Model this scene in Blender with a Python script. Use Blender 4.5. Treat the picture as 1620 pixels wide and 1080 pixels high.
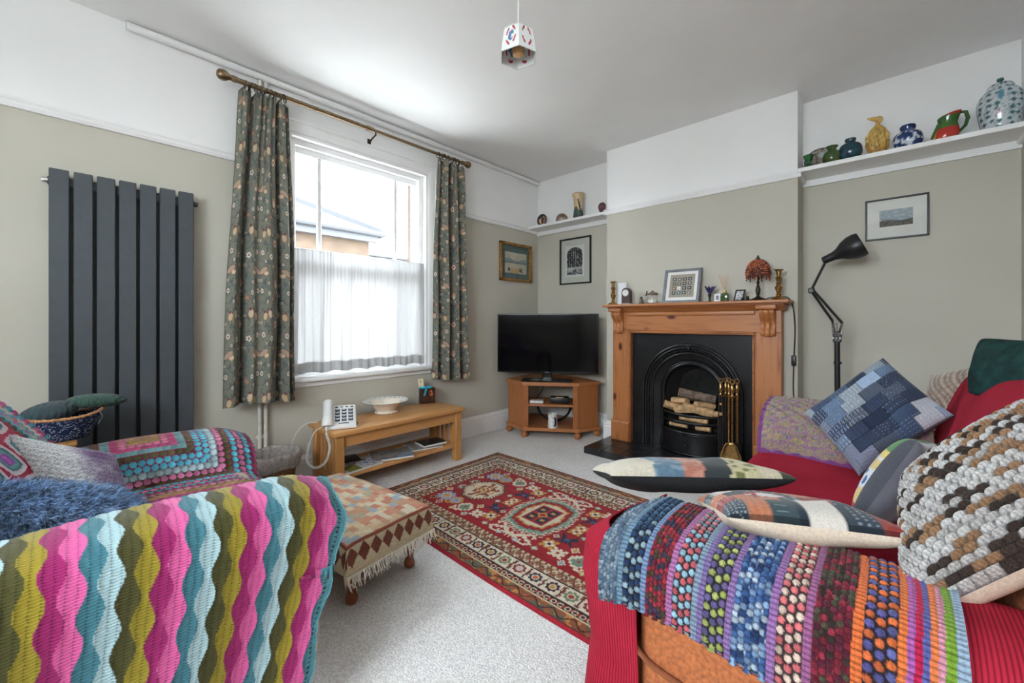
import bpy, bmesh, math, random
import numpy as np
from mathutils import Vector, Matrix

random.seed(7)
for _o in list(bpy.data.objects):
    bpy.data.objects.remove(_o)
SC = bpy.context.scene
COL = SC.collection
PI = math.pi

# ------------------------------------------------------------------ camera, sky, exposure
cam_d = bpy.data.cameras.new('camera')
cam_d.sensor_width = 36.0
cam_d.lens = 646.8 / 1620 * 36.0
cam_d.shift_y = -(540 - 507.84) / 1620
cam_d.clip_start = 0.02
cam = bpy.data.objects.new('camera', cam_d)
cam.location = (2.856, -3.480, 1.061)
cam.rotation_euler = (PI / 2, 0, math.radians(43.01))
COL.objects.link(cam)
SC.camera = cam

W = bpy.data.worlds.new('overcast_sky')
SC.world = W
W.use_nodes = True
bgn = W.node_tree.nodes['Background']
bgn.inputs[0].default_value = (0.87, 0.94, 1.0, 1)
bgn.inputs[1].default_value = 14.0

def portal(name, loc, rot, sx, sy):
    l = bpy.data.lights.new(name, 'AREA')
    l.shape = 'RECTANGLE'
    l.size = sx
    l.size_y = sy
    l.cycles.is_portal = True
    o = bpy.data.objects.new(name, l)
    o.location = loc
    o.rotation_euler = rot
    COL.objects.link(o)
portal('window_daylight_portal', (-0.45, -1.99, 1.45), (0, -PI / 2, 0), 1.7, 1.2)
portal('rear_daylight_portal', (2.39, -5.15, 1.755), (PI / 2, 0, 0), 1.85, 1.1)  # portal at the unseen rear window added for fill light

VS = SC.view_settings
VS.view_transform = 'Standard'
VS.look = 'None'
VS.exposure = 1.1
VS.gamma = 1.0
VS.use_curve_mapping = False
SC.cycles.max_bounces = 10
SC.cycles.diffuse_bounces = 6
SC.cycles.transparent_max_bounces = 12
SC.cycles.sample_clamp_indirect = 6.0
SC.cycles.caustics_reflective = False
SC.cycles.caustics_refractive = False

# ------------------------------------------------------------------ colour helpers
def lin(c):
    if isinstance(c, str):
        c = c.lstrip('#')
        c = tuple(int(c[i:i + 2], 16) / 255 for i in (0, 2, 4))
    elif max(c) > 1.0:
        c = tuple(x / 255 for x in c)
    return tuple(x / 12.92 if x <= 0.04045 else ((x + 0.055) / 1.055) ** 2.4 for x in c)

def linA(a):
    a = np.clip(a, 0, 1)
    return np.where(a <= 0.04045, a / 12.92, ((a + 0.055) / 1.055) ** 2.4)

def rgb(c):
    if isinstance(c, str):
        c = c.lstrip('#')
        return np.array([int(c[i:i + 2], 16) / 255 for i in (0, 2, 4)])
    c = np.array(c, float)
    return c / 255 if c.max() > 1 else c

# ------------------------------------------------------------------ node helper
class NT:
    def __init__(s, m):
        s.t = m.node_tree
        s.n = s.t.nodes
    def new(s, typ, **kw):
        n = s.n.new(typ)
        for k, v in kw.items():
            setattr(n, k, v)
        return n
    def link(s, a, b):
        s.t.links.new(a, b)
    def coords(s, kind='Object', scale=(1, 1, 1), rot=(0, 0, 0)):
        tc = s.new('ShaderNodeTexCoord')
        mp = s.new('ShaderNodeMapping')
        mp.inputs['Scale'].default_value = scale
        mp.inputs['Rotation'].default_value = rot
        s.link(tc.outputs[kind], mp.inputs[0])
        return mp.outputs[0]
    def noise(s, vec, scale=5, detail=3, rough=0.5, dist=0.0):
        n = s.new('ShaderNodeTexNoise')
        n.inputs['Scale'].default_value = scale
        n.inputs['Detail'].default_value = detail
        n.inputs['Roughness'].default_value = rough
        n.inputs['Distortion'].default_value = dist
        if vec is not None:
            s.link(vec, n.inputs['Vector'])
        return n.outputs['Fac']
    def vor(s, vec, scale=5, feature='F1', out='Distance'):
        n = s.new('ShaderNodeTexVoronoi', feature=feature)
        n.inputs['Scale'].default_value = scale
        if vec is not None:
            s.link(vec, n.inputs['Vector'])
        return n.outputs[out]
    def ramp(s, fac, stops, interp='LINEAR'):
        n = s.new('ShaderNodeValToRGB')
        r = n.color_ramp
        r.interpolation = interp
        while len(r.elements) > 1:
            r.elements.remove(r.elements[0])
        for i, (p, c) in enumerate(stops):
            e = r.elements[0] if i == 0 else r.elements.new(p)
            e.position = p
            e.color = (*lin(c), 1)
        s.link(fac, n.inputs[0])
        return n.outputs[0]
    def math(s, op, a, b=None, c=None):
        n = s.new('ShaderNodeMath', operation=op)
        for i, x in enumerate((a, b, c)):
            if x is None:
                continue
            if isinstance(x, (int, float)):
                n.inputs[i].default_value = x
            else:
                s.link(x, n.inputs[i])
        return n.outputs[0]
    def mix(s, fac, a, b, blend='MIX'):
        n = s.new('ShaderNodeMix', data_type='RGBA', blend_type=blend)
        for sock, x in ((n.inputs[0], fac), (n.inputs[6], a), (n.inputs[7], b)):
            if isinstance(x, (int, float)):
                sock.default_value = x
            elif isinstance(x, (tuple, str)):
                sock.default_value = (*lin(x), 1)
            else:
                s.link(x, sock)
        return n.outputs[2]
    def bump(s, h, strength=0.3, dist=0.01):
        n = s.new('ShaderNodeBump')
        n.inputs['Strength'].default_value = strength
        n.inputs['Distance'].default_value = dist
        s.link(h, n.inputs['Height'])
        return n.outputs[0]

MATS = {}
def mat(name, color=None, rough=0.6, metal=0.0, bump=None, var=0.06, vscale=30, coat=0, sheen=0, spec=0.5, alpha=None, trans=0):
    """plain procedural material: colour with slight noise variation and optional noise bump (scale, strength)"""
    if name in MATS:
        return MATS[name]
    m = bpy.data.materials.new(name)
    m.use_nodes = True
    k = NT(m)
    b = m.node_tree.nodes['Principled BSDF']
    c = rgb(color)
    vec = k.coords()
    f = k.noise(vec, vscale, 3)
    lo, hi = tuple(np.clip(c * (1 - var), 0, 1)), tuple(np.clip(c * (1 + var), 0, 1))
    def tup(t): return '#%02x%02x%02x' % tuple(int(round(x * 255)) for x in t)
    k.link(k.ramp(f, [(0.3, tup(lo)), (0.7, tup(hi))]), b.inputs['Base Color'])
    b.inputs['Roughness'].default_value = rough
    b.inputs['Metallic'].default_value = metal
    b.inputs['Specular IOR Level'].default_value = spec
    if coat:
        b.inputs['Coat Weight'].default_value = coat
    if sheen:
        b.inputs['Sheen Weight'].default_value = sheen
    if trans:
        b.inputs['Transmission Weight'].default_value = trans
    if bump:
        k.link(k.bump(k.noise(vec, bump[0], 4), bump[1], 0.004), b.inputs['Normal'])
    MATS[name] = m
    return m

def wood(name, c1, c2, axis='y', scale=1.0, rough=0.45, knots=False, coat=0.1):
    if name in MATS:
        return MATS[name]
    m = bpy.data.materials.new(name)
    m.use_nodes = True
    k = NT(m)
    b = m.node_tree.nodes['Principled BSDF']
    s = {'x': (1.2, 14, 14), 'y': (14, 1.2, 14), 'z': (14, 14, 1.2)}[axis]
    s = tuple(v * scale for v in s)
    vec = k.coords('Object', s)
    n1 = k.noise(vec, 1.6, 5, 0.62, 1.4)
    n2 = k.noise(vec, 9, 3, 0.6, 0.3)
    f = k.math('ADD', k.math('MULTIPLY', n1, 0.75), k.math('MULTIPLY', n2, 0.25))
    c = k.ramp(f, [(0.33, c2), (0.5, c1), (0.62, c1), (0.72, c2)])
    if knots:
        sk = {'x': (1, 2.2, 2.2), 'y': (2.2, 1, 2.2), 'z': (2.2, 2.2, 1)}[axis]
        d = k.vor(k.coords('Object', sk), 3.2)
        kn = k.ramp(d, [(0.0, '#3a1c0c'), (0.06, '#6b3a1c'), (0.10, '#c89a78'), (0.14, '#ffffff'), (1.0, '#ffffff')])
        c = k.mix(1.0, c, kn, 'MULTIPLY')
    k.link(c, b.inputs['Base Color'])
    b.inputs['Roughness'].default_value = rough
    b.inputs['Coat Weight'].default_value = coat
    b.inputs['Coat Roughness'].default_value = 0.3
    k.link(k.bump(n2, 0.08, 0.003), b.inputs['Normal'])
    MATS[name] = m
    return m

def painted(name, rough=0.9, sheen=0.0, bump=None, coat=0.0, spec=0.3, ribs=None, trans=None, var=0.12, vscale=220):
    """cloth / print / glaze whose colours are held by the mesh's own colour attribute"""
    if name in MATS:
        return MATS[name]
    m = bpy.data.materials.new(name)
    m.use_nodes = True
    k = NT(m)
    b = m.node_tree.nodes['Principled BSDF']
    a = k.new('ShaderNodeVertexColor', layer_name='Col')
    vec = k.coords()
    f = k.noise(vec, vscale, 2)
    v = k.ramp(f, [(0.3, (1 - var, 1 - var, 1 - var)), (0.7, (1.0, 1.0, 1.0))])
    k.link(k.mix(1.0, a.outputs[0], v, 'MULTIPLY'), b.inputs['Base Color'])
    b.inputs['Roughness'].default_value = rough
    b.inputs['Specular IOR Level'].default_value = spec
    if sheen:
        b.inputs['Sheen Weight'].default_value = sheen
    if coat:
        b.inputs['Coat Weight'].default_value = coat
        b.inputs['Coat Roughness'].default_value = 0.05
    if bump:
        k.link(k.bump(k.noise(vec, bump[0], 3), bump[1], 0.004), b.inputs['Normal'])
    MATS[name] = m
    return m

def crochet_material(name, pv=0.0055, pu=0.0125, strength=0.5, dark=0.62):
    """yarn colours from the mesh; short stitch bars across the rows from the cloth's own UV (metres)"""
    if name in MATS:
        return MATS[name]
    m = bpy.data.materials.new(name)
    m.use_nodes = True
    k = NT(m)
    b = m.node_tree.nodes['Principled BSDF']
    a = k.new('ShaderNodeVertexColor', layer_name='Col')
    tc = k.new('ShaderNodeTexCoord')
    sp = k.new('ShaderNodeSeparateXYZ')
    k.link(tc.outputs['UV'], sp.inputs[0])
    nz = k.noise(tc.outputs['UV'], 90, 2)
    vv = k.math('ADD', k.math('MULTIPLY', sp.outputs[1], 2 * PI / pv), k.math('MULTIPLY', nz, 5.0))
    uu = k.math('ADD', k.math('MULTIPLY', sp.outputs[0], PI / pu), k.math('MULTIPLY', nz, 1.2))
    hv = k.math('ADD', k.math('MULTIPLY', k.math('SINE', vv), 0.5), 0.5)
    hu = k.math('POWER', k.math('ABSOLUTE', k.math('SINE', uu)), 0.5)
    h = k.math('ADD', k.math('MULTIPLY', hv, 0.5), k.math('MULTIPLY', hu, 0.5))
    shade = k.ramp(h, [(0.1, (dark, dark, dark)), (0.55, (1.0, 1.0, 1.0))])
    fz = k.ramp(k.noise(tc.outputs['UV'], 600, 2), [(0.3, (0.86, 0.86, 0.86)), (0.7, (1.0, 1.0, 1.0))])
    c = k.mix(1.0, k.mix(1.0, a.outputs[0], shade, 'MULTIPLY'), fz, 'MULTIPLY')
    k.link(c, b.inputs['Base Color'])
    b.inputs['Roughness'].default_value = 0.95
    b.inputs['Specular IOR Level'].default_value = 0.15
    b.inputs['Sheen Weight'].default_value = 0.15
    k.link(k.bump(h, strength, 0.003), b.inputs['Normal'])
    MATS[name] = m
    return m

# ------------------------------------------------------------------ object helpers
OFF = {}
def tag(o, label=None, cat=None, group=None, kind=None):
    if label: o['label'] = label
    if cat: o['category'] = cat
    if group: o['group'] = group
    if kind: o['kind'] = kind
    return o

def thing(name, label, cat, loc, rz=0.0, group=None):
    o = bpy.data.objects.new(name, None)
    o.empty_display_size = 0.05
    o.location = loc
    o.rotation_euler = (0, 0, rz)
    COL.objects.link(o)
    OFF[o] = Vector(loc) if rz == 0 else Vector((0, 0, 0))
    return tag(o, label, cat, group)

def finish(name, me, m, parent=None, smooth=40):
    o = bpy.data.objects.new(name, me)
    if m is not None:
        me.materials.append(m)
    COL.objects.link(o)
    if smooth:
        me.shade_smooth()
        if smooth < 180:
            me.set_sharp_from_angle(angle=math.radians(smooth))
    n = len(me.vertices)
    co = np.empty(n * 3)
    me.vertices.foreach_get('co', co)
    co = co.reshape(-1, 3)
    if parent is not None:
        off = OFF.get(parent, Vector((0, 0, 0)))
        OFF[o] = off
        o.parent = parent
        co = co - np.array(off)
    else:
        lo, hi = co.min(0), co.max(0)
        off = np.array([(lo[0] + hi[0]) / 2, (lo[1] + hi[1]) / 2, lo[2]])
        co = co - off
        o.location = off
        OFF[o] = Vector(off)
    me.vertices.foreach_set('co', co.ravel())
    me.update()
    return o

class MB:
    def __init__(s):
        s.v, s.f, s.M = [], [], Matrix.Identity(4)
    def add(s, vs, fs):
        b = len(s.v)
        s.v += [tuple(s.M @ Vector(p)) for p in vs]
        s.f += [tuple(i + b for i in f) for f in fs]
        return s
    def at(s, loc=(0, 0, 0), rot=(0, 0, 0)):
        s.M = Matrix.Translation(loc) @ (Matrix.Rotation(rot[2], 4, 'Z') @ Matrix.Rotation(rot[1], 4, 'Y') @ Matrix.Rotation(rot[0], 4, 'X'))
        return s
    def box(s, x0, x1, y0, y1, z0, z1, bev=0.0, seg=1):
        bm = bmesh.new()
        bmesh.ops.create_cube(bm, size=1)
        for v in bm.verts:
            v.co = Vector(((x0 + x1) / 2 + v.co.x * (x1 - x0), (y0 + y1) / 2 + v.co.y * (y1 - y0), (z0 + z1) / 2 + v.co.z * (z1 - z0)))
        if bev:
            bmesh.ops.bevel(bm, geom=bm.edges[:], offset=bev, segments=seg, affect='EDGES', profile=0.5)
        bm.verts.index_update()
        s.add([v.co[:] for v in bm.verts], [[v.index for v in f.verts] for f in bm.faces])
        bm.free()
        return s
    def tube(s, path, r, n=8, cap=True, closed=False, flat=1.0):
        P = [Vector(p) for p in path]
        m = len(P)
        R = [r] * m if isinstance(r, (int, float)) else list(r)
        vs, fs = [], []
        up = None
        for i, p in enumerate(P):
            if closed:
                d = P[(i + 1) % m] - P[i - 1]
            else:
                d = P[min(i + 1, m - 1)] - P[max(i - 1, 0)]
            d = d.normalized() if d.length > 1e-9 else Vector((0, 0, 1))
            if up is None:
                up = Vector((0, 0, 1)) if abs(d.z) < 0.9 else Vector((1, 0, 0))
            a = up - d * up.dot(d)
            a = a.normalized() if a.length > 1e-6 else d.orthogonal().normalized()
            up = a
            b = d.cross(a)
            for j in range(n):
                t = 2 * PI * j / n
                vs.append(p + (a * math.cos(t) + b * math.sin(t) * flat) * R[i])
        for i in range(m if closed else m - 1):
            i2 = (i + 1) % m
            for j in range(n):
                fs.append((i * n + j, i * n + (j + 1) % n, i2 * n + (j + 1) % n, i2 * n + j))
        if cap and not closed:
            fs.append(tuple(range(n))[::-1])
            fs.append(tuple(range((m - 1) * n, m * n)))
        return s.add(vs, fs)
    def lathe(s, prof, c=(0, 0, 0), n=24, sx=1.0, sy=1.0, rip=None):
        vs, fs = [], []
        m = len(prof)
        for i, (r, z) in enumerate(prof):
            for j in range(n):
                t = 2 * PI * j / n
                k = 1.0 if rip is None else 1 + rip[1] * math.cos(rip[0] * t) * (rip[2](i / (m - 1)) if len(rip) > 2 else 1)
                vs.append((c[0] + r * k * sx * math.cos(t), c[1] + r * k * sy * math.sin(t), c[2] + z))
        for i in range(m - 1):
            for j in range(n):
                fs.append((i * n + j, i * n + (j + 1) % n, (i + 1) * n + (j + 1) % n, (i + 1) * n + j))
        if prof[0][0] > 1e-4: fs.append(tuple(range(n))[::-1])
        if prof[-1][0] > 1e-4: fs.append(tuple(range((m - 1) * n, m * n)))
        return s.add(vs, fs)
    def prism(s, poly, axis, a0, a1):
        """poly: 2-D points; axis x: poly=(y,z), y: poly=(x,z), z: poly=(x,y)"""
        n = len(poly)
        def p3(q, a):
            return {'x': (a, q[0], q[1]), 'y': (q[0], a, q[1]), 'z': (q[0], q[1], a)}[axis]
        vs = [p3(q, a0) for q in poly] + [p3(q, a1) for q in poly]
        fs = [tuple(range(n))[::-1], tuple(range(n, 2 * n))] + [(i, (i + 1) % n, n + (i + 1) % n, n + i) for i in range(n)]
        return s.add(vs, fs)
    def ell(s, c, r, n=16, m=10):
        prof = [(max(math.sin(PI * i / m), 1e-5), -math.cos(PI * i / m)) for i in range(m + 1)]
        vs, fs = [], []
        for i, (rr, z) in enumerate(prof):
            for j in range(n):
                t = 2 * PI * j / n
                vs.append((c[0] + r[0] * rr * math.cos(t), c[1] + r[1] * rr * math.sin(t), c[2] + r[2] * z))
        for i in range(m):
            for j in range(n):
                fs.append((i * n + j, i * n + (j + 1) % n, (i + 1) * n + (j + 1) % n, (i + 1) * n + j))
        return s.add(vs, fs)
    def build(s, name, m, parent=None, smooth=40):
        me = bpy.data.meshes.new(name)
        me.from_pydata(s.v, [], s.f)
        bm = bmesh.new()
        bm.from_mesh(me)
        bmesh.ops.recalc_face_normals(bm, faces=bm.faces[:])
        bm.to_mesh(me)
        bm.free()
        return finish(name, me, m, parent, smooth)

def struct(o, kind='structure'):
    o['kind'] = kind
    return o

def setcol(me, col):
    ca = me.color_attributes.new('Col', 'FLOAT_COLOR', 'POINT')
    c = np.ones((len(me.vertices), 4), np.float32)
    c[:, :3] = linA(col.reshape(-1, 3))
    ca.data.foreach_set('color', c.ravel())

def sheet(name, P, col, m, parent=None, thick=0.0, smooth=180, wrap=False, uv=None):
    """P: (nv,nu,3) grid of points -> quad mesh with colour attribute"""
    if thick and not wrap and P.shape[0] * P.shape[1] > 20000:
        # dense cloth: turn its border in by the cloth's thickness
        Q = P - normals(P) * thick
        P = np.pad(P, ((1, 1), (1, 1), (0, 0)), mode='edge')
        P[0, 1:-1], P[-1, 1:-1], P[1:-1, 0], P[1:-1, -1] = Q[0], Q[-1], Q[:, 0], Q[:, -1]
        P[0, 0], P[0, -1], P[-1, 0], P[-1, -1] = Q[0, 0], Q[0, -1], Q[-1, 0], Q[-1, -1]
        col = None if col is None else np.pad(col, ((1, 1), (1, 1), (0, 0)), mode='edge')
        uv = None if uv is None else np.pad(uv, ((1, 1), (1, 1), (0, 0)), mode='edge')
        thick = 0.0
    nv, nu = P.shape[:2]
    i = np.arange((nv - 1) * (nu if wrap else nu - 1))
    w = nu if wrap else nu - 1
    r, c = i // w, i % w
    c2 = (c + 1) % nu
    F = np.stack([r * nu + c, r * nu + c2, (r + 1) * nu + c2, (r + 1) * nu + c], 1)
    me = bpy.data.meshes.new(name)
    me.vertices.add(nv * nu)
    me.vertices.foreach_set('co', P.reshape(-1).astype(np.float32))
    me.loops.add(F.size)
    me.loops.foreach_set('vertex_index', F.ravel().astype(np.int32))
    me.polygons.add(len(F))
    me.polygons.foreach_set('loop_start', (np.arange(len(F)) * 4).astype(np.int32))
    me.update(calc_edges=True)
    me.validate()
    if col is not None:
        setcol(me, col)
    if uv is not None:
        ul = me.uv_layers.new(name='UVMap')
        ul.data.foreach_set('uv', uv.reshape(-1, 2)[F.ravel()].astype(np.float32).ravel())
    o = finish(name, me, m, parent, smooth)
    if thick:
        md = o.modifiers.new('thickness', 'SOLIDIFY')
        md.thickness = thick
        md.offset = -1
    return o

def normals(P):
    du = np.gradient(P, axis=1)
    dv = np.gradient(P, axis=0)
    n = np.cross(du, dv)
    return n / (np.linalg.norm(n, axis=2, keepdims=True) + 1e-12)

def smooth_path(pts, n):
    """Catmull-Rom through pts, resampled to n points of even arc length"""
    P = np.array(pts, float)
    Q = np.vstack([2 * P[0] - P[1], P, 2 * P[-1] - P[-2]])
    out = []
    for i in range(1, len(Q) - 2):
        t = np.linspace(0, 1, 24, endpoint=False)[:, None]
        a, b, c, d = Q[i - 1], Q[i], Q[i + 1], Q[i + 2]
        out.append(0.5 * ((2 * b) + (-a + c) * t + (2 * a - 5 * b + 4 * c - d) * t ** 2 + (-a + 3 * b - 3 * c + d) * t ** 3))
    out.append(P[-1][None])
    out = np.vstack(out)
    L = np.concatenate([[0], np.cumsum(np.linalg.norm(np.diff(out, axis=0), axis=1))])
    s = np.linspace(0, L[-1], n)
    return np.stack([np.interp(s, L, out[:, k]) for k in range(P.shape[1])], 1), L[-1]

def h2(i, j=0, seed=0):
    v = np.sin(np.asarray(i) * 127.1 + np.asarray(j) * 311.7 + seed * 74.7) * 43758.5453
    return v - np.floor(v)

def vn(x, y, seed=0):
    xi, yi = np.floor(x), np.floor(y)
    fx, fy = x - xi, y - yi
    fx, fy = fx * fx * (3 - 2 * fx), fy * fy * (3 - 2 * fy)
    a, b = h2(xi, yi, seed), h2(xi + 1, yi, seed)
    c, d = h2(xi, yi + 1, seed), h2(xi + 1, yi + 1, seed)
    return (a * (1 - fx) + b * fx) * (1 - fy) + (c * (1 - fx) + d * fx) * fy

def pick(pal, t):
    pal = np.array([rgb(p) for p in pal])
    return pal[np.clip((t * len(pal)).astype(int), 0, len(pal) - 1)]

def put(col, mask, c):
    col[mask] = rgb(c)

def plane_print(name, o, eu, ev, nu, nv, fn, m, parent):
    """flat printed sheet: o corner, eu / ev edge vectors"""
    U, V = np.meshgrid(np.linspace(0, 1, nu), np.linspace(0, 1, nv))
    P = np.array(o)[None, None] + U[..., None] * np.array(eu) + V[..., None] * np.array(ev)
    return sheet(name, P, fn(U, V), m, parent, smooth=0)

# ------------------------------------------------------------------ shared materials
H = 2.58
ZR = 2.009
XR = 3.36
YB = -0.2246
YF = -5.0

def wall_material():
    m = bpy.data.materials.new('two_tone_wall_paint')
    m.use_nodes = True
    k = NT(m)
    b = m.node_tree.nodes['Principled BSDF']
    g = k.new('ShaderNodeNewGeometry')
    sx = k.new('ShaderNodeSeparateXYZ')
    k.link(g.outputs['Position'], sx.inputs[0])
    up = k.math('GREATER_THAN', sx.outputs[2], ZR + 0.012)
    n = k.noise(k.coords('Object'), 2.2, 4)
    beige = k.ramp(n, [(0.3, (188, 184, 172)), (0.7, (193, 189, 177))])
    white = k.ramp(n, [(0.3, (236, 236, 236)), (0.7, (242, 242, 242))])
    k.link(k.mix(up, beige, white), b.inputs['Base Color'])
    b.inputs['Roughness'].default_value = 0.75
    b.inputs['Specular IOR Level'].default_value = 0.25
    k.link(k.bump(k.noise(k.coords('Object'), 160, 2), 0.05, 0.002), b.inputs['Normal'])
    return m
M_WALL = wall_material()
M_WHITE = mat('white_gloss_paint', (236, 236, 236), 0.35, var=0.01, vscale=6)
M_CEIL = mat('ceiling_paint', (244, 244, 244), 0.85, var=0.012, vscale=2)
M_BLACK = mat('black_satin_metal', (22, 22, 24), 0.4, var=0.1)
M_BRASS = mat('aged_brass', (178, 142, 90), 0.28, 1.0, var=0.15, vscale=60)
M_ABRASS = mat('antique_brass', (138, 118, 92), 0.35, 1.0, var=0.1, vscale=40)
M_GLASS = None
def thin_glass():
    m = bpy.data.materials.new('thin_clear_glass')
    m.use_nodes = True
    k = NT(m)
    for n in list(k.n):
        k.n.remove(n)
    out = k.new('ShaderNodeOutputMaterial')
    tr = k.new('ShaderNodeBsdfTransparent')
    tr.inputs[0].default_value = (0.97, 0.98, 0.98, 1)
    gl = k.new('ShaderNodeBsdfGlossy')
    gl.inputs['Roughness'].default_value = 0.01
    lw = k.new('ShaderNodeLayerWeight')
    fr = k.math('ADD', k.math('MULTIPLY', k.math('POWER', lw.outputs['Facing'], 5.0), 0.9), 0.03)
    mx = k.new('ShaderNodeMixShader')
    k.link(fr, mx.inputs[0])
    k.link(tr.outputs[0], mx.inputs[1])
    k.link(gl.outputs[0], mx.inputs[2])
    k.link(mx.outputs[0], out.inputs[0])
    return m
M_GLASS = thin_glass()
M_OAK = wood('light_oak', '#c59058', '#b07a44', 'y', 1.0, 0.4)
M_OAKZ = wood('light_oak_upright', '#bd8850', '#a8743f', 'z', 1.0, 0.4)
M_OAKX = wood('light_oak_cross', '#bd8850', '#a8743f', 'x', 1.0, 0.4)
M_PINEX = wood('waxed_pine_rail', '#ae6f3f', '#7e4523', 'x', 0.8, 0.42, True)
M_PINEZ = wood('waxed_pine_jamb', '#ae6f3f', '#7e4523', 'z', 0.8, 0.42, True)
M_CHERRY = wood('cherry_cabinet', '#a8693c', '#94582f', 'z', 1.0, 0.42)
M_CHERRYX = wood('cherry_cabinet_board', '#ab6d3e', '#985c32', 'x', 0.8, 0.42)
M_LEGW = mat('turned_mahogany', (120, 62, 30), 0.3, var=0.2, vscale=25, coat=0.4)

def carpet_material():
    m = bpy.data.materials.new('grey_loop_carpet')
    m.use_nodes = True
    k = NT(m)
    b = m.node_tree.nodes['Principled BSDF']
    vec = k.coords('Object', (1, 1, 1), (0, 0, 0.3))
    d = k.vor(vec, 165)
    cell = k.vor(vec, 165, 'F1', 'Color')
    sep = k.new('ShaderNodeSeparateXYZ')
    k.link(cell, sep.inputs[0])
    base = k.ramp(sep.outputs[0], [(0.0, (218, 217, 216)), (0.5, (230, 229, 228)), (1.0, (242, 241, 240))])
    dark = k.ramp(d, [(0.25, (255, 255, 255)), (0.75, (232, 232, 232))])
    big = k.ramp(k.noise(vec, 3, 3), [(0.3, (244, 244, 244)), (0.7, (255, 255, 255))])
    c = k.mix(1.0, k.mix(1.0, base, dark, 'MULTIPLY'), big, 'MULTIPLY')
    k.link(c, b.inputs['Base Color'])
    b.inputs['Roughness'].default_value = 0.95
    b.inputs['Specular IOR Level'].default_value = 0.1
    inv = k.math('SUBTRACT', 1.0, d)
    k.link(k.bump(inv, 0.55, 0.005), b.inputs['Normal'])
    return m

# ------------------------------------------------------------------ room shell
T = 0.14
struct(MB().box(-0.4, XR + 0.3, YF - 0.3, 0.3, -0.12, 0.0).build('floor', carpet_material(), smooth=0))
struct(MB().box(-0.4, XR + 0.3, YF - 0.3, 0.3, H, H + 0.12).build('ceiling', M_CEIL, smooth=0))
# window opening in the left wall
WY0, WY1, WZ0, WZ1 = -2.535, -1.45, 0.66, 2.295
w = MB()
w.box(-T, 0, YF - 0.12, WY0, 0, H)
w.box(-T, 0, WY1, 0.14, 0, H)
w.box(-T, 0, WY0, WY1, 0, WZ0)
w.box(-T, 0, WY0, WY1, WZ1, H)
struct(w.build('wall_left', M_WALL, smooth=0))
struct(MB().box(0, XR + T, 0.0, 0.14, 0, H).build('wall_back', M_WALL, smooth=0))
struct(MB().box(XR, XR + T, YF - 0.12, 0.0, 0, H).build('wall_right', M_WALL, smooth=0))
# chimney breast with hearth opening
BX0, BX1 = 0.98, 2.395
w = MB()
w.box(BX0, 1.36, YB, 0, 0, H)
w.box(2.06, BX1, YB, 0, 0, H)
w.box(1.36, 2.06, YB, 0, 0.90, H)
struct(w.build('wall_chimney', M_WALL, smooth=0))
# rear wall; wide high unseen window added to light the near furniture
RX0, RX1, RZ0, RZ1 = 1.5, 3.28, 1.24, 2.27
w = MB()
w.box(0, RX0, YF - 0.12, YF, 0, H)
w.box(RX1, XR, YF - 0.12, YF, 0, H)
w.box(RX0, RX1, YF - 0.12, YF, RZ1, H)
w.box(RX0, RX1, YF - 0.12, YF, 0, RZ0)
struct(w.build('wall_rear', M_WALL, smooth=0))
fr = MB()
for a in (RX0, (RX0 + RX1) / 2 - 0.06, RX1 - 0.08):
    fr.box(a, a + (0.08 if a != (RX0 + RX1) / 2 - 0.06 else 0.12), YF - 0.1, YF - 0.03, RZ0, RZ1, 0.005)
fr.box(RX0, RX1, YF - 0.1, YF - 0.03, RZ1 - 0.08, RZ1, 0.005)
fr.box(RX0, RX1, YF - 0.1, YF - 0.03, RZ0, RZ0 + 0.06, 0.005)
d2 = struct(fr.build('window_added_for_light', M_WHITE))
MB().box(RX0 + 0.08, RX1 - 0.08, YF - 0.068, YF - 0.062, RZ0 + 0.06, RZ1 - 0.08).build('pane', M_GLASS, d2)

# skirting boards, picture rails
SK = [(0, 0), (0.022, 0), (0.022, 0.125), (0.016, 0.135), (0.018, 0.15), (0.010, 0.165), (0.008, 0.174), (0, 0.176)]
def skirt_x(name, y0, y1, xw=0.0, s=1):
    return struct(MB().prism([(xw + s * a, b) for a, b in SK], 'y', y0, y1).build(name, M_WHITE, smooth=30))
def skirt_y(name, x0, x1, yw=0.0):
    return struct(MB().prism([(yw - a, b) for a, b in SK], 'x', x0, x1).build(name, M_WHITE, smooth=30))
skirt_x('baseboard_left', YF, 0.0)
skirt_y('baseboard_alcove_left', 0.0, BX0)
skirt_y('baseboard_alcove_right', BX1, XR)
struct(MB().prism([(BX0 - a, b) for a, b in SK], 'y', YB - 0.02, 0).build('baseboard_chimney_left', M_WHITE, smooth=30))
skirt_y('baseboard_breast_left', BX0 - 0.02, 1.075, YB)
skirt_y('baseboard_breast_right', 2.32, BX1 + 0.02, YB)
skirt_x('baseboard_right', YF, 0.0, XR, -1)
RL = [(0, -0.002), (0.014, -0.002), (0.02, 0.012), (0.016, 0.024), (0.022, 0.034), (0.02, 0.046), (0, 0.05)]
struct(MB().prism([(a, ZR + b) for a, b in RL], 'y', YF, WY0 - 0.07).prism([(a, ZR + b) for a, b in RL], 'y', WY1 + 0.07, 0).build('trim_1', M_WHITE, smooth=30))
struct(MB().prism([(YB - a, ZR + b) for a, b in RL], 'x', BX0 - 0.02, BX1 + 0.02).prism([(BX0 - a, ZR + b) for a, b in RL], 'y', YB, 0).prism([(BX1 + a, ZR + b) for a, b in RL], 'y', YB, 0).build('trim_2', M_WHITE, smooth=30))
struct(MB().prism([(-a, ZR + b) for a, b in RL], 'x', 0, BX0).build('trim_3', M_WHITE, smooth=30))
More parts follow.
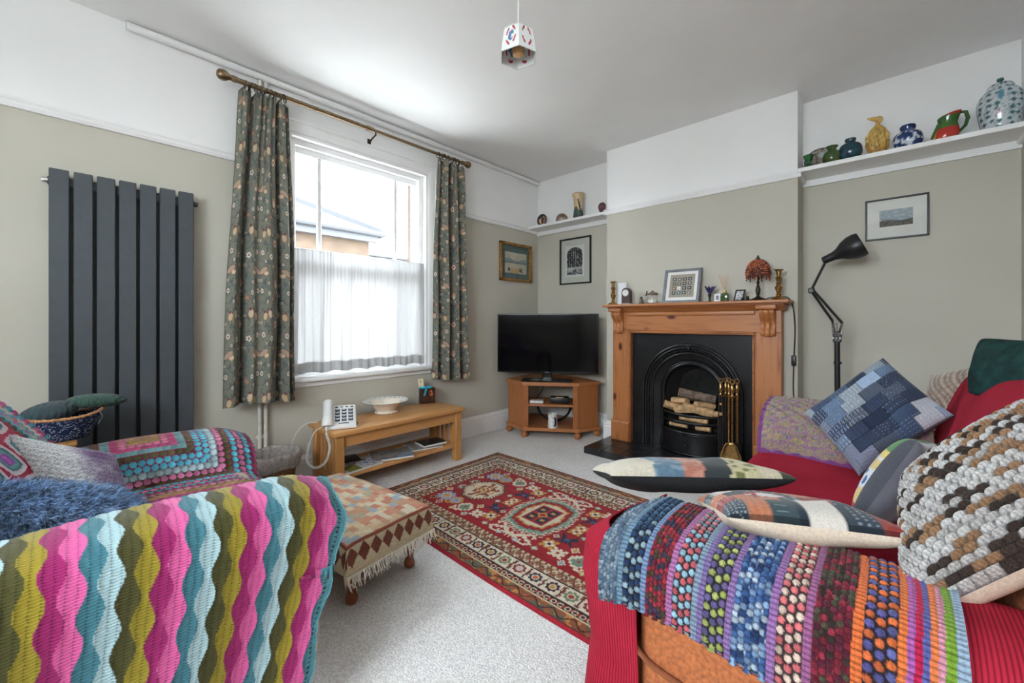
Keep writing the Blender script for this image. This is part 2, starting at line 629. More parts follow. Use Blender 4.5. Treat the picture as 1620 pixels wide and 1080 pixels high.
struct(MB().prism([(-a, ZR + b) for a, b in RL], 'x', BX1, XR).prism([(XR - a, ZR + b) for a, b in RL], 'y', YF, 0).build('trim_4', M_WHITE, smooth=30))
# boxed pipe run under the ceiling on the window wall
struct(MB().tube([(0.03, y, 2.552) for y in (-3.3, -2.6, -1.8, -1.0, -0.02)], 0.02, 10).build('trim_5', M_WHITE))

# ------------------------------------------------------------------ sash window
win = struct(MB().box(-0.02, 0.0, WY0, WY1, WZ0, WZ0 + 0.01).build('window_1', M_WHITE, smooth=0))
a = MB()
AW = 0.075
def arch_prof(o, s):   # architrave profile as (offset, x)
    return [(o, 0.0), (o, 0.022), (o + s * 0.012, 0.026), (o + s * 0.02, 0.018), (o + s * (AW - 0.02), 0.016), (o + s * AW, 0.008), (o + s * AW, 0.0)]
a.prism([(x, y) for y, x in arch_prof(WY1 + AW, -1)], 'z', WZ0, WZ1 + AW)
a.prism([(x, y) for y, x in arch_prof(WY0 - AW, 1)], 'z', WZ0, WZ1 + AW)
a.prism([(x, z) for z, x in arch_prof(WZ1 + AW, -1)], 'y', WY0 - AW, WY1 + AW)
a.build('architrave', M_WHITE, win, 30)
a = MB()
a.box(-0.13, 0, WY1 - 0.022, WY1, WZ0, WZ1).box(-0.13, 0, WY0, WY0 + 0.022, WZ0, WZ1).box(-0.13, 0, WY0 + 0.022, WY1 - 0.022, WZ1 - 0.022, WZ1)
a.build('lining', M_WHITE, win, 30)
a = MB()
for x0, x1, e in ((-0.068, -0.05, 0.036), (-0.16, -0.0682, 0.03)):
    a.box(x0, x1, WY1 - 0.022 - e, WY1 - 0.022, WZ0, WZ1 - 0.022).box(x0, x1, WY0 + 0.022, WY0 + 0.022 + e, WZ0, WZ1 - 0.022).box(x0, x1, WY0 + 0.022 + e, WY1 - 0.022 - e, WZ1 - 0.022 - e, WZ1 - 0.022)
a.build('box_frame', M_WHITE, win, 30)
GY0, GY1, GZ1 = -2.455, -1.528, 2.205
def sash(name, x0, x1, z0, z1, top, bot):
    s = MB()
    s.box(x0, x1, GY1, GY1 + 0.03, z0 - bot, z1 + top, 0.003).box(x0, x1, GY0 - 0.03, GY0, z0 - bot, z1 + top, 0.003)
    s.box(x0, x1, GY0, GY1, z1, z1 + top, 0.003).box(x0, x1, GY0, GY1, z0 - bot, z0, 0.003)
    o = s.build(name, M_WHITE, win, 30)
    for y in (-2.293, -1.69):
        MB().box(x0 + 0.008, x1 - 0.008, y - 0.014, y + 0.014, z0, z1, 0.004).build('glazing_bar', M_WHITE, o, 30)
    for y0, y1 in ((GY0, -2.307), (-2.279, -1.704), (-1.676, GY1)):
        MB().box((x0 + x1) / 2 - 0.002, (x0 + x1) / 2 + 0.002, y0, y1, z0, z1).build('pane', M_GLASS, o, 0)
sash('upper_sash', -0.145, -0.105, 1.47, GZ1, 0.05, 0.04)
sash('lower_sash', -0.105, -0.068, 0.76, 1.45, 0.04, 0.07)
MB().box(-0.14, 0.055, WY0 - 0.04, WY1 + 0.03, WZ0 + 0.002, WZ0 + 0.03, 0.008, 2).build('window_sill', M_WHITE, win)
MB().box(0.0, 0.012, WY0 - 0.03, WY1 + 0.02, WZ0 - 0.035, WZ0 + 0.002, 0.003).build('apron', M_WHITE, win)

# outer brick leaf and neighbour's house
def brick_material():
    m = bpy.data.materials.new('weathered_stock_brick')
    m.use_nodes = True
    k = NT(m)
    b = m.node_tree.nodes['Principled BSDF']
    tc = k.new('ShaderNodeTexCoord')
    sp = k.new('ShaderNodeSeparateXYZ')
    k.link(tc.outputs['Object'], sp.inputs[0])
    cb = k.new('ShaderNodeCombineXYZ')
    k.link(k.math('ADD', sp.outputs[1], sp.outputs[0]), cb.inputs[0])
    k.link(sp.outputs[2], cb.inputs[1])
    br = k.new('ShaderNodeTexBrick')
    br.inputs['Scale'].default_value = 1.0
    br.inputs['Brick Width'].default_value = 0.225
    br.inputs['Row Height'].default_value = 0.075
    br.inputs['Mortar Size'].default_value = 0.006
    br.inputs['Color1'].default_value = (*lin((78, 62, 47)), 1)
    br.inputs['Color2'].default_value = (*lin((64, 50, 38)), 1)
    br.inputs['Mortar'].default_value = (*lin((72, 64, 57)), 1)
    k.link(cb.outputs[0], br.inputs[0])
    n = k.ramp(k.noise(tc.outputs['Object'], 3, 4), [(0.3, (200, 190, 180)), (0.7, (255, 255, 255))])
    k.link(k.mix(1.0, br.outputs[0], n, 'MULTIPLY'), b.inputs['Base Color'])
    b.inputs['Roughness'].default_value = 0.9
    k.link(k.bump(br.outputs[1], -0.4, 0.01), b.inputs['Normal'])
    return m
M_BRICK = brick_material()
def slate_material():
    m = bpy.data.materials.new('grey_slate_courses')
    m.use_nodes = True
    k = NT(m)
    b = m.node_tree.nodes['Principled BSDF']
    tc = k.new('ShaderNodeTexCoord')
    sp = k.new('ShaderNodeSeparateXYZ')
    k.link(tc.outputs['Object'], sp.inputs[0])
    cb = k.new('ShaderNodeCombineXYZ')
    k.link(sp.outputs[1], cb.inputs[0])
    k.link(sp.outputs[2], cb.inputs[1])
    br = k.new('ShaderNodeTexBrick')
    br.inputs['Scale'].default_value = 1.0
    br.inputs['Brick Width'].default_value = 0.3
    br.inputs['Row Height'].default_value = 0.11
    br.inputs['Mortar Size'].default_value = 0.008
    br.inputs['Color1'].default_value = (*lin((41, 43, 47)), 1)
    br.inputs['Color2'].default_value = (*lin((36, 38, 42)), 1)
    br.inputs['Mortar'].default_value = (*lin((34, 36, 40)), 1)
    k.link(cb.outputs[0], br.inputs[0])
    k.link(br.outputs[0], b.inputs['Base Color'])
    b.inputs['Roughness'].default_value = 0.7
    return m
M_SLATE = slate_material()
w = MB()
w.box(-0.36, -T - 0.005, YF, GY0 - 0.055, -0.3, H).box(-0.36, -T - 0.005, -1.42, 0.2, -0.3, H)
w.box(-0.36, -T - 0.005, GY0 - 0.055, -1.42, -0.3, 0.6).box(-0.36, -T - 0.005, GY0 - 0.055, -1.42, 2.3, H)
struct(w.build('wall_outer', M_BRICK, smooth=0))
struct(MB().box(-40, 40, -40, 30, -0.6, -0.4).build('ground_outside', mat('pale_paving', (208, 206, 202), 0.85), smooth=0))

nh = thing('neighbour_house', 'pale brick house with hipped slate roof seen through the window', 'house', (-8, -3, -0.4))
MB().box(-10, -6, -9.0, 1.17, -0.4, 3.05).build('wall', M_BRICK, nh, 0)
e = 0.22
r = MB()
r.add([(-6 + e, -9.5, 3.1), (-6 + e, 1.17 + e, 3.1), (-10 - e, 1.17 + e, 3.1), (-10 - e, -9.5, 3.1), (-8, -9.5, 4.12), (-8, -0.05, 4.12)],
      [(0, 1, 5, 4), (1, 2, 5), (2, 3, 4, 5), (0, 4, 3), (0, 3, 2, 1)])
rf = r.build('roof', M_SLATE, nh, 0)
M_LEAD = mat('grey_ridge_tile', (42, 44, 48), 0.7)
hp = MB()
A_, B_ = Vector((-6 + e, 1.17 + e, 3.12)), Vector((-8, -0.05, 4.15))
hp.tube([A_.lerp(B_, t) for t in np.linspace(0, 1, 9)], 0.1, 6)
hp.tube([(-8, -0.05, 4.15), (-8, -9.5, 4.15)], 0.1, 6)
hp.build('hip_tiles', M_LEAD, rf)
MB().tube([(-5.74, -9.5, 3.05), (-5.74, 1.42, 3.05)], 0.06, 8).tube([(-5.74, 1.42, 3.05), (-9.9, 1.42, 3.05)], 0.06, 8).build('gutter', mat('grey_gutter', (38, 40, 44), 0.6), nh)
MB().box(-5.93, -5.8, -9.0, 1.3, 2.86, 3.02).build('fascia', mat('grey_fascia', (46, 48, 52), 0.6), nh, 0)
lr = thing('neighbour_outbuilding', 'low slate roof of a further building beyond the brick house', 'house', (-11, 7, -0.4))
MB().box(-12, -10.5, 1.9, 12, -0.4, 3.35).build('wall', M_BRICK, lr, 0)
MB().prism([(-10.3, 3.32), (-10.3, 3.38), (-12, 3.72), (-13.5, 3.38), (-13.5, 3.32)], 'y', 1.7, 12).build('roof', M_SLATE, lr, 0)

# ------------------------------------------------------------------ heating pipes beside the window
for i, (y, lb) in enumerate(((-2.705, 'white painted heating pipe nearer the radiator running behind the floral curtain'), (-2.672, 'white painted heating pipe nearer the window running behind the floral curtain'))):
    p = MB().tube([(0.026, y, 0.0), (0.026, y, 1.3), (0.026, y, 2.53)], 0.0105, 10)
    for z in (0.35, 2.45):
        p.box(0.0, 0.03, y - 0.014, y + 0.014, z - 0.01, z + 0.01, 0.002)
    tag(p.build('heating_pipe', mat('cream_pipe_paint', (214, 210, 202), 0.45)), lb, 'pipe', 'heating pipes')

# ------------------------------------------------------------------ alcove shelves
def shelf(lb, x0, x1, yd):
    t = thing('wall_shelf', lb, 'shelf', ((x0 + x1) / 2, yd / 2, 2.03))
    MB().box(x0, x1, yd, -0.0, 2.032, 2.06, 0.003).build('board', M_WHITE, t, 0)
    MB().box(x0, x1, -0.02, 0, 1.99, 2.032).build('batten', M_WHITE, t, 0)
shelf('short white shelf in the alcove above the television', 0.0, BX0 - 0.001, -0.19)
shelf('long white shelf with a row of pottery above the floor lamp', BX1 + 0.001, XR, -0.25)

# ------------------------------------------------------------------ radiator
M_ANTH = mat('anthracite_powder_coat', (66, 72, 78), 0.5, var=0.03)
rad = thing('radiator', 'tall anthracite vertical radiator with seven flat panels', 'radiator', (0.06, -3.297, 0.15))
pan_me = None
for i in range(7):
    y0 = -3.557 + i * 0.0763
    if pan_me is None:
        o = MB().box(0.062, 0.082, y0, y0 + 0.063, 0.15, 1.753, 0.003).build('panel', M_ANTH, rad)
        pan_me, pz = o.data, y0
    else:
        o = bpy.data.objects.new('panel', pan_me)
        COL.objects.link(o)
        o.parent = rad
        o.location = (0, y0 - pz, 0)
        OFF[o] = OFF[rad]
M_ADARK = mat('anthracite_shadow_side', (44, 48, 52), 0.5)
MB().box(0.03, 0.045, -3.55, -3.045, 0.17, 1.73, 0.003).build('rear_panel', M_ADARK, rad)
for z in (0.2, 1.70):
    MB().box(0.044, 0.063, -3.562, -3.032, z - 0.02, z + 0.02, 0.004).build('header', M_ANTH, rad)
for y, s in ((-3.565, 1), (-3.029, 1)):
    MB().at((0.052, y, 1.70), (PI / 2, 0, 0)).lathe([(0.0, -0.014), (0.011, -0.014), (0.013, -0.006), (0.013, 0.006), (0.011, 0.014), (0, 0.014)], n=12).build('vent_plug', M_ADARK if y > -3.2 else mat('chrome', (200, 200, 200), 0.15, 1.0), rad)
for y in (-3.5, -3.09):
    MB().box(0.0, 0.03, y - 0.015, y + 0.015, 1.55, 1.6).build('wall_bracket', M_ADARK, rad)

# ------------------------------------------------------------------ curtain pole, rings, curtains
pole = thing('curtain_pole', 'antique brass curtain pole with ball finials above the window', 'curtain pole', (0.1, -2.0, 2.44))
PZ = 2.445
MB().tube([(0.1, -2.86, PZ), (0.1, -2.0, PZ)], 0.0145, 12).tube([(0.1, -2.03, PZ), (0.1, -1.16, PZ)], 0.012, 12).build('rod', M_ABRASS, pole)
MB().tube([(0.1, -2.05, PZ), (0.1, -2.0, PZ)], 0.018, 12).build('joint_collar', M_ABRASS, pole)
for y, s in ((-2.85, -1), (-1.16, 1)):
    f = MB().at((0.1, y, PZ), (-PI / 2 * s, 0, 0)).lathe([(0.0, -0.01), (0.017, -0.01), (0.018, 0.012), (0.015, 0.016), (0.016, 0.028), (0.024, 0.038), (0.03, 0.052), (0.031, 0.062), (0.026, 0.078), (0.015, 0.087), (0, 0.089)], n=20)
    f.build('finial', M_ABRASS, pole)
for y in (-2.78, -1.98, -1.2):
    MB().tube([(0.1, y, PZ - 0.012), (0.1, y, PZ - 0.03), (0.05, y, PZ - 0.04), (0.0, y, PZ - 0.06)], 0.006, 8).box(0.0, 0.006, y - 0.014, y + 0.014, PZ - 0.09, PZ - 0.03, 0.002).build('bracket', mat('dark_bronze', (62, 52, 42), 0.4, 0.8), pole)
M_RING = mat('dark_brass_ring', (84, 72, 58), 0.35, 0.9)
def ring_at(y, tilt):
    R_ = 0.022
    pts = []
    for j in range(14):
        t = 2 * PI * j / 14
        pts.append((0.1 + R_ * math.cos(t), y + math.sin(tilt) * R_ * math.sin(t), PZ - 0.008 + R_ * math.sin(t)))
    b = MB().tube(pts, 0.003, 6, closed=True)
    b.tube([(0.1, y, PZ - 0.03), (0.1, y, PZ - 0.05)], 0.0018, 5)
    b.build('ring', M_RING, pole)
for i in range(9):
    ring_at(-2.80 + i * 0.027 + 0.006 * math.sin(i * 3), 0.35 * math.sin(i * 2.1))
for i in range(7):
    ring_at(-1.42 + i * 0.035 + 0.01 * math.sin(i * 2), 0.3 * math.sin(i * 1.7))

def floral(S, V):
    """generic printed flowers, leaves and buds on a grey-green ground; S,V metres on the cloth"""
    col = np.empty(S.shape + (3,))
    g1, g2 = rgb((122, 121, 110)), rgb((108, 110, 101))
    n = vn(S * 70, V * 70, 3)
    col[:] = g1 + (g2 - g1) * n[..., None]
    PW, PH = 0.29, 0.40
    x = np.abs((S / PW) % 1.0 - 0.5) * PW
    y = (V / PH) % 1.0 * PH
    # dense scrolling foliage: many small leaves and thin stems
    w1 = np.sin(60 * x + 9 * np.sin(38 * y) + 2) + np.sin(70 * y + 7 * np.sin(52 * x))
    col[np.abs(w1) < 0.16] = rgb((134, 126, 104))
    rl = random.Random(12)
    lc = [(98, 114, 112), (130, 128, 106), (90, 102, 104), (140, 128, 108), (108, 122, 114), (92, 94, 86)]
    for q in range(120):
        cx, cy, a_ = rl.uniform(0, 0.15), rl.uniform(0, 0.40), rl.uniform(0, PI)
        ln, wd = rl.uniform(0.010, 0.022), rl.uniform(0.0035, 0.006)
        dx, dy = x - cx, (y - cy + PH / 2) % PH - PH / 2
        u_, v_ = dx * math.cos(a_) + dy * math.sin(a_), -dx * math.sin(a_) + dy * math.cos(a_)
        m_ = ((u_ / ln) ** 2 + ((v_ + 0.15 * ln * (u_ / ln) ** 2) / wd) ** 2) < 1
        col[m_] = rgb(lc[q % 6])
        col[m_ & (np.abs(v_) < 0.0009)] = rgb((70, 84, 84))
    # leaf fan on the axis
    for a_ in np.linspace(-0.1, 1.0, 6):
        dx, dy = x * math.cos(a_) - (y - 0.30) * math.sin(a_), x * math.sin(a_) + (y - 0.30) * math.cos(a_)
        col[((dx / 0.007) ** 2 + ((dy + 0.03) / 0.034) ** 2) < 1] = rgb((80, 98, 102))
    def flower(cx, cy, r, pet, cen, k=5):
        dx, dy = x - cx, y - cy
        rr = np.hypot(dx, dy)
        th = np.arctan2(dy, dx)
        col[rr < r * 1.12 * (0.78 + 0.3 * np.abs(np.cos(k / 2 * th)))] = rgb((84, 84, 78))
        col[rr < r * (0.72 + 0.3 * np.abs(np.cos(k / 2 * th)))] = rgb(pet)
        col[rr < r * 0.34] = rgb(cen)
    def bud(cx, cy, rx, ry, c, a_=0.0):
        dx, dy = x - cx, y - cy
        u = dx * math.cos(a_) + dy * math.sin(a_)
        v = -dx * math.sin(a_) + dy * math.cos(a_)
        q = (u / rx) ** 2 + (v / ry) ** 2
        col[q < 1.35] = rgb((92, 78, 66))
        col[q < 1] = rgb(c)
    bud(0.115, 0.115, 0.034, 0.013, (172, 146, 126), 0.5)
    bud(0.092, 0.128, 0.017, 0.010, (206, 178, 150), 0.2)
    flower(0.048, 0.045, 0.0155, (214, 200, 184), (84, 60, 58))
    flower(0.118, 0.028, 0.014, (210, 194, 178), (84, 60, 58))
    flower(0.0, 0.375, 0.020, (216, 188, 164), (128, 70, 66), 6)
    bud(0.0, 0.175, 0.017, 0.024, (216, 196, 174))
    bud(0.012, 0.166, 0.006, 0.018, (190, 140, 118), -0.4)
    bud(0.062, 0.325, 0.017, 0.021, (198, 176, 148), 0.3)
    bud(0.058, 0.303, 0.008, 0.006, (132, 60, 66), 0.2)
    bud(0.104, 0.338, 0.014, 0.019, (198, 168, 134), -0.4)
    bud(0.108, 0.316, 0.007, 0.006, (128, 60, 66), 0.0)
    flower(0.128, 0.215, 0.013, (206, 190, 172), (90, 70, 60))
    flower(0.07, 0.225, 0.011, (200, 188, 170), (90, 70, 60))
    bud(0.04, 0.25, 0.013, 0.009, (176, 132, 108), 0.7)
    for fx_, fy_, fr_ in ((0.028, 0.09, 0.008), (0.095, 0.07, 0.008), (0.03, 0.335, 0.007), (0.085, 0.265, 0.009), (0.135, 0.37, 0.008), (0.015, 0.215, 0.007), (0.075, 0.175, 0.009), (0.135, 0.165, 0.008)):
        flower(fx_, fy_, fr_, (196, 182, 164), (120, 84, 76))
    return col
M_CURT = painted('printed_cotton_curtain', 0.85, 0.15, (900, 0.1), var=0.1, vscale=400)
def curtain(lb, yt0, yt1, yb0, yb1, folds, seed, xo):
    nu, nv = 260, 540
    s, v = np.meshgrid(np.linspace(0, 1, nu), np.linspace(0, 1, nv))
    WID, LEN = 0.80, 1.83
    ph = np.zeros_like(s)
    for c, wd, am in folds:
        ph += 1.25 * am * np.exp(-((s - c) / wd) ** 2)
    k = 1 - 0.35 * v
    rip = 0.012 * np.sin(2 * PI * s * 9 + seed) * np.clip(1 - v * 2.4, 0, 1) + 0.006 * np.sin(2 * PI * s * 3.3 + 2 * v + seed)
    x = xo + ph * (0.55 + 0.6 * v) + rip
    yy = (yt0 + (yt1 - yt0) * s) * (1 - v ** 0.8) + (yb0 + (yb1 - yb0) * s) * v ** 0.8 + 0.006 * np.sin(7 * v + 5 * s + seed)
    z = 2.40 - LEN * v - 0.012 * np.cos(2 * PI * s * 8) * np.clip(1 - v * 12, 0, 1)
    z = z + 0.012 * v * np.sin(4 * s + seed)
    P = np.stack([x, yy, z], -1)
    col = floral((s * WID + 0.05 * seed) / 1.22, (v * LEN + 0.07) / 1.22)
    o = sheet('curtain', P, col, M_CURT, None, 0.004)
    tag(o, lb, 'curtain', 'floral window curtains')
curtain('wide grey-green floral curtain hanging between radiator and window', -2.83, -2.565, -2.915, -2.525,
        [(0.10, 0.05, 0.035), (0.24, 0.03, -0.05), (0.34, 0.06, 0.03), (0.55, 0.14, 0.045), (0.76, 0.03, -0.045), (0.86, 0.05, 0.045), (0.94, 0.02, -0.03)], 0.0, 0.10)
curtain('narrower grey-green floral curtain hanging on the television side of the window', -1.445, -1.155, -1.49, -1.085,
        [(0.08, 0.05, 0.03), (0.2, 0.03, -0.04), (0.34, 0.07, 0.05), (0.5, 0.03, -0.04), (0.64, 0.06, 0.045), (0.78, 0.03, -0.035), (0.9, 0.05, 0.04)], 1.7, 0.10)

# half-height net curtain
def net_material():
    m = bpy.data.materials.new('white_voile')
    m.use_nodes = True
    k = NT(m)
    b = m.node_tree.nodes['Principled BSDF']
    out = [n for n in k.n if n.type == 'OUTPUT_MATERIAL'][0]
    b.inputs['Base Color'].default_value = (0.9, 0.9, 0.9, 1)
    b.inputs['Roughness'].default_value = 0.9
    tl = k.new('ShaderNodeBsdfTranslucent')
    tl.inputs[0].default_value = (0.17, 0.171, 0.173, 1)
    tp = k.new('ShaderNodeBsdfTransparent')
    m1 = k.new('ShaderNodeMixShader')
    m1.inputs[0].default_value = 0.55
    k.link(b.outputs[0], m1.inputs[1])
    k.link(tl.outputs[0], m1.inputs[2])
    m2 = k.new('ShaderNodeMixShader')
    w_ = k.noise(k.coords('Object', (300, 300, 300)), 1.0, 1)
    k.link(k.math('MULTIPLY', w_, 0.03), m2.inputs[0])
    k.link(m1.outputs[0], m2.inputs[1])
    k.link(tp.outputs[0], m2.inputs[2])
    k.link(m2.outputs[0], out.inputs[0])
    return m
nu, nv = 260, 60
s, v = np.meshgrid(np.linspace(0, 1, nu), np.linspace(0, 1, nv))
yy = -2.50 + 1.03 * s
x = -0.035 + 0.006 * np.sin(2 * PI * s * 17 + 2 * np.sin(9 * s)) * (0.5 + 0.6 * v) + 0.003 * np.sin(2 * PI * s * 41 + 3 * np.sin(5 * s)) * (1 - 0.6 * v) + 0.008 * np.sin(2 * PI * s * 6 + 3 * v)
z = 1.545 - (0.835 + 0.006 * np.sin(40 * s)) * v
net = thing('net_curtain', 'sheer white half-height net curtain across the lower window', 'net curtain', (-0.035, -1.98, 0.71))
M_NET = net_material()
sheet('voile', np.stack([x, yy, z], -1), None, M_NET, net)
hm = s[-14:], v[-14:]
sheet('hem', np.stack([x[-6:] + 0.002, yy[-6:], z[-6:]], -1), None, M_NET, net)
MB().tube([(-0.035, -2.52, 1.545), (-0.035, -1.452, 1.545)], 0.003, 6).build('curtain_wire', M_WHITE, net)

# ------------------------------------------------------------------ fireplace surround
M_PINEX2, M_PINEZ2 = M_PINEX, M_PINEZ
fp = thing('fireplace_surround', 'waxed pine mantelpiece with scrolled corbels around the black fireplace', 'mantelpiece', (1.70, -0.3, 0.05))
FB = YB - 0.002
MB().box(1.045, 2.375, -0.42, FB, 1.178, 1.20, 0.006, 2).build('mantel_shelf', M_PINEX, fp)
mo = MB()
for x0, x1, d in ((1.08, 2.34, 0),):
    mo.prism([(FB, 1.135), (-0.325, 1.135), (-0.335, 1.145), (-0.345, 1.15), (-0.36, 1.165), (-0.385, 1.172), (-0.385, 1.178), (FB, 1.178)], 'x', x0, x1)
mo.build('bed_moulding', M_PINEX, fp, 30)
MB().box(1.085, 2.318, -0.305, FB, 0.985, 1.135, 0.003).build('frieze', M_PINEX, fp)
MB().box(1.235, 2.165, -0.32, -0.29, 1.105, 1.135, 0.006, 2).build('upper_bead', M_PINEX, fp)
for x0, x1 in ((1.085, 1.235), (2.167, 2.318)):
    MB().box(x0, x1, -0.305, FB, 0.05, 0.986, 0.003).build('jamb', M_PINEZ, fp)
    MB().box(x0 - 0.008, x1 + 0.004, -0.325, FB, 0.05, 0.205, 0.004).prism([(FB, 0.203), (-0.325, 0.203), (-0.318, 0.214), (-0.305, 0.218), (FB, 0.218)], 'x', x0 - 0.008, x1 + 0.004).build('plinth_block', M_PINEZ, fp, 30)
t = MB()
for o_, y_ in ((0.0, -0.298), (0.012, -0.312)):
    t.box(1.228 + o_, 1.246 + o_ * 0.4, y_, FB, 0.05, 0.985, 0.004).box(2.154 - o_ * 0.4, 2.172 - o_, y_, FB, 0.05, 0.985, 0.004)
    t.box(1.228, 2.172, y_, FB, 0.968 - o_ * 0.4, 0.988 - o_, 0.004)
t.build('inner_moulding', M_PINEX, fp)
def corbel(x0, x1):
    side, _ = smooth_path([(-0.30, 0.955), (-0.325, 0.958), (-0.335, 0.985), (-0.322, 1.02), (-0.327, 1.055), (-0.355, 1.09), (-0.372, 1.12), (-0.365, 1.14)], 26)
    nx = 25
    us = np.linspace(0, 1, nx)
    P = np.zeros((26, nx, 3))
    for j, u in enumerate(us):
        fl = 0.007 * abs(math.sin(3 * PI * u)) ** 0.6 - 0.004
        ed = 1.0 if 0 < j < nx - 1 else 0.0
        P[:, j, 0] = x0 + (x1 - x0) * u
        P[:, j, 1] = np.where(ed > 0, side[:, 0] - fl, FB)
        P[:, j, 2] = side[:, 1] + (0.012 * (2 * u - 1) ** 2 * np.linspace(1, 0, 26))
    o = sheet('corbel', P, None, M_PINEZ, fp, smooth=50)
    MB().box(x0 - 0.012, x1 + 0.012, -0.392, FB, 1.14, 1.17, 0.006, 2).build('corbel_cap', M_PINEX, fp)
corbel(1.098, 1.192)
corbel(2.196, 2.290)

# ------------------------------------------------------------------ hearth of black tiles
M_TILE = mat('black_hearth_tile', (30, 31, 34), 0.28, var=0.15, vscale=12, bump=(30, 0.05))
he = MB().box(1.03, 2.43, -0.672, YB - 0.003, 0.0, 0.040).build('hearth', mat('black_grout', (20, 20, 21), 0.8))
struct(he)
tm = None
for i in range(9):
    for j in range(3):
        x0, y0 = 1.032 + i * 0.1555, -0.670 + j * 0.148
        if tm is None:
            o = MB().box(x0, x0 + 0.1525, y0, y0 + 0.145, 0.038, 0.052, 0.002).build('tile', M_TILE, he)
            tm, tx, ty = o.data, x0, y0
        else:
            o = bpy.data.objects.new('tile', tm)
            COL.objects.link(o)
            o.parent = he
            o.location = (x0 - tx, y0 - ty, 0)
for i in range(9):
    x0 = 1.032 + i * 0.1555
    MB().box(x0, x0 + 0.1525, -0.678, -0.670, 0.004, 0.05, 0.002).build('edge_tile', M_TILE, he)

# ------------------------------------------------------------------ cast iron insert
M_IRON = mat('blackleaded_iron', (23, 24, 26), 0.33, 0.2, var=0.12, vscale=25, bump=(120, 0.08))
M_SOOT = mat('sooty_firebrick', (24, 23, 22), 0.95, var=0.4, vscale=14, bump=(20, 0.5))
CX, CZ = 1.712, 0.51
ins = thing('cast_iron_fireplace', 'black arched cast iron fireplace insert with open grate', 'fireplace', (CX, -0.25, 0.05))
IY = -0.268
def arch_pts(rx, rz, n=33, z0=0.052):
    a_ = [(CX - rx, z0)]
    for i in range(n):
        t = PI - PI * i / (n - 1)
        a_.append((CX + rx * math.cos(t), CZ + rz * math.sin(t)))
    a_.append((CX + rx, z0))
    return a_
pl = MB()
inner = arch_pts(0.372, 0.372)
ox0, ox1, oz1 = 1.24, 2.16, 0.975
outer = []
for (x, z) in inner:
    if z <= CZ + 1e-6:
        outer.append((ox0 if x < CX else ox1, z))
    else:
        t = math.atan2(z - CZ, x - CX)
        k = min(((ox1 - CX) if math.cos(t) > 0 else (CX - ox0)) / max(abs(math.cos(t)), 1e-6), (oz1 - CZ) / max(math.sin(t), 1e-6))
        outer.append((CX + k * math.cos(t), CZ + k * math.sin(t)))
n = len(inner)
vs = [(x, IY, z) for x, z in inner] + [(x, IY, z) for x, z in outer] + [(x, YB, z) for x, z in inner]
fs = [(i, i + 1, n + i + 1, n + i) for i in range(n - 1)] + [(i, 2 * n + i, 2 * n + i + 1, i + 1) for i in range(n - 1)]
pl.add(vs, fs)
for cx_, sx_ in ((ox0, 1), (ox1, -1)):   # fill the two corner wedges
    pl.add([(cx_, IY + 0.001, oz1), (cx_ + sx_ * 0.3, IY + 0.001, oz1), (cx_, IY + 0.001, CZ + 0.1), (cx_ + sx_ * 0.18, IY + 0.001, CZ + 0.33)], [(0, 1, 3, 2)])
pl.build('face_plate', M_IRON, ins, 25)
def arch_tube(rx, rz, y, r, name, nseg=8, z0=0.055):
    MB().tube([(x, y, z) for x, z in arch_pts(rx, rz, 41, z0)], r, nseg).build(name, M_IRON, ins)
arch_tube(0.366, 0.370, -0.272, 0.012, 'outer_moulding')
arch_tube(0.345, 0.349, -0.266, 0.010, 'outer_moulding')
arch_tube(0.300, 0.304, -0.250, 0.009, 'inner_moulding')
bd = MB()
ap, _ = smooth_path([(x, z) for x, z in arch_pts(0.323, 0.327, 41)], 110)
for i, (x, z) in enumerate(ap):
    bd.ell((x, -0.262, z), (0.0085, 0.0085, 0.0085), 6, 4)
o = bd.build('rope_moulding', M_IRON, ins)
o['kind'] = 'stuff'
# keystone leaf
kl = MB()
for a_ in np.linspace(-1.1, 1.1, 7):
    kl.ell((CX + 0.016 * math.sin(a_), -0.278, CZ + 0.353 + 0.016 * math.cos(a_)), (0.008, 0.008, 0.011), 8, 6)
kl.ell((CX, -0.280, CZ + 0.345), (0.014, 0.012, 0.022), 10, 6)
kl.build('keystone_leaf', M_IRON, ins)
# splayed inner arch from the outer ring back to the firebox
a1, a2 = arch_pts(0.352, 0.356), arch_pts(0.222, 0.222)
sp = MB()
n = len(a1)
sp.add([(x, -0.255, z) for x, z in a1] + [(x, -0.200, z) for x, z in a2], [(i, i + 1, n + i + 1, n + i) for i in range(n - 1)])
sp.build('splayed_surround', M_IRON, ins, 60)
MB().tube([(x, -0.212, z) for x, z in arch_pts(0.222, 0.222, 41)], 0.014, 8).build('fire_opening_moulding', M_IRON, ins)
MB().tube([(x, -0.222, z) for x, z in arch_pts(0.238, 0.238, 41)], 0.006, 8).build('fire_opening_bead', M_IRON, ins)
fbx = MB()
a3 = arch_pts(0.155, 0.165)
fbx.add([(x, -0.200, z) for x, z in a2] + [(x, -0.035, z) for x, z in a3], [(i, i + 1, n + i + 1, n + i) for i in range(n - 1)])
fbx.add([(x, -0.035, z) for x, z in a3], [tuple(range(n))])
fbx.build('firebox', M_SOOT, ins, 60)
MB().box(1.49, 1.934, -0.21, -0.035, 0.23, 0.25).build('grate_floor', M_SOOT, ins)
def bow(z, r, depth=0.085, x0=1.505, x1=1.935, flat=1.0, name='grate_bar', bld=None):
    pts = [(x0 + (x1 - x0) * t, -0.262 - depth * math.sin(PI * t) ** 0.8, z) for t in np.linspace(0, 1, 19)]
    b = bld or MB()
    b.tube(pts, r, 8, flat=flat)
    return b if bld else b.build(name, M_IRON, ins)
bow(0.352, 0.010)
bow(0.345, 0.006)
bow(0.298, 0.010)
bow(0.290, 0.006)
bow(0.222, 0.012, 0.095)
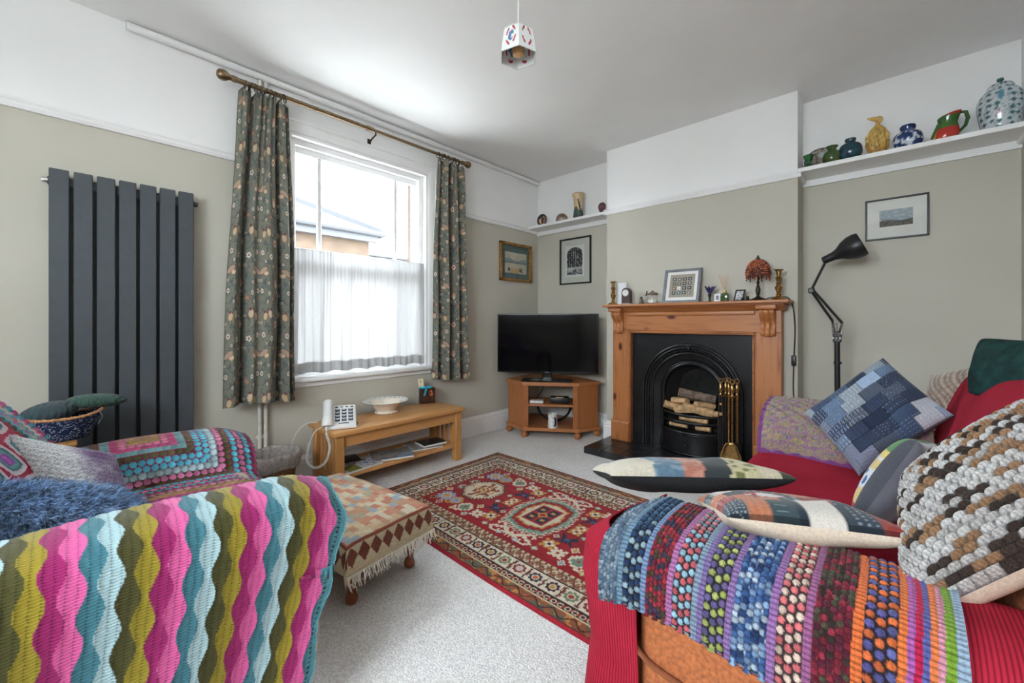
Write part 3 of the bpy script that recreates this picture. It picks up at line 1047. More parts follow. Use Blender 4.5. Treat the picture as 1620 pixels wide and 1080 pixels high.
bow(0.206, 0.008, 0.088)
for x in (1.505, 1.935):
    MB().box(x - 0.012, x + 0.012, -0.275, -0.215, 0.06, 0.372, 0.004).build('grate_post', M_IRON, ins)
pts = [(1.505 + 0.43 * t, -0.262 - 0.082 * math.sin(PI * t) ** 0.8) for t in np.linspace(0, 1, 19)]
as_ = MB()
as_.prism(pts + [(1.935, -0.22), (1.505, -0.22)], 'z', 0.054, 0.205)
ash = as_.build('ash_cover', M_IRON, ins, 30)
MB().ell((1.72, -0.352, 0.135), (0.014, 0.012, 0.010), 10, 6).build('ash_cover_knob', M_IRON, ash)
bow(0.062, 0.007, 0.09, 1.50, 1.94, name='ash_cover_rim')

# logs in the grate
M_BARK = mat('grey_brown_bark', (98, 84, 74), 0.95, var=0.35, vscale=22, bump=(40, 0.8))
M_SPLIT = mat('split_log_wood', (196, 160, 118), 0.85, var=0.18, vscale=30, bump=(60, 0.4))
def log(lb, c, L, r, rz, ry, split):
    g = thing('log', lb, 'log', (0, 0, 0), 0, 'logs in the grate')
    rnd = random.Random(len(lb) * 7 + int(L * 1000))
    b = MB().at(c, (0, ry, rz))
    k = 9
    ring = [1 + rnd.uniform(-0.12, 0.12) for _ in range(k)]
    vs, fs = [], []
    for i, x in enumerate((-L / 2, -L / 4, 0, L / 4, L / 2)):
        for j in range(k):
            t_ = 2 * PI * j / k
            zz = math.sin(t_) * r * ring[j]
            if split and zz > r * 0.45:
                zz = r * 0.45 + 0.2 * zz
            vs.append((x, math.cos(t_) * r * ring[j] * (1 + 0.05 * math.sin(i * 2)), zz))
    for i in range(4):
        for j in range(k):
            fs.append((i * k + j, i * k + (j + 1) % k, (i + 1) * k + (j + 1) % k, (i + 1) * k + j))
    b.add(vs, fs)
    g.location = c
    OFF[g] = Vector(c)
    b.build('bark' if not split else 'split_face', M_BARK if not split else M_SPLIT, g)
    for s_ in (-1, 1):
        e_ = MB().at(c, (0, ry, rz))
        e_.prism([(v_[1] * 0.98, v_[2] * 0.98) for v_ in vs[:k]], 'x', s_ * (L / 2 - 0.004), s_ * (L / 2 + 0.002))
        e_.build('cut_end', M_SPLIT, g, 0)
log('dark barked round log lying on top of the pile in the grate', (1.735, -0.165, 0.475), 0.26, 0.042, 0.25, 0.16, False)
log('short split log end at the top of the pile beneath the barked log', (1.615, -0.185, 0.432), 0.13, 0.034, -0.3, -0.1, True)
log('pale split log sloping in front of the pile above the top bar', (1.77, -0.245, 0.392), 0.21, 0.036, 0.2, 0.18, True)
log('pale short split log in the middle of the pile above the top bar', (1.665, -0.245, 0.388), 0.13, 0.038, -0.15, -0.18, True)
log('small split log at the television end of the pile above the top bar', (1.565, -0.225, 0.392), 0.11, 0.036, 0.5, 0.3, True)
log('stubby pale split log filling the gap behind the sloping one', (1.80, -0.19, 0.42), 0.14, 0.032, 0.9, 0.1, True)
log('split log at the tool end of the pile above the top bar', (1.855, -0.225, 0.372), 0.16, 0.028, 0.1, 0.05, True)
log('long pale split log showing between the upper two grate bars', (1.75, -0.275, 0.318), 0.20, 0.024, 0.03, 0.03, True)
log('split log low in the grate beneath the second bar at the television end', (1.64, -0.28, 0.262), 0.13, 0.022, 0.05, 0.04, True)
log('split log low in the grate beneath the second bar at the tool end', (1.82, -0.28, 0.262), 0.10, 0.022, 0.0, -0.04, True)

# ------------------------------------------------------------------ brass fire irons
TX, TY = 2.045, -0.47
st = thing('companion_stand', 'brass companion stand with ring handle holding fire irons on the hearth', 'fire iron stand', (TX, TY, 0.052))
MB().lathe([(0.075, 0.052), (0.078, 0.062), (0.06, 0.072), (0.03, 0.08), (0.014, 0.095), (0.0065, 0.11), (0.0065, 0.55), (0.009, 0.56), (0.0065, 0.575)], (TX, TY, 0), 20).build('base_and_rod', M_BRASS, st)
HANDLE = [(0.0045, 0.0), (0.010, 0.006), (0.006, 0.016), (0.011, 0.034), (0.013, 0.05), (0.009, 0.066), (0.006, 0.074), (0.010, 0.08), (0.006, 0.088)]
def handle(c, parent, R_=0.013):
    b = MB().lathe([(r, z) for r, z in HANDLE], c, 12)
    b.tube([(c[0] + R_ * math.cos(a_), c[1], c[2] + 0.1 + R_ * math.sin(a_)) for a_ in np.linspace(0, 2 * PI, 14, endpoint=False)], 0.004, 6, closed=True)
    b.build('handle', M_BRASS, parent)
handle((TX, TY, 0.565), st)
cr = MB()
for a_ in (0.4, 2.2, 3.7, 5.4):
    cr.tube([(TX, TY, 0.555), (TX + 0.05 * math.cos(a_), TY + 0.05 * math.sin(a_), 0.557)], 0.004, 6)
    cr.tube([(TX + 0.05 * math.cos(a_) + 0.011 * math.cos(q), TY + 0.05 * math.sin(a_) + 0.011 * math.sin(q), 0.557) for q in np.linspace(0, 2 * PI, 10, endpoint=False)], 0.003, 5, closed=True)
cr.build('hook_arms', M_BRASS, st)
def tool(name, lb, ang, build):
    x, y = TX + 0.05 * math.cos(ang), TY + 0.05 * math.sin(ang)
    g = thing(name, lb, 'fire iron', (x, y, 0.1), 0, 'fire irons on the companion stand')
    handle((x, y, 0.56), g)
    build(x, y, g)
M_DSTEEL = mat('dark_steel', (70, 66, 62), 0.4, 0.9)
def b_shovel(x, y, g):
    MB().tube([(x, y, 0.25), (x, y, 0.565)], 0.006, 8).build('shaft', M_BRASS, g)
    s_ = np.linspace(-1, 1, 13)
    v_ = np.linspace(0, 1, 12)
    S_, V_ = np.meshgrid(s_, v_)
    wdt = 0.022 + 0.042 * np.clip(V_ * 2.2, 0, 1) ** 0.6
    P = np.stack([x + S_ * wdt, y - 0.02 + 0.02 * (np.abs(S_) ** 3) * -1 + 0.01 * V_, 0.262 - 0.19 * V_], -1)
    sheet('scoop', P, None, M_BRASS, g, 0.003)
def b_poker(x, y, g):
    MB().tube([(x, y, 0.09), (x, y, 0.565)], [0.004] + [0.005], 8).build('shaft', M_DSTEEL, g)
    MB().tube([(x, y, 0.13), (x - 0.02, y - 0.01, 0.105), (x - 0.02, y - 0.01, 0.09)], 0.004, 6).build('hook', M_DSTEEL, g)
def b_tongs(x, y, g):
    for s_ in (-1, 1):
        MB().tube([(x + s_ * 0.006, y, 0.56), (x + s_ * 0.016, y, 0.4), (x + s_ * 0.013, y, 0.2), (x + s_ * 0.004, y, 0.1)], 0.004, 6).build('tong_arm', M_DSTEEL, g)
    MB().ell((x, y, 0.5), (0.012, 0.008, 0.012), 10, 6).build('hinge', M_BRASS, g)
def b_brush(x, y, g):
    MB().tube([(x, y, 0.24), (x, y, 0.565)], 0.006, 8).build('shaft', M_BRASS, g)
    MB().lathe([(0.012, 0.25), (0.024, 0.235), (0.026, 0.21), (0.034, 0.1), (0.03, 0.09)], (x, y, 0), 14).build('bristle_head', mat('black_bristle', (26, 24, 22), 0.95, bump=(200, 0.8)), g)
tool('fire_shovel', 'brass fire shovel hanging in front of the companion stand', 5.4, b_shovel)
tool('fire_tongs', 'dark steel fire tongs with brass handle on the grate side of the stand', 3.7, b_tongs)
tool('fire_poker', 'thin steel poker with brass handle behind the tongs', 2.2, b_poker)
tool('hearth_brush', 'brass handled hearth brush at the back of the stand', 0.4, b_brush)

# ------------------------------------------------------------------ television and corner cabinet
cab = thing('corner_tv_cabinet', 'cherry wood corner television cabinet with open shelves and bun feet', 'tv cabinet', (0.45, -0.4, 0))
FL, FR = Vector((0.375, -0.675)), Vector((0.795, -0.392))
LE, RE = Vector((0.125, -0.622)), Vector((0.872, -0.168))
BL_, BR_ = Vector((0.10, -0.40)), Vector((0.62, -0.06))
BC = Vector((0.12, -0.08))
outl = [LE, FL, FR, RE, BR_, Vector((0.3, -0.06)), Vector((0.07, -0.2)), BL_]
cen = sum(outl, Vector((0, 0))) / len(outl)
def outline(s): return [tuple(cen + (p - cen) * s) for p in outl]
MB().prism(outline(1.02), 'z', 0.482, 0.505).prism(outline(0.99), 'z', 0.472, 0.482).build('top', M_CHERRYX, cab, 30)
MB().prism(outline(1.02), 'z', 0.062, 0.092).build('base_board', M_CHERRYX, cab, 30)
def panel2(a_, b_, z0, z1, th, name, m):
    d = (b_ - a_).normalized()
    nrm = Vector((-d.y, d.x)) * th
    MB().prism([tuple(a_), tuple(b_), tuple(b_ + nrm), tuple(a_ + nrm)], 'z', z0, z1).build(name, m, cab, 30)
i_ = lambda p: cen + (p - cen) * 0.97
panel2(i_(LE), i_(FL), 0.09, 0.475, 0.02, 'side_panel', M_CHERRY)
panel2(i_(FR), i_(RE), 0.09, 0.475, 0.02, 'side_panel', M_CHERRY)
fd = (FR - FL).normalized()
for a_, s_ in ((i_(FL), 1), (i_(FR), -1)):
    p_ = MB()
    for q in range(3):
        c_ = a_ + fd * s_ * (0.008 + q * 0.014)
        p_.lathe([(0.008, 0.09), (0.008, 0.475)], (c_.x, c_.y, 0), 10)
    p_.build('reeded_post', M_CHERRY, cab)
sh = [i_(FL) + fd * 0.03, i_(FR) - fd * 0.03, i_(BR_), i_(BL_)]
MB().prism([tuple(p) for p in sh], 'z', 0.285, 0.303).build('shelf', M_CHERRYX, cab, 30)
nb = Vector((-fd.y, fd.x))
for p in (FL, FR, LE, RE):
    q = cen + (p - cen) * 0.95
    MB().lathe([(0.018, 0.0), (0.028, 0.012), (0.032, 0.028), (0.028, 0.045), (0.018, 0.05), (0.022, 0.063)], (q.x, q.y, 0), 16).build('bun_foot', M_CHERRY, cab)
def on_cab(along, depth, z):
    p = FL + fd * along + nb * depth
    return (p.x, p.y, z)
ca = math.atan2(fd.y, fd.x)

tvc = Vector((0.4975, -0.477))
tvd = Vector((0.8056, 0.4917)).normalized()
tva = math.atan2(tvd.y, tvd.x)
tv = thing('television', 'large flat black television on the corner cabinet', 'television', (tvc.x, tvc.y, 0.505), tva)
M_TVB = mat('glossy_black_plastic', (14, 14, 15), 0.18, var=0.02)
M_SCR = mat('black_screen_glass', (7, 7, 9), 0.08, var=0.02, spec=0.22)
def loc(mb, name, m, parent, smooth=40):
    return mb.build(name, m, parent, smooth)
MB().box(-0.473, 0.473, 0.002, 0.045, 0.072, 0.625, 0.004).build('casing', M_TVB, tv)
MB().box(-0.463, 0.463, -0.002, 0.003, 0.088, 0.616).build('screen', M_SCR, tv, 0)
MB().box(-0.045, 0.045, 0.005, 0.035, 0.015, 0.09, 0.004).build('neck', M_TVB, tv)
MB().box(-0.23, 0.23, -0.09, 0.1, 0.001, 0.016, 0.005).build('stand_base', M_TVB, tv)
MB().box(-0.02, 0.02, -0.0035, -0.001, 0.078, 0.084).build('maker_badge', mat('grey_badge', (120, 120, 124), 0.4), tv, 0)

def cab_thing(name, lb, cat, along, depth, z):
    p = on_cab(along, depth, z)
    return thing(name, lb, cat, p, ca)
g = cab_thing('remote_control', 'grey and black remote control lying in front of the television', 'remote control', 0.09, 0.05, 0.505)
MB().box(-0.085, 0.085, -0.022, 0.022, 0.0, 0.016, 0.005, 2).build('body', M_BLACK, g)
MB().box(-0.02, 0.07, -0.014, 0.014, 0.0155, 0.018, 0.001).build('keypad', mat('grey_keys', (120, 128, 136), 0.5), g, 0)
g = cab_thing('set_top_box', 'black set-top box with glowing clock on the cabinet shelf', 'set-top box', 0.33, 0.10, 0.303)
MB().box(-0.085, 0.085, -0.055, 0.055, 0.004, 0.058, 0.006, 2).build('body', M_BLACK, g)
led = bpy.data.materials.new('amber_display')
led.use_nodes = True
led.node_tree.nodes['Principled BSDF'].inputs['Emission Color'].default_value = (*lin((220, 190, 60)), 1)
led.node_tree.nodes['Principled BSDF'].inputs['Emission Strength'].default_value = 0.6
d_ = MB()
for q in range(4):
    d_.box(-0.03 + q * 0.018, -0.02 + q * 0.018, -0.05, -0.035, 0.058, 0.0595)
d_.build('display', led, g, 0)
g = cab_thing('router', 'flat white box on the cabinet shelf beside the set-top box', 'router', 0.12, 0.09, 0.303)
MB().box(-0.065, 0.065, -0.05, 0.05, 0.0, 0.024, 0.006, 2).build('body', mat('white_plastic', (218, 218, 216), 0.4), g)
g = cab_thing('tankard', 'white ceramic tankard with blue handle on the cabinet floor', 'mug', 0.27, 0.03, 0.092)
MB().lathe([(0.0, 0.0), (0.044, 0.0), (0.046, 0.006), (0.043, 0.05), (0.041, 0.085), (0.044, 0.118), (0.046, 0.125), (0.041, 0.125), (0.037, 0.06), (0.0, 0.01)], (0, 0, 0), 24).build('body', mat('speckled_white_glaze', (214, 212, 208), 0.25, var=0.2, vscale=160), g)
MB().tube([(0.02, -0.04, 0.095), (0.03, -0.066, 0.09), (0.03, -0.068, 0.06), (0.026, -0.058, 0.035), (0.018, -0.042, 0.025)], 0.0085, 8).build('handle', mat('dark_blue_glaze', (38, 46, 78), 0.25), g)
cw = MB().tube([on_cab(0.2, 0.02, 0.0)[:2] + (0.5,), on_cab(0.16, 0.2, 0)[:2] + (0.40,), on_cab(0.10, 0.26, 0)[:2] + (0.31,)], 0.004, 6)
tag(cw.build('television_cable', M_BLACK), 'black cable dropping behind the television into the cabinet', 'cable')
pts = [on_cab(0.27 + 0.16 * math.cos(a_), 0.27, 0.25 + 0.15 * math.sin(a_)) for a_ in np.linspace(PI + 0.1, 2 * PI - 0.1, 18)]
tag(MB().tube(pts, 0.011, 8).build('cable_loop', M_BLACK), 'thick black cable looping behind the lower cabinet shelf', 'cable')

# brown wall socket
so = thing('wall_socket', 'dark brown wall socket low on the wall beside the cabinet', 'socket', (0.905, -0.01, 0.30))
MB().box(0.865, 0.945, -0.012, 0.0, 0.255, 0.34, 0.003).build('plate', mat('dark_wood_socket', (58, 38, 28), 0.35), so)
for x in (0.885, 0.925):
    MB().box(x - 0.008, x + 0.008, -0.015, -0.011, 0.30, 0.318, 0.001).build('switch', M_BLACK, so)

# ------------------------------------------------------------------ pictures
M_PRINT = painted('printed_paper', 0.6, var=0.03)
def picture(lb, wallx, a0, a1, z0, z1, fw, fd_, framemat, mount_c, art, art_rect, art_fn, glass=True):
    """wallx True: on the x=0 wall, a = y ; False: on the y=0 wall, a = x"""
    c_ = (a0 + a1) / 2
    t = thing('framed_picture', lb, 'picture', (0.01, c_, z0) if wallx else (c_, -0.01, z0))
    def bx(b, u0, u1, d0, d1, q0, q1, bev=0.0):
        if wallx: b.box(d0, d1, u0, u1, q0, q1, bev)
        else: b.box(u0, u1, -d1, -d0, q0, q1, bev)
        return b
    for u0, u1, q0, q1 in ((a0, a1, z0, z0 + fw), (a0, a1, z1 - fw, z1), (a0, a0 + fw, z0, z1), (a1 - fw, a1, z0, z1)):
        bx(MB(), u0, u1, 0.002, fd_, q0, q1, 0.002).build('frame_rail', framemat, t, 0)
    bx(MB(), a0 + fw, a1 - fw, 0.002, 0.006, z0 + fw, z1 - fw).build('mount', mount_c, t, 0)
    u0, u1, q0, q1 = art_rect
    if wallx:
        plane_print('print', (0.0068, u0, q0), (0, u1 - u0, 0), (0, 0, q1 - q0), 90, 90, art_fn, M_PRINT, t)
    else:
        plane_print('print', (u0, -0.0068, q0), (u1 - u0, 0, 0), (0, 0, q1 - q0), 90, 110, art_fn, M_PRINT, t)
    if glass:
        bx(MB(), a0 + fw, a1 - fw, 0.0095, 0.0105, z0 + fw, z1 - fw).build('glass', M_GLASS, t, 0)
def art_sea(U, V):
    c = np.empty(U.shape + (3,))
    n = vn(U * 6, V * 14, 1)
    c[:] = rgb((214, 204, 184)) * (0.9 + 0.12 * n[..., None])
    c[(V > 0.5) & (V < 0.66 + 0.05 * np.sin(U * 9))] = rgb((150, 158, 158))
    c[(V > 0.48) & (V < 0.54)] = rgb((118, 130, 134))
    put(c, (V < 0.22) & (np.abs(U - 0.45) < 0.2), (206, 170, 120))
    put(c, (V < 0.25) & (V > 0.1) & (np.abs(U - 0.18) < 0.05), (92, 84, 72))
    put(c, (V < 0.26) & (V > 0.06) & (np.abs(U - 0.72) < 0.07) & (vn(U * 40, V * 40, 2) > 0.4), (92, 80, 62))
    return c
def art_forest(U, V):
    c = np.empty(U.shape + (3,))
    c[:] = rgb((222, 220, 214))
    ins_ = (U > 0.08) & (U < 0.92) & (V > 0.05) & ((V < 0.72) | (((U - 0.5) / 0.42) ** 2 + ((V - 0.72) / 0.22) ** 2 < 1))
    n = vn(U * 36, V * 22, 4)
    tr = np.abs(((U * 9 + 0.1 * np.sin(V * 9)) % 1) - 0.5) < 0.26
    dark = (n > 0.42) | tr
    c[ins_] = rgb((168, 168, 168))
    c[ins_ & dark & (V > 0.24)] = rgb((48, 50, 54))
    c[ins_ & (V < 0.24) & (vn(U * 12, V * 44, 6) > 0.5)] = rgb((60, 62, 64))
    c[ins_ & (V < 0.30) & (V > 0.22) & (n > 0.3)] = rgb((188, 188, 186))
    return c
def art_view(U, V):
    c = np.empty(U.shape + (3,))
    n = vn(U * 12 + V * 4, V * 26, 5)
    c[:] = rgb((132, 146, 154)) * (0.8 + 0.45 * n[..., None])
    g_ = V < 0.36 + 0.06 * np.sin(U * 7)
    n2 = vn(U * 30, V * 20, 8)
    c[g_] = (rgb((92, 86, 78))[None] * (0.6 + 0.7 * n2[g_][:, None]))
    return np.clip(c, 0, 1)
M_GOLD = mat('gilt_frame', (156, 116, 66), 0.35, 0.6, var=0.2, vscale=30)
picture('gilt framed pale seascape in a blue-green mount near the corner', True, -0.611, -0.139, 1.468, 1.858, 0.028, 0.03, M_GOLD, mat('teal_mount', (88, 112, 112), 0.8, var=0.03), None, (-0.53, -0.20, 1.552, 1.765), lambda U, V: art_sea(U, V))
picture('black framed woodcut of tall trees beneath the short shelf', False, 0.307, 0.683, 1.438, 1.907, 0.014, 0.022, M_BLACK, mat('grey_mount', (198, 198, 188), 0.8, var=0.02), None, (0.372, 0.60, 1.515, 1.83), art_forest)
picture('small black framed landscape print on the wall above the floor lamp', False, 2.724, 3.012, 1.573, 1.828, 0.009, 0.02, M_BLACK, mat('cream_mount', (222, 218, 210), 0.8, var=0.01), None, (2.792, 2.943, 1.652, 1.755), art_view)

# ------------------------------------------------------------------ ornaments helpers
def pot(name, lb, cat, c, prof, colfn, n=48, m=40, rough=0.15, matname='painted_glaze', group=None):
    """lathe with painted glaze: prof [(r,z)], colfn(theta, z01, rr)->rgb"""
    pr, _ = smooth_path(prof, m)
    t = np.linspace(0, 2 * PI, n, endpoint=False)
    TH, ZI = np.meshgrid(t, np.arange(m))
    r = np.maximum(pr[:, 0], 1e-4)[:, None]
    P = np.stack([c[0] + r * np.cos(TH), c[1] + r * np.sin(TH), c[2] + pr[:, 1][:, None] + 0 * TH], -1)
    zz = (pr[:, 1] - pr[:, 1].min()) / (np.ptp(pr[:, 1]) + 1e-9)
    col = colfn(TH, zz[:, None] + 0 * TH, r + 0 * TH)
    o = sheet(name, P, col, painted(matname, rough, coat=0.5, var=0.05), None, wrap=True)
    return tag(o, lb, cat, group)
def solid(c):
    return lambda T_, Z_, R_: np.broadcast_to(rgb(c), T_.shape + (3,)).copy()
def mottled(c1, c2, sc=3, seed=0):
    def f(T_, Z_, R_):
        n = vn(T_ * sc, Z_ * sc * 2.5, seed)[..., None]
        return rgb(c1) * (1 - n) + rgb(c2) * n
    return f

SZ = 2.061
# left shelf
g = thing('painted_dish', 'small round dark dish painted with flowers standing on the short shelf', 'dish', (0.155, -0.12, SZ))
def dishcol(U, V):
    x, y = U * 2 - 1, V * 2 - 1
    r = np.hypot(x, y)
    c = np.empty(U.shape + (3,))
    c[:] = rgb((36, 40, 44))
    n = vn(U * 9, V * 9, 4)
    put(c, (r < 0.75) & (n > 0.5), (168, 92, 66))
    put(c, (r < 0.7) & (n > 0.68), (206, 176, 140))
    put(c, (r < 0.7) & (n < 0.25), (72, 84, 62))
    return c
rr, th = np.meshgrid(np.linspace(0.001, 1, 22), np.linspace(0, 2 * PI, 40))
dx, dz = rr * np.cos(th), rr * np.sin(th)
P = np.stack([0.155 + 0.062 * dx, -0.115 - 0.012 * (rr ** 2), SZ + 0.062 + 0.062 * dz], -1)
sheet('dish_face', P, dishcol((dx + 1) / 2, (dz + 1) / 2), painted('painted_glaze', 0.15, coat=0.5, var=0.05), g, 0.006)
MB().at((0.155, -0.085, SZ)).tube([(0.03, 0, 0.001), (0.025, 0.01, 0.04), (0.0, -0.02, 0.012)], 0.003, 6).tube([(-0.03, 0, 0.001), (-0.025, 0.01, 0.04), (0.0, -0.02, 0.012)], 0.003, 6).build('plate_stand', M_BLACK, g)
g = thing('trinket_box', 'low domed stone trinket box on the short shelf', 'box', (0.41, -0.12, SZ))
MB().lathe([(0.0, 0), (0.06, 0.0), (0.064, 0.01), (0.064, 0.03), (0.06, 0.034)], (0.41, -0.12, SZ), 24).build('base', mat('grey_soapstone', (132, 120, 110), 0.4, var=0.2), g)
MB().lathe([(0.06, 0.034), (0.054, 0.055), (0.035, 0.075), (0.012, 0.085), (0, 0.087)], (0.41, -0.12, SZ), 24).build('lid', mat('brown_soapstone', (110, 84, 68), 0.35, var=0.3), g)
def vcol(T_, Z_, R_):
    c = np.empty(T_.shape + (3,))
    c[:] = rgb((204, 178, 138))
    put(c, Z_ < 0.38 + 0.1 * np.sin(3 * T_), (62, 82, 78))
    put(c, (Z_ < 0.75) & (np.abs(np.sin(1.5 * T_ + 2.1 * Z_)) < 0.28), (38, 44, 36))
    put(c, Z_ < 0.08, (40, 36, 32))
    return c
pot('flower_vase', 'tall cream vase with dark iris painting on the short shelf', 'vase', (0.60, -0.11, SZ), [(0.0, 0.0), (0.045, 0.0), (0.05, 0.03), (0.042, 0.11), (0.048, 0.19), (0.062, 0.238), (0.058, 0.238), (0.04, 0.18), (0.0, 0.05)], vcol)
g = thing('agate_slice', 'dark purple agate slice propped at the end of the short shelf', 'ornament', (0.865, -0.11, SZ))
a_ = MB()
poly = [(0.865 + 0.036 * math.cos(t) + 0.006 * math.sin(2 * t), SZ + 0.055 + 0.053 * math.sin(t)) for t in np.linspace(0, 2 * PI, 24, endpoint=False)]
a_.prism(poly, 'y', -0.118, -0.105)
a_.build('slice', mat('purple_agate', (78, 52, 58), 0.25, var=0.35, vscale=18), g, 30)
a_ = MB().prism([(0.865 + 0.6 * (x - 0.865), SZ + 0.055 + 0.6 * (z - SZ - 0.055)) for x, z in poly], 'y', -0.120, -0.117)
a_.build('core', mat('dark_agate_core', (104, 70, 74), 0.2, var=0.3, vscale=30), g, 30)

# right shelf
g = thing('leaded_glass_dish', 'round leaded glass dish standing against the wall on the long shelf', 'dish', (2.50, -0.06, SZ))
def ldish(U, V):
    x, y = U * 2 - 1, V * 2 - 1
    c = np.empty(U.shape + (3,))
    c[:] = rgb((168, 158, 148)) * (0.8 + 0.3 * vn(U * 7, V * 7, 2)[..., None])
    put(c, (np.abs((x * 2.2 + 0.3 * y) % 1 - 0.5) < 0.06) | (np.abs((y * 2.4 - 0.5 * x) % 1 - 0.5) < 0.06), (88, 62, 54))
    put(c, (np.abs(x - 0.05) < 0.16) & (np.abs(y - 0.4) < 0.25), (164, 180, 176))
    put(c, np.hypot(x, y) > 0.95, (46, 38, 36))
    return c
P = np.stack([2.497 + 0.088 * dx, -0.04 - 0.01 * rr ** 2 + 0.03 * dz, SZ + 0.086 + 0.084 * dz], -1)
P[..., 1] = -0.055 - 0.01 * rr ** 2 + 0.03 * (dz)
sheet('dish_face', P, ldish((dx + 1) / 2, (dz + 1) / 2), painted('painted_glaze', 0.15, coat=0.5), g, 0.005)
pot('glass_posy_vase', 'tiny green fluted vase at the chimney end of the long shelf', 'vase', (2.447, -0.175, SZ), [(0.0, 0), (0.03, 0.0), (0.033, 0.018), (0.016, 0.034), (0.013, 0.045), (0.02, 0.06), (0.03, 0.088), (0.026, 0.088), (0.012, 0.055), (0, 0.05)], mottled((24, 66, 34), (50, 108, 58), 3))
pot('green_vase', 'small round green glazed vase with notched rim on the long shelf', 'vase', (2.566, -0.15, SZ), [(0.0, 0), (0.026, 0.0), (0.044, 0.025), (0.049, 0.055), (0.04, 0.085), (0.024, 0.1), (0.026, 0.112), (0.034, 0.122), (0.028, 0.122), (0.02, 0.1), (0, 0.08)], mottled((30, 72, 34), (98, 104, 54), 2.2, 3))
pot('teal_vase', 'squat dark teal glazed vase on the long shelf', 'vase', (2.658, -0.14, SZ), [(0.0, 0), (0.036, 0.0), (0.052, 0.03), (0.060, 0.065), (0.052, 0.105), (0.03, 0.122), (0.027, 0.13), (0.03, 0.145), (0.024, 0.145), (0.02, 0.12), (0, 0.1)], mottled((20, 46, 62), (44, 88, 98), 2.5, 7))
# yellow bird-headed figure jug
def figcol(T_, Z_, R_):
    n = vn(T_ * 5, Z_ * 9, 3)[..., None]
    c = rgb((206, 168, 92)) * (0.85 + 0.25 * n)
    lowm = np.clip((0.45 - Z_) * 2.2, 0, 1)[..., None]
    c = c * (1 - lowm) + rgb((160, 98, 34)) * lowm
    st_ = np.abs(np.sin(T_ * 9 + 8 * Z_)) < 0.3
    c[st_ & (Z_ < 0.75)] *= 0.72
    return c
fg = thing('bird_figure_jug', 'yellow glazed jug shaped as a robed figure with long beak', 'jug', (2.785, -0.14, SZ))
pr, _ = smooth_path([(0.0, 0), (0.03, 0.0), (0.038, 0.02), (0.054, 0.07), (0.05, 0.12), (0.042, 0.155), (0.026, 0.18), (0.014, 0.192), (0.012, 0.2), (0, 0.202)], 44)
TH, ZI = np.meshgrid(np.linspace(0, 2 * PI, 60, endpoint=False), np.arange(44))
r = np.maximum(pr[:, 0], 1e-4)[:, None] * (1 + 0.05 * np.sin(TH * 9 + 0.2 * ZI) * (ZI < 30))
P = np.stack([2.785 + r * np.cos(TH), -0.14 + 0.8 * r * np.sin(TH), SZ + pr[:, 1][:, None] + 0 * TH], -1)
sheet('body', P, figcol(TH, ZI / 43, r), painted('painted_glaze', 0.15, coat=0.5), fg, wrap=True)
M_YG = mat('yellow_ochre_glaze', (206, 170, 98), 0.15, var=0.15, vscale=40, coat=0.5)
MB().ell((2.792, -0.14, SZ + 0.224), (0.02, 0.018, 0.022), 14, 10).build('head', M_YG, fg)
MB().tube([(2.785, -0.145, SZ + 0.226), (2.76, -0.15, SZ + 0.236), (2.738, -0.155, SZ + 0.242)], [0.017, 0.011, 0.003], 10).build('beak', M_YG, fg)
for s_ in (-1, 1):
    MB().tube([(2.785 + s_ * 0.028, -0.145, SZ + 0.165), (2.785 + s_ * 0.046, -0.155, SZ + 0.12), (2.785 + s_ * 0.044, -0.17, SZ + 0.085)], [0.009, 0.012, 0.01], 10).build('arm', M_YG, fg)
def bwcol(T_, Z_, R_):
    c = np.empty(T_.shape + (3,))
    c[:] = rgb((34, 58, 108))
    n = vn(T_ * 5.5, Z_ * 8, 11)
    put(c, (n > 0.64) & (Z_ < 0.72), (204, 212, 226))
    put(c, (Z_ > 0.70) & (Z_ < 0.75), (178, 190, 210))
    return c
pot('ginger_jar', 'squat blue and white ginger jar on the long shelf', 'jar', (2.918, -0.14, SZ), [(0.0, 0), (0.044, 0.0), (0.06, 0.03), (0.066, 0.06), (0.058, 0.095), (0.034, 0.113), (0.033, 0.12), (0.036, 0.138), (0.03, 0.148), (0.0, 0.15)], bwcol)
# parrot jug
pj = thing('parrot_jug', 'green and red glazed parrot-shaped jug with looped handle', 'jug', (3.085, -0.14, SZ))
def pjcol(T_, Z_, R_):
    c = np.empty(T_.shape + (3,))
    c[:] = rgb((60, 104, 44))
    put(c, Z_ > 0.93, (178, 44, 36))
    front = np.cos(T_ + PI / 2 + 0.1)
    put(c, (Z_ < 0.50) & (Z_ > 0.10) & (front > 0.25), (186, 50, 38))
    put(c, (Z_ < 0.14), (196, 172, 96))
    put(c, (Z_ < 0.5) & (np.cos(T_ - PI) > 0.75), (200, 172, 90))
    return c
pr, _ = smooth_path([(0.0, 0), (0.036, 0.0), (0.05, 0.02), (0.054, 0.05), (0.045, 0.085), (0.038, 0.105), (0.042, 0.13), (0.047, 0.15), (0.04, 0.15), (0.034, 0.12), (0.0, 0.08)], 36)
TH, ZI = np.meshgrid(np.linspace(0, 2 * PI, 48, endpoint=False), np.arange(36))
r = np.maximum(pr[:, 0], 1e-4)[:, None] + 0 * TH
zt = pr[:, 1][:, None] + 0 * TH
zt = zt + 0.012 * (zt / 0.15) ** 3 * np.cos(TH)
P = np.stack([3.085 + r * np.cos(TH) - 0.02 * (0.15 - zt) / 0.15, -0.14 + 0.85 * r * np.sin(TH), SZ + zt], -1)
sheet('body', P, pjcol(TH, zt / 0.155, r), painted('painted_glaze', 0.15, coat=0.5), pj, wrap=True)
M_PG = mat('green_parrot_glaze', (52, 92, 42), 0.15, coat=0.5, var=0.2)
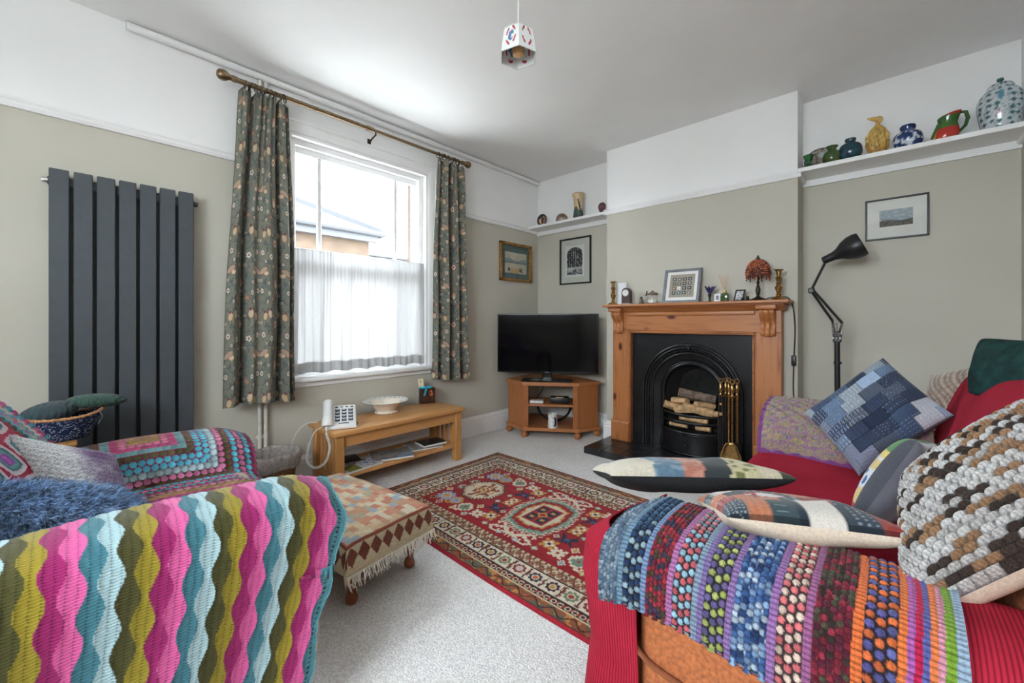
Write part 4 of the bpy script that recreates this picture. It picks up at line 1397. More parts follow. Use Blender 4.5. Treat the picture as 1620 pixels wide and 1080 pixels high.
MB().tube([(3.125, -0.14, SZ + 0.155), (3.147, -0.14, SZ + 0.15), (3.155, -0.14, SZ + 0.115), (3.145, -0.14, SZ + 0.075), (3.118, -0.14, SZ + 0.045)], [0.008, 0.009, 0.009, 0.008, 0.007], 10).build('handle', M_PG, pj)
MB().tube([(3.045, -0.15, SZ + 0.105), (3.03, -0.16, SZ + 0.07), (3.012, -0.165, SZ + 0.03)], [0.012, 0.009, 0.004], 8).build('wing', M_PG, pj)
# big jar
def bigcol(T_, Z_, R_):
    c = np.empty(T_.shape + (3,))
    c[:] = rgb((196, 204, 208))
    sm = vn(T_ * 40, Z_ * 44, 2)
    put(c, sm > 0.7, (150, 164, 172))
    k_ = 13
    ti, zi = np.floor(T_ * k_ / (2 * PI)), np.floor(Z_ * 9)
    fx = T_ * k_ / (2 * PI) - ti - 0.5 + 0.5 * (h2(ti, zi, 1) - 0.5)
    fz = Z_ * 9 - zi - 0.5 + 0.3 * (h2(ti, zi, 2) - 0.5)
    put(c, (np.abs(fx) + np.abs(fz) * 0.9 < 0.33) & (h2(ti, zi, 3) > 0.12), (62, 104, 108))
    x_, z_ = (T_ - 4.55), Z_ - 0.30
    q = np.hypot(x_ * 1.1, z_ * 1.3)
    put(c, q < 0.16, (196, 204, 208))
    put(c, q < 0.12 * (0.6 + 0.4 * np.abs(np.cos(4 * np.arctan2(z_, x_)))), (142, 86, 112))
    x_, z_ = (T_ - 4.62), Z_ - 0.66
    q = np.hypot(x_ * 1.1, z_ * 1.2)
    put(c, q < 0.13, (92, 142, 164))
    return c
bj = pot('lidded_temple_jar', 'large white and green patterned lidded jar at the end of the long shelf', 'jar', (3.268, -0.148, SZ), [(0.0, 0), (0.062, 0.0), (0.074, 0.05), (0.084, 0.12), (0.083, 0.165), (0.066, 0.205), (0.05, 0.215), (0.051, 0.225), (0.04, 0.245), (0.012, 0.254), (0, 0.255)], bigcol, 80, 60)
MB().lathe([(0.008, 0.0), (0.006, 0.008), (0.014, 0.018), (0.012, 0.028), (0, 0.032)], (3.268, -0.148, SZ + 0.25), 14).build('lid_knob', mat('teal_knob_glaze', (72, 110, 108), 0.15, coat=0.5), bj)

# ------------------------------------------------------------------ things on the mantelpiece
MZ = 1.201
MY = -0.34
def candlestick(lb, x):
    g = thing('candlestick', lb, 'candlestick', (x, MY, MZ), 0, 'brass candlesticks on the mantel')
    s_ = 1.0
    MB().lathe([(0.0, 0), (0.0415, 0.0), (0.0439, 0.006), (0.0342, 0.014), (0.0195, 0.02), (0.0122, 0.03)], (x, MY, MZ), 8).build('base', M_BRASS, g)
    MB().lathe([(0.0098, 0.028), (0.0171, 0.036), (0.0098, 0.044), (0.0207, 0.07), (0.0232, 0.082), (0.0110, 0.096), (0.0171, 0.104), (0.0110, 0.112), (0.0159, 0.13), (0.0220, 0.142), (0.0110, 0.152), (0.0134, 0.168), (0.0159, 0.185)], (x, MY, MZ), 20).build('stem', M_BRASS, g)
    MB().lathe([(0.0146, 0.185), (0.0268, 0.193), (0.0281, 0.197), (0.0122, 0.197), (0.0110, 0.17)], (x, MY, MZ), 20).build('drip_pan', M_BRASS, g)
candlestick('brass candlestick at the clock end of the mantelpiece', 1.108)
candlestick('brass candlestick beside the beaded lamp at the mantelpiece end', 2.309)
g = thing('greeting_card', 'white folded card standing behind the candlestick and clock', 'card', (1.15, -0.28, MZ))
MB().add([(1.10, -0.255, MZ), (1.185, -0.255, MZ), (1.185, -0.245, MZ + 0.19), (1.10, -0.245, MZ + 0.19)], [(0, 1, 2, 3)]).add([(1.10, -0.258, MZ), (1.185, -0.258, MZ), (1.185, -0.248, MZ + 0.19), (1.10, -0.248, MZ + 0.19)], [(0, 1, 2, 3)]).build('card_face', mat('white_card', (228, 228, 232), 0.6, var=0.02), g, 0)
MB().ell((1.165, -0.262, MZ + 0.07), (0.012, 0.003, 0.03), 8, 6).build('printed_leaf', mat('green_leaf_print', (112, 128, 70), 0.7), g)
ck = thing('mantel_clock', 'small dark wooden arched clock on the mantelpiece', 'clock', (1.232, MY, MZ))
prof = [(1.196, MZ + 0.008)] + [(1.232 + 0.036 * math.cos(t), MZ + 0.10 + 0.036 * math.sin(t)) for t in np.linspace(PI, 0, 17)] + [(1.268, MZ + 0.008)]
MB().prism(prof, 'y', MY - 0.02, MY + 0.025).build('case', mat('dark_stained_wood', (62, 38, 36), 0.35, var=0.15), ck, 30)
MB().box(1.188, 1.276, MY - 0.026, MY + 0.03, MZ, MZ + 0.009, 0.002).build('base', mat('silver_trim', (170, 168, 166), 0.3, 0.8), ck)
ckf = MB().at((1.232, MY - 0.021, MZ + 0.094), (PI / 2, 0, 0)).lathe([(0.0, 0.0), (0.026, 0.0), (0.026, 0.002), (0, 0.002)], n=28).build('dial', mat('white_dial', (224, 224, 220), 0.4, var=0.01), ck, 30)
MB().tube([(1.232 + 0.027 * math.cos(a_), MY - 0.022, MZ + 0.094 + 0.027 * math.sin(a_)) for a_ in np.linspace(0, 2 * PI, 28, endpoint=False)], 0.0025, 6, closed=True).build('bezel', mat('silver_trim', (170, 168, 166), 0.3, 0.8), ck)
MB().box(1.2315, 1.2335, MY - 0.0255, MY - 0.0245, MZ + 0.094, MZ + 0.112).build('hand', M_BLACK, ck, 0)
MB().at((1.232, MY - 0.025, MZ + 0.094), (0, 1.9, 0)).box(-0.001, 0.001, -0.0005, 0.0005, 0, 0.014).build('hand', M_BLACK, ck, 0)
for q in range(12):
    a_ = q * PI / 6
    MB().at((1.232, MY - 0.0245, MZ + 0.094), (0, a_, 0)).box(-0.0008, 0.0008, -0.0005, 0.0005, 0.019, 0.0235).build('hour_mark', M_BLACK, ckf, 0)
g = thing('trinket_figure', 'tiny grey cat-like figurine between clock and glass jar', 'figurine', (1.362, MY, MZ))
MB().box(1.345, 1.379, MY - 0.014, MY + 0.014, MZ, MZ + 0.01, 0.003).build('base', mat('grey_pewter', (92, 88, 82), 0.4, 0.5), g)
MB().lathe([(0.012, 0.008), (0.015, 0.02), (0.011, 0.036), (0.0, 0.042)], (1.362, MY, MZ), 12).ell((1.362, MY - 0.004, MZ + 0.048), (0.011, 0.011, 0.011), 10, 8).build('body', mat('grey_pewter', (92, 88, 82), 0.4, 0.5), g)
g = thing('glass_jar', 'lidded glass jar with white contents on the mantelpiece', 'jar', (1.455, MY, MZ))
MB().lathe([(0.0, 0.001), (0.038, 0.001), (0.041, 0.006), (0.041, 0.055), (0.037, 0.064), (0.037, 0.072)], (1.455, MY, MZ), 24).build('glass_body', M_GLASS, g)
MB().lathe([(0.0, 0.004), (0.037, 0.004), (0.038, 0.02), (0.037, 0.03), (0, 0.033)], (1.455, MY, MZ), 24).build('contents', mat('white_salts', (214, 212, 206), 0.8, bump=(200, 0.5)), g)
MB().lathe([(0.041, 0.07), (0.043, 0.074), (0.041, 0.082), (0.02, 0.09), (0.008, 0.092), (0.01, 0.1), (0.0, 0.106)], (1.455, MY, MZ), 24).build('lid', mat('brown_ceramic_lid', (112, 96, 82), 0.4, var=0.2), g)
MB().tube([(1.425, MY - 0.03, MZ + 0.1), (1.42, MY - 0.034, MZ + 0.078), (1.418, MY - 0.038, MZ + 0.06)], 0.005, 6).build('wire_clip', mat('dark_bronze', (62, 52, 42), 0.4, 0.8), g)
# grey framed grid of sixteen tiny pictures, leaning back
fr_ = thing('leaning_frame', 'grey square frame with sixteen tiny pictures leaning on the chimney breast', 'picture', (1.667, -0.31, MZ))
def fr_pt(u, v, d=0.0):   # u,v 0..1 in the frame plane
    return Vector((1.529 + 0.275 * u, -0.325 + 0.07 * v - d, MZ + 0.001 + 0.262 * v - 0.25 * d * 0))
def fr_box(u0, u1, v0, v1, d0, d1):
    b = MB()
    vs = [fr_pt(u, v, d) for d in (d0, d1) for u, v in ((u0, v0), (u1, v0), (u1, v1), (u0, v1))]
    b.add(vs, [(0, 1, 2, 3), (7, 6, 5, 4), (0, 4, 5, 1), (1, 5, 6, 2), (2, 6, 7, 3), (3, 7, 4, 0)])
    return b
M_GREYF = mat('blue_grey_frame', (116, 120, 126), 0.5, var=0.05)
for q in ((0, 1, 0, 0.07), (0, 1, 0.93, 1), (0, 0.07, 0.07, 0.93), (0.93, 1, 0.07, 0.93)):
    fr_box(*q, -0.01, 0.014).build('frame_rail', M_GREYF, fr_, 0)
fr_box(0.07, 0.93, 0.07, 0.93, -0.008, 0.002).build('mount', mat('white_mount', (226, 224, 222), 0.8, var=0.01), fr_, 0)
fr_box(0.16, 0.84, 0.16, 0.84, 0.002, 0.0035).build('linen_panel', mat('taupe_linen', (156, 148, 136), 0.9, var=0.08, vscale=300), fr_, 0)
tc_ = [(70, 74, 72), (88, 92, 88), (60, 62, 60), (64, 66, 68), (74, 76, 66), (96, 90, 86), (58, 62, 62), (84, 86, 84), (120, 92, 62), (198, 200, 196), (60, 62, 64), (66, 64, 66), (62, 70, 66), (70, 108, 116), (58, 72, 66), (112, 114, 112)]
for q in range(16):
    i, j = q % 4, 3 - q // 4
    u0, v0 = 0.245 + i * 0.14, 0.245 + j * 0.135
    o = fr_box(u0, u0 + 0.1, v0, v0 + 0.095, 0.0035, 0.0055).build('tiny_picture', mat('tiny_print_%d' % q, tc_[q], 0.7, var=0.3, vscale=120), fr_, 0)
    fr_box(u0 + 0.03, u0 + 0.07, v0 + 0.03, v0 + 0.065, 0.0055, 0.006).build('motif', mat('pale_motif', (190, 188, 180), 0.7, var=0.2, vscale=150), o, 0)
# purple flower vase
g = thing('flower_ornament', 'slim glass bud vase holding purple flowers on the mantelpiece', 'vase', (1.884, MY, MZ))
MB().lathe([(0.012, 0.0), (0.013, 0.004), (0.006, 0.012), (0.008, 0.03), (0.014, 0.055), (0.011, 0.055), (0.005, 0.03), (0.0, 0.012)], (1.884, MY, MZ), 14).build('bud_vase', mat('dark_green_glass', (38, 62, 52), 0.1, coat=0.5), g)
for q in range(9):
    a_ = q * 2 * PI / 9
    e_ = 0.012 + 0.014 * (q % 3 == 0)
    MB().tube([(1.884, MY, MZ + 0.05), (1.884 + 0.014 * math.cos(a_), MY + 0.014 * math.sin(a_), MZ + 0.085), (1.884 + (0.02 + e_) * math.cos(a_), MY + (0.02 + e_) * math.sin(a_), MZ + 0.112)], [0.004, 0.009, 0.002], 6).build('petal', mat('violet_petal', (52, 46, 96), 0.6, var=0.3), g)
g = thing('small_card_box', 'small white carton with dark print beside the reed diffuser', 'box', (1.940, MY, MZ))
MB().box(1.918, 1.958, MY - 0.012, MY + 0.02, MZ, MZ + 0.055, 0.001).build('carton', mat('white_card', (228, 228, 232), 0.6, var=0.02), g, 0)
MB().box(1.930, 1.948, MY - 0.013, MY - 0.0115, MZ + 0.012, MZ + 0.042).build('printed_panel', mat('blue_grey_print', (110, 118, 128), 0.6, var=0.3, vscale=200), g, 0)
g = thing('reed_diffuser', 'green glass reed diffuser with pale sticks on the mantelpiece', 'diffuser', (1.985, MY, MZ))
MB().box(1.960, 2.008, MY - 0.024, MY + 0.024, MZ, MZ + 0.058, 0.006, 2).build('bottle', mat('green_bottle_glass', (58, 84, 40), 0.08, coat=0.6, var=0.2), g)
MB().lathe([(0.016, 0.056), (0.012, 0.062), (0.012, 0.08), (0.008, 0.08)], (1.985, MY, MZ), 14).build('neck', mat('gold_neck', (180, 150, 100), 0.3, 0.7), g)
for q in range(7):
    a_ = q * 0.9
    MB().tube([(1.985, MY, MZ + 0.06), (1.985 + 0.035 * math.cos(a_) - 0.008, MY + 0.02 * math.sin(a_), MZ + 0.19 - 0.006 * (q % 3))], 0.0016, 5).build('reed', mat('pale_reed', (206, 172, 142), 0.8), g)
g = thing('photo_frame', 'small black photo frame tilted on the mantelpiece', 'picture', (2.073, MY, MZ))
def pf(u0, u1, v0, v1, d0, d1):
    b = MB()
    vs = [Vector((2.042 + 0.062 * u + 0.012 * v, MY - 0.01 + 0.02 * v - d, MZ + 0.078 * v)) for d in (d0, d1) for u, v in ((u0, v0), (u1, v0), (u1, v1), (u0, v1))]
    return b.add(vs, [(0, 1, 2, 3), (7, 6, 5, 4), (0, 4, 5, 1), (1, 5, 6, 2), (2, 6, 7, 3), (3, 7, 4, 0)])
pf(0, 1, 0, 1, 0, 0.006).build('frame', M_BLACK, g, 0)
pf(0.16, 0.84, 0.12, 0.88, 0.006, 0.007).build('photograph', mat('grey_photo', (150, 152, 154), 0.4, var=0.6, vscale=70), g, 0)
for q, (x, h_, nm, lb) in enumerate(((2.105, 0.022, 'pebble_ornament', 'tiny black ornament beside the photo frame'), (2.135, 0.032, 'metal_ornament', 'tiny dark metal ornament at the foot of the beaded lamp'))):
    tag(MB().lathe([(0.0, 0), (0.012, 0.0), (0.014, 0.006), (0.008, 0.014), (0.01, h_ * 0.8), (0.0, h_)], (x, MY - 0.03, MZ), 12).build(nm, M_BLACK), lb, 'ornament')
# beaded lamp
LX = 2.19
lp = thing('beaded_table_lamp', 'small lamp with amber beaded dome shade on the mantelpiece', 'lamp', (LX, MY, MZ))
M_BRZ = mat('dark_bronze_lamp', (48, 40, 36), 0.4, 0.6, var=0.2)
MB().lathe([(0.0, 0), (0.046, 0.0), (0.048, 0.005), (0.036, 0.014), (0.018, 0.02), (0.009, 0.03)], (LX, MY, MZ), 20).build('base', M_BRZ, lp)
MB().lathe([(0.008, 0.028), (0.012, 0.045), (0.016, 0.07), (0.01, 0.095), (0.006, 0.11), (0.011, 0.12), (0.006, 0.13), (0.006, 0.26)], (LX, MY, MZ), 16).build('stem', M_BRZ, lp)
MB().lathe([(0.003, 0.258), (0.012, 0.272), (0.014, 0.283), (0.005, 0.292), (0.008, 0.298), (0, 0.304)], (LX, MY, MZ), 12).build('finial', M_BRZ, lp)
bc = [mat('amber_bead_%d' % q, c, 0.18, var=0.2, coat=0.3) for q, c in enumerate(((150, 74, 40), (118, 52, 34), (176, 98, 58), (92, 42, 36)))]
dome = MB().lathe([(0.064, 0.165), (0.066, 0.19), (0.062, 0.22), (0.05, 0.25), (0.03, 0.268), (0.006, 0.276)], (LX, MY, MZ), 24)
shade = dome.build('shade_net', mat('shade_wire_net', (84, 46, 34), 0.7, var=0.2), lp)
bds = [MB() for _ in bc]
rb = random.Random(3)
for row in range(11):
    a0 = row / 10 * 1.45
    zz, rr_ = 0.178 + 0.095 * math.sin(a0), 0.070 * math.cos(a0 * 0.98) + 0.002
    nb_ = max(6, int(2 * PI * rr_ / 0.0125))
    for q in range(nb_):
        t_ = 2 * PI * (q + 0.5 * (row % 2)) / nb_
        bds[rb.randrange(4)].ell((LX + rr_ * math.cos(t_), MY + rr_ * math.sin(t_), MZ + zz), (0.0062, 0.0062, 0.0062), 6, 4)
for q in range(30):
    t_ = 2 * PI * q / 30
    for d in range(1 + (q % 5 != 0) + (q % 5 in (2, 3)) + (q % 5 == 2)):
        bds[rb.randrange(4)].ell((LX + 0.069 * math.cos(t_), MY + 0.069 * math.sin(t_), MZ + 0.172 - d * 0.012), (0.0058, 0.0058, 0.0066), 6, 4)
for b, m_ in zip(bds, bc):
    o = b.build('beads', m_, shade)
    o['kind'] = 'stuff'
cb_ = MB()
cpath, _ = smooth_path([(2.225, MY + 0.03, MZ + 0.006), (2.255, MY + 0.045, MZ + 0.018), (2.31, MY + 0.055, MZ + 0.022), (2.352, -0.27, MZ + 0.012), (2.374, -0.255, 1.15), (2.382, -0.24, 1.0), (2.375, -0.238, 0.8), (2.372, -0.238, 0.62), (2.378, -0.238, 0.48), (2.368, -0.238, 0.30)], 60)
cordo = thing('lamp_cord', 'black lamp cord with inline switch hanging down the chimney breast', 'cord', (2.372, -0.238, 0.3))
MB().tube([tuple(p) for p in cpath], 0.0035, 6).build('cable', M_BLACK, cordo)
MB().box(2.362, 2.388, -0.25, -0.226, 0.765, 0.835, 0.005, 2).build('inline_switch', M_BLACK, cordo)

# ------------------------------------------------------------------ floor lamp
fl = thing('floor_lamp', 'black jointed floor lamp with bell shade behind the sofa', 'floor lamp', (2.605, -0.28, 0))
LY = -0.28
MB().lathe([(0.0, 0), (0.13, 0.0), (0.132, 0.012), (0.12, 0.02), (0.03, 0.03), (0.016, 0.05)], (2.608, LY, 0), 28).build('base', M_BLACK, fl)
MB().tube([(2.608, LY, 0.03), (2.603, LY, 0.94)], 0.0145, 12).build('pole', M_BLACK, fl)
MB().lathe([(0.02, 0), (0.02, 0.012)], (2.606, LY, 0.80), 12).build('collar', M_BLACK, fl)
MB().box(2.583, 2.625, LY - 0.016, LY + 0.016, 0.93, 1.0, 0.006).tube([(2.592, LY, 0.98), (2.580, LY, 1.065)], 0.006, 8).tube([(2.612, LY, 0.98), (2.628, LY, 1.05)], 0.006, 8).build('bracket', M_BLACK, fl)
M_CHR = mat('dull_chrome', (188, 180, 176), 0.25, 0.9)
for x, y_, x2 in ((2.584, LY - 0.018, 2.588), (2.602, LY - 0.02, 2.604), (2.628, LY - 0.018, 2.622)):
    hx = []
    for q in range(90):
        a_ = q * 0.9
        t_ = q / 89
        hx.append((x + (x2 - x) * t_ + 0.006 * math.cos(a_), y_ + 0.006 * math.sin(a_), 1.05 - 0.10 * t_))
    MB().tube(hx, 0.0016, 4).build('spring', M_CHR, fl)
KN = (2.473, LY, 1.255)
MB().tube([(2.582, LY + 0.01, 1.06), KN], 0.0075, 8).build('lower_arm', M_BLACK, fl)
MB().tube([(2.628, LY - 0.01, 1.05), (2.482, LY - 0.01, 1.262)], 0.0075, 8).build('lower_arm', M_BLACK, fl)
MB().box(2.458, 2.492, LY - 0.016, LY + 0.016, 1.238, 1.272, 0.006).build('knuckle', M_BLACK, fl)
HD = Vector((2.553, LY, 1.447))
MB().tube([KN, tuple(HD)], 0.0075, 8).build('upper_arm', M_BLACK, fl)
ax = Vector((0.91, -0.05, 0.40)).normalized()
rot = Vector((0, 0, 1)).rotation_difference(ax).to_matrix().to_4x4()
b = MB()
b.M = Matrix.Translation(HD - ax * 0.02) @ rot
b.lathe([(0.0, 0), (0.022, 0.0), (0.024, 0.006), (0.024, 0.03), (0.027, 0.06), (0.036, 0.085), (0.058, 0.115), (0.072, 0.15), (0.075, 0.185), (0.070, 0.205), (0.067, 0.205), (0.070, 0.18), (0.05, 0.115), (0.02, 0.07), (0, 0.06)], n=32)
shd = b.build('shade', M_BLACK, fl, 60)
b = MB()
b.M = Matrix.Translation(HD - ax * 0.022) @ rot
b.lathe([(0.0, -0.003), (0.014, -0.003), (0.016, 0.002), (0, 0.002)], n=16)
b.build('shade_cap', M_CHR, shd)

# ------------------------------------------------------------------ pendant lamp
pd = thing('pendant_lamp', 'hexagonal white glass pendant lamp painted with coloured motifs', 'ceiling lamp', (1.716, -2.22, 2.1))
PX, PY = 1.716, -2.22
MB().lathe([(0.0, 0.0), (0.045, 0.0), (0.04, -0.02), (0.012, -0.03), (0, -0.03)], (PX, PY, H), 20).build('ceiling_rose', M_WHITE, pd)
MB().tube([(PX, PY, H - 0.02), (PX, PY, 2.285)], 0.003, 6).build('flex', M_WHITE, pd)
def shade_col(TH, Z):
    c = np.empty(TH.shape + (3,))
    c[:] = rgb((224, 226, 226))
    fu = (TH * 6 / (2 * PI)) % 1.0
    face = np.floor(TH * 6 / (2 * PI))
    x, z = fu - 0.5, Z - 0.5
    q = (np.hypot(x * 1.1, z * 1.0))
    rg = np.abs(q - 0.33) < 0.05
    put(c, rg & (np.sin(np.arctan2(z, x) * 4 + face) > -0.3), (168, 66, 72))
    n = vn(fu * 7 + face * 9, Z * 7, 5)
    put(c, (q < 0.22) & (n > 0.5) & (face % 2 == 0), (86, 118, 156))
    put(c, (q < 0.22) & (n < 0.3), (196, 168, 150))
    return c
nv_, nu_ = 40, 180
TH, Z = np.meshgrid(np.linspace(0, 2 * PI, nu_, endpoint=False), np.linspace(0, 1, nv_))
hexr = math.cos(PI / 6) / np.cos((TH % (PI / 3)) - PI / 6)
R0 = np.interp(Z, [0, 0.08, 0.25, 0.85, 1.0], [0.082, 0.080, 0.078, 0.066, 0.05])
P = np.stack([PX + R0 * hexr * np.cos(TH + 0.25), PY + R0 * hexr * np.sin(TH + 0.25), 2.155 + 0.115 * Z], -1)
psm = painted('opal_glass', 0.15, coat=0.3, var=0.02)
sheet('glass_shade', P, shade_col(TH, Z), psm, pd, 0.004, smooth=35, wrap=True)
MB().lathe([(0.05, 2.268), (0.02, 2.276), (0.012, 2.29), (0.0, 2.292)], (PX, PY, 0), 6).build('shade_top', mat('white_opal', (226, 228, 228), 0.2), pd, 30)
MB().lathe([(0.012, 2.285), (0.014, 2.245), (0.016, 2.235), (0.0, 2.235)], (PX, PY, 0), 14).build('lamp_holder', M_WHITE, pd)
MB().lathe([(0.012, 2.24), (0.013, 2.225), (0.024, 2.20), (0.028, 2.182), (0.022, 2.165), (0.008, 2.157), (0, 2.156)], (PX, PY, 0), 20).build('bulb', mat('amber_bulb_glass', (206, 164, 112), 0.08, coat=0.8, var=0.1), pd)

# ------------------------------------------------------------------ coffee table
ct = thing('coffee_table', 'oak coffee table with slatted ends and magazine shelf', 'table', (0.26, -1.93, 0))
X0, X1, Y0, Y1 = 0.07, 0.455, -2.44, -1.43
MB().box(X0, X1, Y0, Y1, 0.372, 0.40, 0.005, 2).build('table_top', M_OAK, ct)
LG = [(X0 + 0.02, Y0 + 0.02), (X1 - 0.075, Y0 + 0.02), (X0 + 0.02, Y1 - 0.075), (X1 - 0.075, Y1 - 0.075)]
for x, y in LG:
    MB().box(x, x + 0.055, y, y + 0.055, 0, 0.372, 0.003).build('leg', M_OAKZ, ct)
for x in (X0 + 0.035, X1 - 0.06):
    MB().box(x, x + 0.022, Y0 + 0.07, Y1 - 0.07, 0.295, 0.372, 0.002).build('apron', M_OAK, ct)
for y in (Y0 + 0.035, Y1 - 0.06):
    MB().box(X0 + 0.07, X1 - 0.07, y, y + 0.022, 0.325, 0.372, 0.002).build('end_rail', M_OAKX, ct)
    MB().box(X0 + 0.07, X1 - 0.07, y, y + 0.022, 0.09, 0.125, 0.002).build('end_rail', M_OAKX, ct)
    for q in range(4):
        x = X0 + 0.092 + q * 0.056
        MB().box(x, x + 0.03, y + 0.004, y + 0.018, 0.124, 0.326, 0.002).build('slat', M_OAKZ, ct)
MB().box(X0 + 0.03, X1 - 0.03, Y0 + 0.05, Y1 - 0.05, 0.105, 0.128, 0.002).build('magazine_shelf', M_OAK, ct)

def magazine(lb, c, w_, d_, rz, th, colr, fn=None):
    g = thing('magazine', lb, 'magazine', c, rz, 'magazines under the coffee table')
    MB().box(-w_ / 2, w_ / 2, -d_ / 2, d_ / 2, 0, th, 0.001).build('pages', mat('white_paper', (210, 210, 206), 0.7, var=0.03), g, 0)
    U, V = np.meshgrid(np.linspace(0, 1, 40), np.linspace(0, 1, 50))
    P = np.stack([-w_ / 2 + w_ * U, -d_ / 2 + d_ * V, th + 0.0012 + 0.003 * np.sin(PI * U)], -1)
    cc = np.broadcast_to(rgb(colr), U.shape + (3,)).copy()
    if fn: fn(U, V, cc)
    sheet('cover', P, cc, painted('glossy_cover', 0.25, coat=0.2, var=0.02), g, smooth=180)
ZS = 0.129
def c_a(U, V, c):
    put(c, (U > 0.5) & (V < 0.42) & (V > 0.08), (132, 134, 62))
    put(c, (U > 0.1) & (U < 0.45) & (V > 0.1) & (V < 0.8) & (vn(U * 20, V * 20, 1) > 0.5), (92, 96, 106))
    put(c, (V > 0.5) & (U > 0.5) & (vn(U * 16, V * 16, 3) > 0.55), (110, 120, 150))
def c_b(U, V, c):
    put(c, vn(U * 7, V * 7, 4) > 0.55, (128, 124, 122))
    put(c, (U > 0.6) & (V > 0.6) & (vn(U * 9, V * 9, 5) > 0.4), (132, 158, 182))
def c_d(U, V, c):
    put(c, (V < 0.12), (176, 176, 172))
magazine('magazine with a green picture at the telephone end of the table shelf', (0.33, -2.235, ZS), 0.19, 0.26, 0.12, 0.012, (196, 196, 202), c_a)
magazine('dark magazine behind the green-pictured one on the table shelf', (0.20, -2.27, ZS), 0.16, 0.20, -0.2, 0.016, (40, 42, 46))
magazine('grey newspaper spread across the middle of the table shelf', (0.31, -1.98, ZS + 0.002), 0.21, 0.27, -0.35, 0.012, (146, 142, 138), c_b)
magazine('pale brochure under the black booklet on the table shelf', (0.28, -1.70, ZS), 0.20, 0.24, -0.25, 0.007, (150, 150, 146), c_d)
magazine('black booklet lying on top of the pale brochure', (0.30, -1.64, ZS + 0.011), 0.15, 0.19, -0.12, 0.012, (48, 46, 46), None)

# telephone
ph = thing('telephone', 'white big-button telephone on the end of the coffee table', 'telephone', (0.305, -2.345, 0.401), -0.42)
M_PHW = mat('white_phone_plastic', (222, 222, 220), 0.35, var=0.01)
M_KEY = mat('dark_blue_key', (52, 58, 72), 0.4, var=0.05)
# local: x to the front of the table (camera), y along; tilted wedge body
def wedge(b, x0, x1, y0, y1, zb, zf, t0=0.0):
    return b.add([(x0, y0, t0), (x1, y0, t0), (x1, y1, t0), (x0, y1, t0), (x0, y0, zb), (x1, y0, zf), (x1, y1, zf), (x0, y1, zb)],
                 [(0, 3, 2, 1), (4, 5, 6, 7), (0, 1, 5, 4), (1, 2, 6, 5), (2, 3, 7, 6), (3, 0, 4, 7)])
b = MB()
wedge(b, -0.095, 0.095, -0.075, 0.105, 0.115, 0.022)
bd_ = b.build('body', M_PHW, ph, 20)
md = bd_.modifiers.new('soft_edges', 'BEVEL'); md.width = 0.008; md.segments = 3
SL = math.atan2(0.115 - 0.022, 0.19)
def key_pt(lx, ly, h_=0.0):
    t_ = (lx + 0.095) / 0.19
    return (lx + math.sin(SL) * h_, ly, 0.115 + (0.022 - 0.115) * t_ + math.cos(SL) * h_)
for r_ in range(4):
    for c_ in range(3):
        kx, ky = -0.042 + r_ * 0.029, -0.005 + c_ * 0.038
        b = MB().at(key_pt(kx, ky, 0.001), (0, SL, 0)).box(-0.011, 0.011, -0.014, 0.014, -0.002, 0.006, 0.003)
        o = b.build('key', M_KEY, ph)
        MB().at(key_pt(kx - 0.002, ky, 0.0072), (0, SL, 0)).box(-0.006, 0.006, -0.009, 0.009, 0, 0.0012, 0.0005).build('key_top', mat('pale_key_top', (170, 178, 188), 0.4), o, 0)
for c_ in range(4):
    MB().at(key_pt(-0.072, -0.01 + c_ * 0.03, 0.001), (0, SL, 0)).box(-0.004, 0.004, -0.009, 0.009, -0.001, 0.003, 0.001).build('memory_key', M_KEY, ph)
MB().at(key_pt(0.072, 0.03, 0.0008), (0, SL, 0)).box(-0.003, 0.003, -0.03, 0.03, -0.001, 0.0012).build('model_strip', M_KEY, ph, 0)
hs_path, _ = smooth_path([key_pt(-0.10, -0.06, 0.012), key_pt(-0.075, -0.06, 0.03), key_pt(-0.03, -0.06, 0.043), key_pt(0.03, -0.06, 0.043), key_pt(0.075, -0.06, 0.03), key_pt(0.10, -0.06, 0.012)], 22)
rr2 = [0.026, 0.029] + [0.028] * 3 + [0.024] * 12 + [0.028] * 3 + [0.029, 0.026]
MB().tube([tuple(p) for p in hs_path], rr2, 14, flat=1.15).build('handset', M_PHW, ph)
MB().box(-0.02, 0.02, 0.105, 0.112, 0.004, 0.02, 0.002).build('side_switch', M_BLACK, ph)
# coiled cord: handset end -> over table edge -> back to the body
def world_ph(p):
    c_, s_ = math.cos(-0.42), math.sin(-0.42)
    return Vector((0.305 + c_ * p[0] - s_ * p[1], -2.345 + s_ * p[0] + c_ * p[1], 0.401 + p[2]))
pA, pB = world_ph((0.10, -0.062, 0.03)), world_ph((0.02, -0.085, 0.012))
cp, cl = smooth_path([tuple(pA), (0.43, -2.47, 0.40), (0.475, -2.47, 0.33), (0.475, -2.50, 0.25), (0.44, -2.545, 0.225), (0.38, -2.56, 0.26), (0.33, -2.53, 0.33), (0.31, -2.49, 0.395), tuple(pB)], 560)
hel = []
tg = np.gradient(cp, axis=0)
for q in range(560):
    d = Vector(tg[q]).normalized()
    a_ = d.orthogonal().normalized()
    b_ = d.cross(a_)
    am = 0.0065 if 60 < q < 440 else 0.0018
    w_ = q * 1.15
    hel.append(tuple(Vector(cp[q]) + (a_ * math.cos(w_) + b_ * math.sin(w_)) * am))
tag(MB().tube(hel, 0.0019, 5).build('coiled_telephone_lead', M_PHW), 'white coiled telephone cord looping over the coffee table end', 'cord')
tw, _ = smooth_path([(0.12, -2.40, 0.404), (0.10, -2.47, 0.40), (0.07, -2.52, 0.33), (0.05, -2.545, 0.2), (0.045, -2.54, 0.08)], 30)
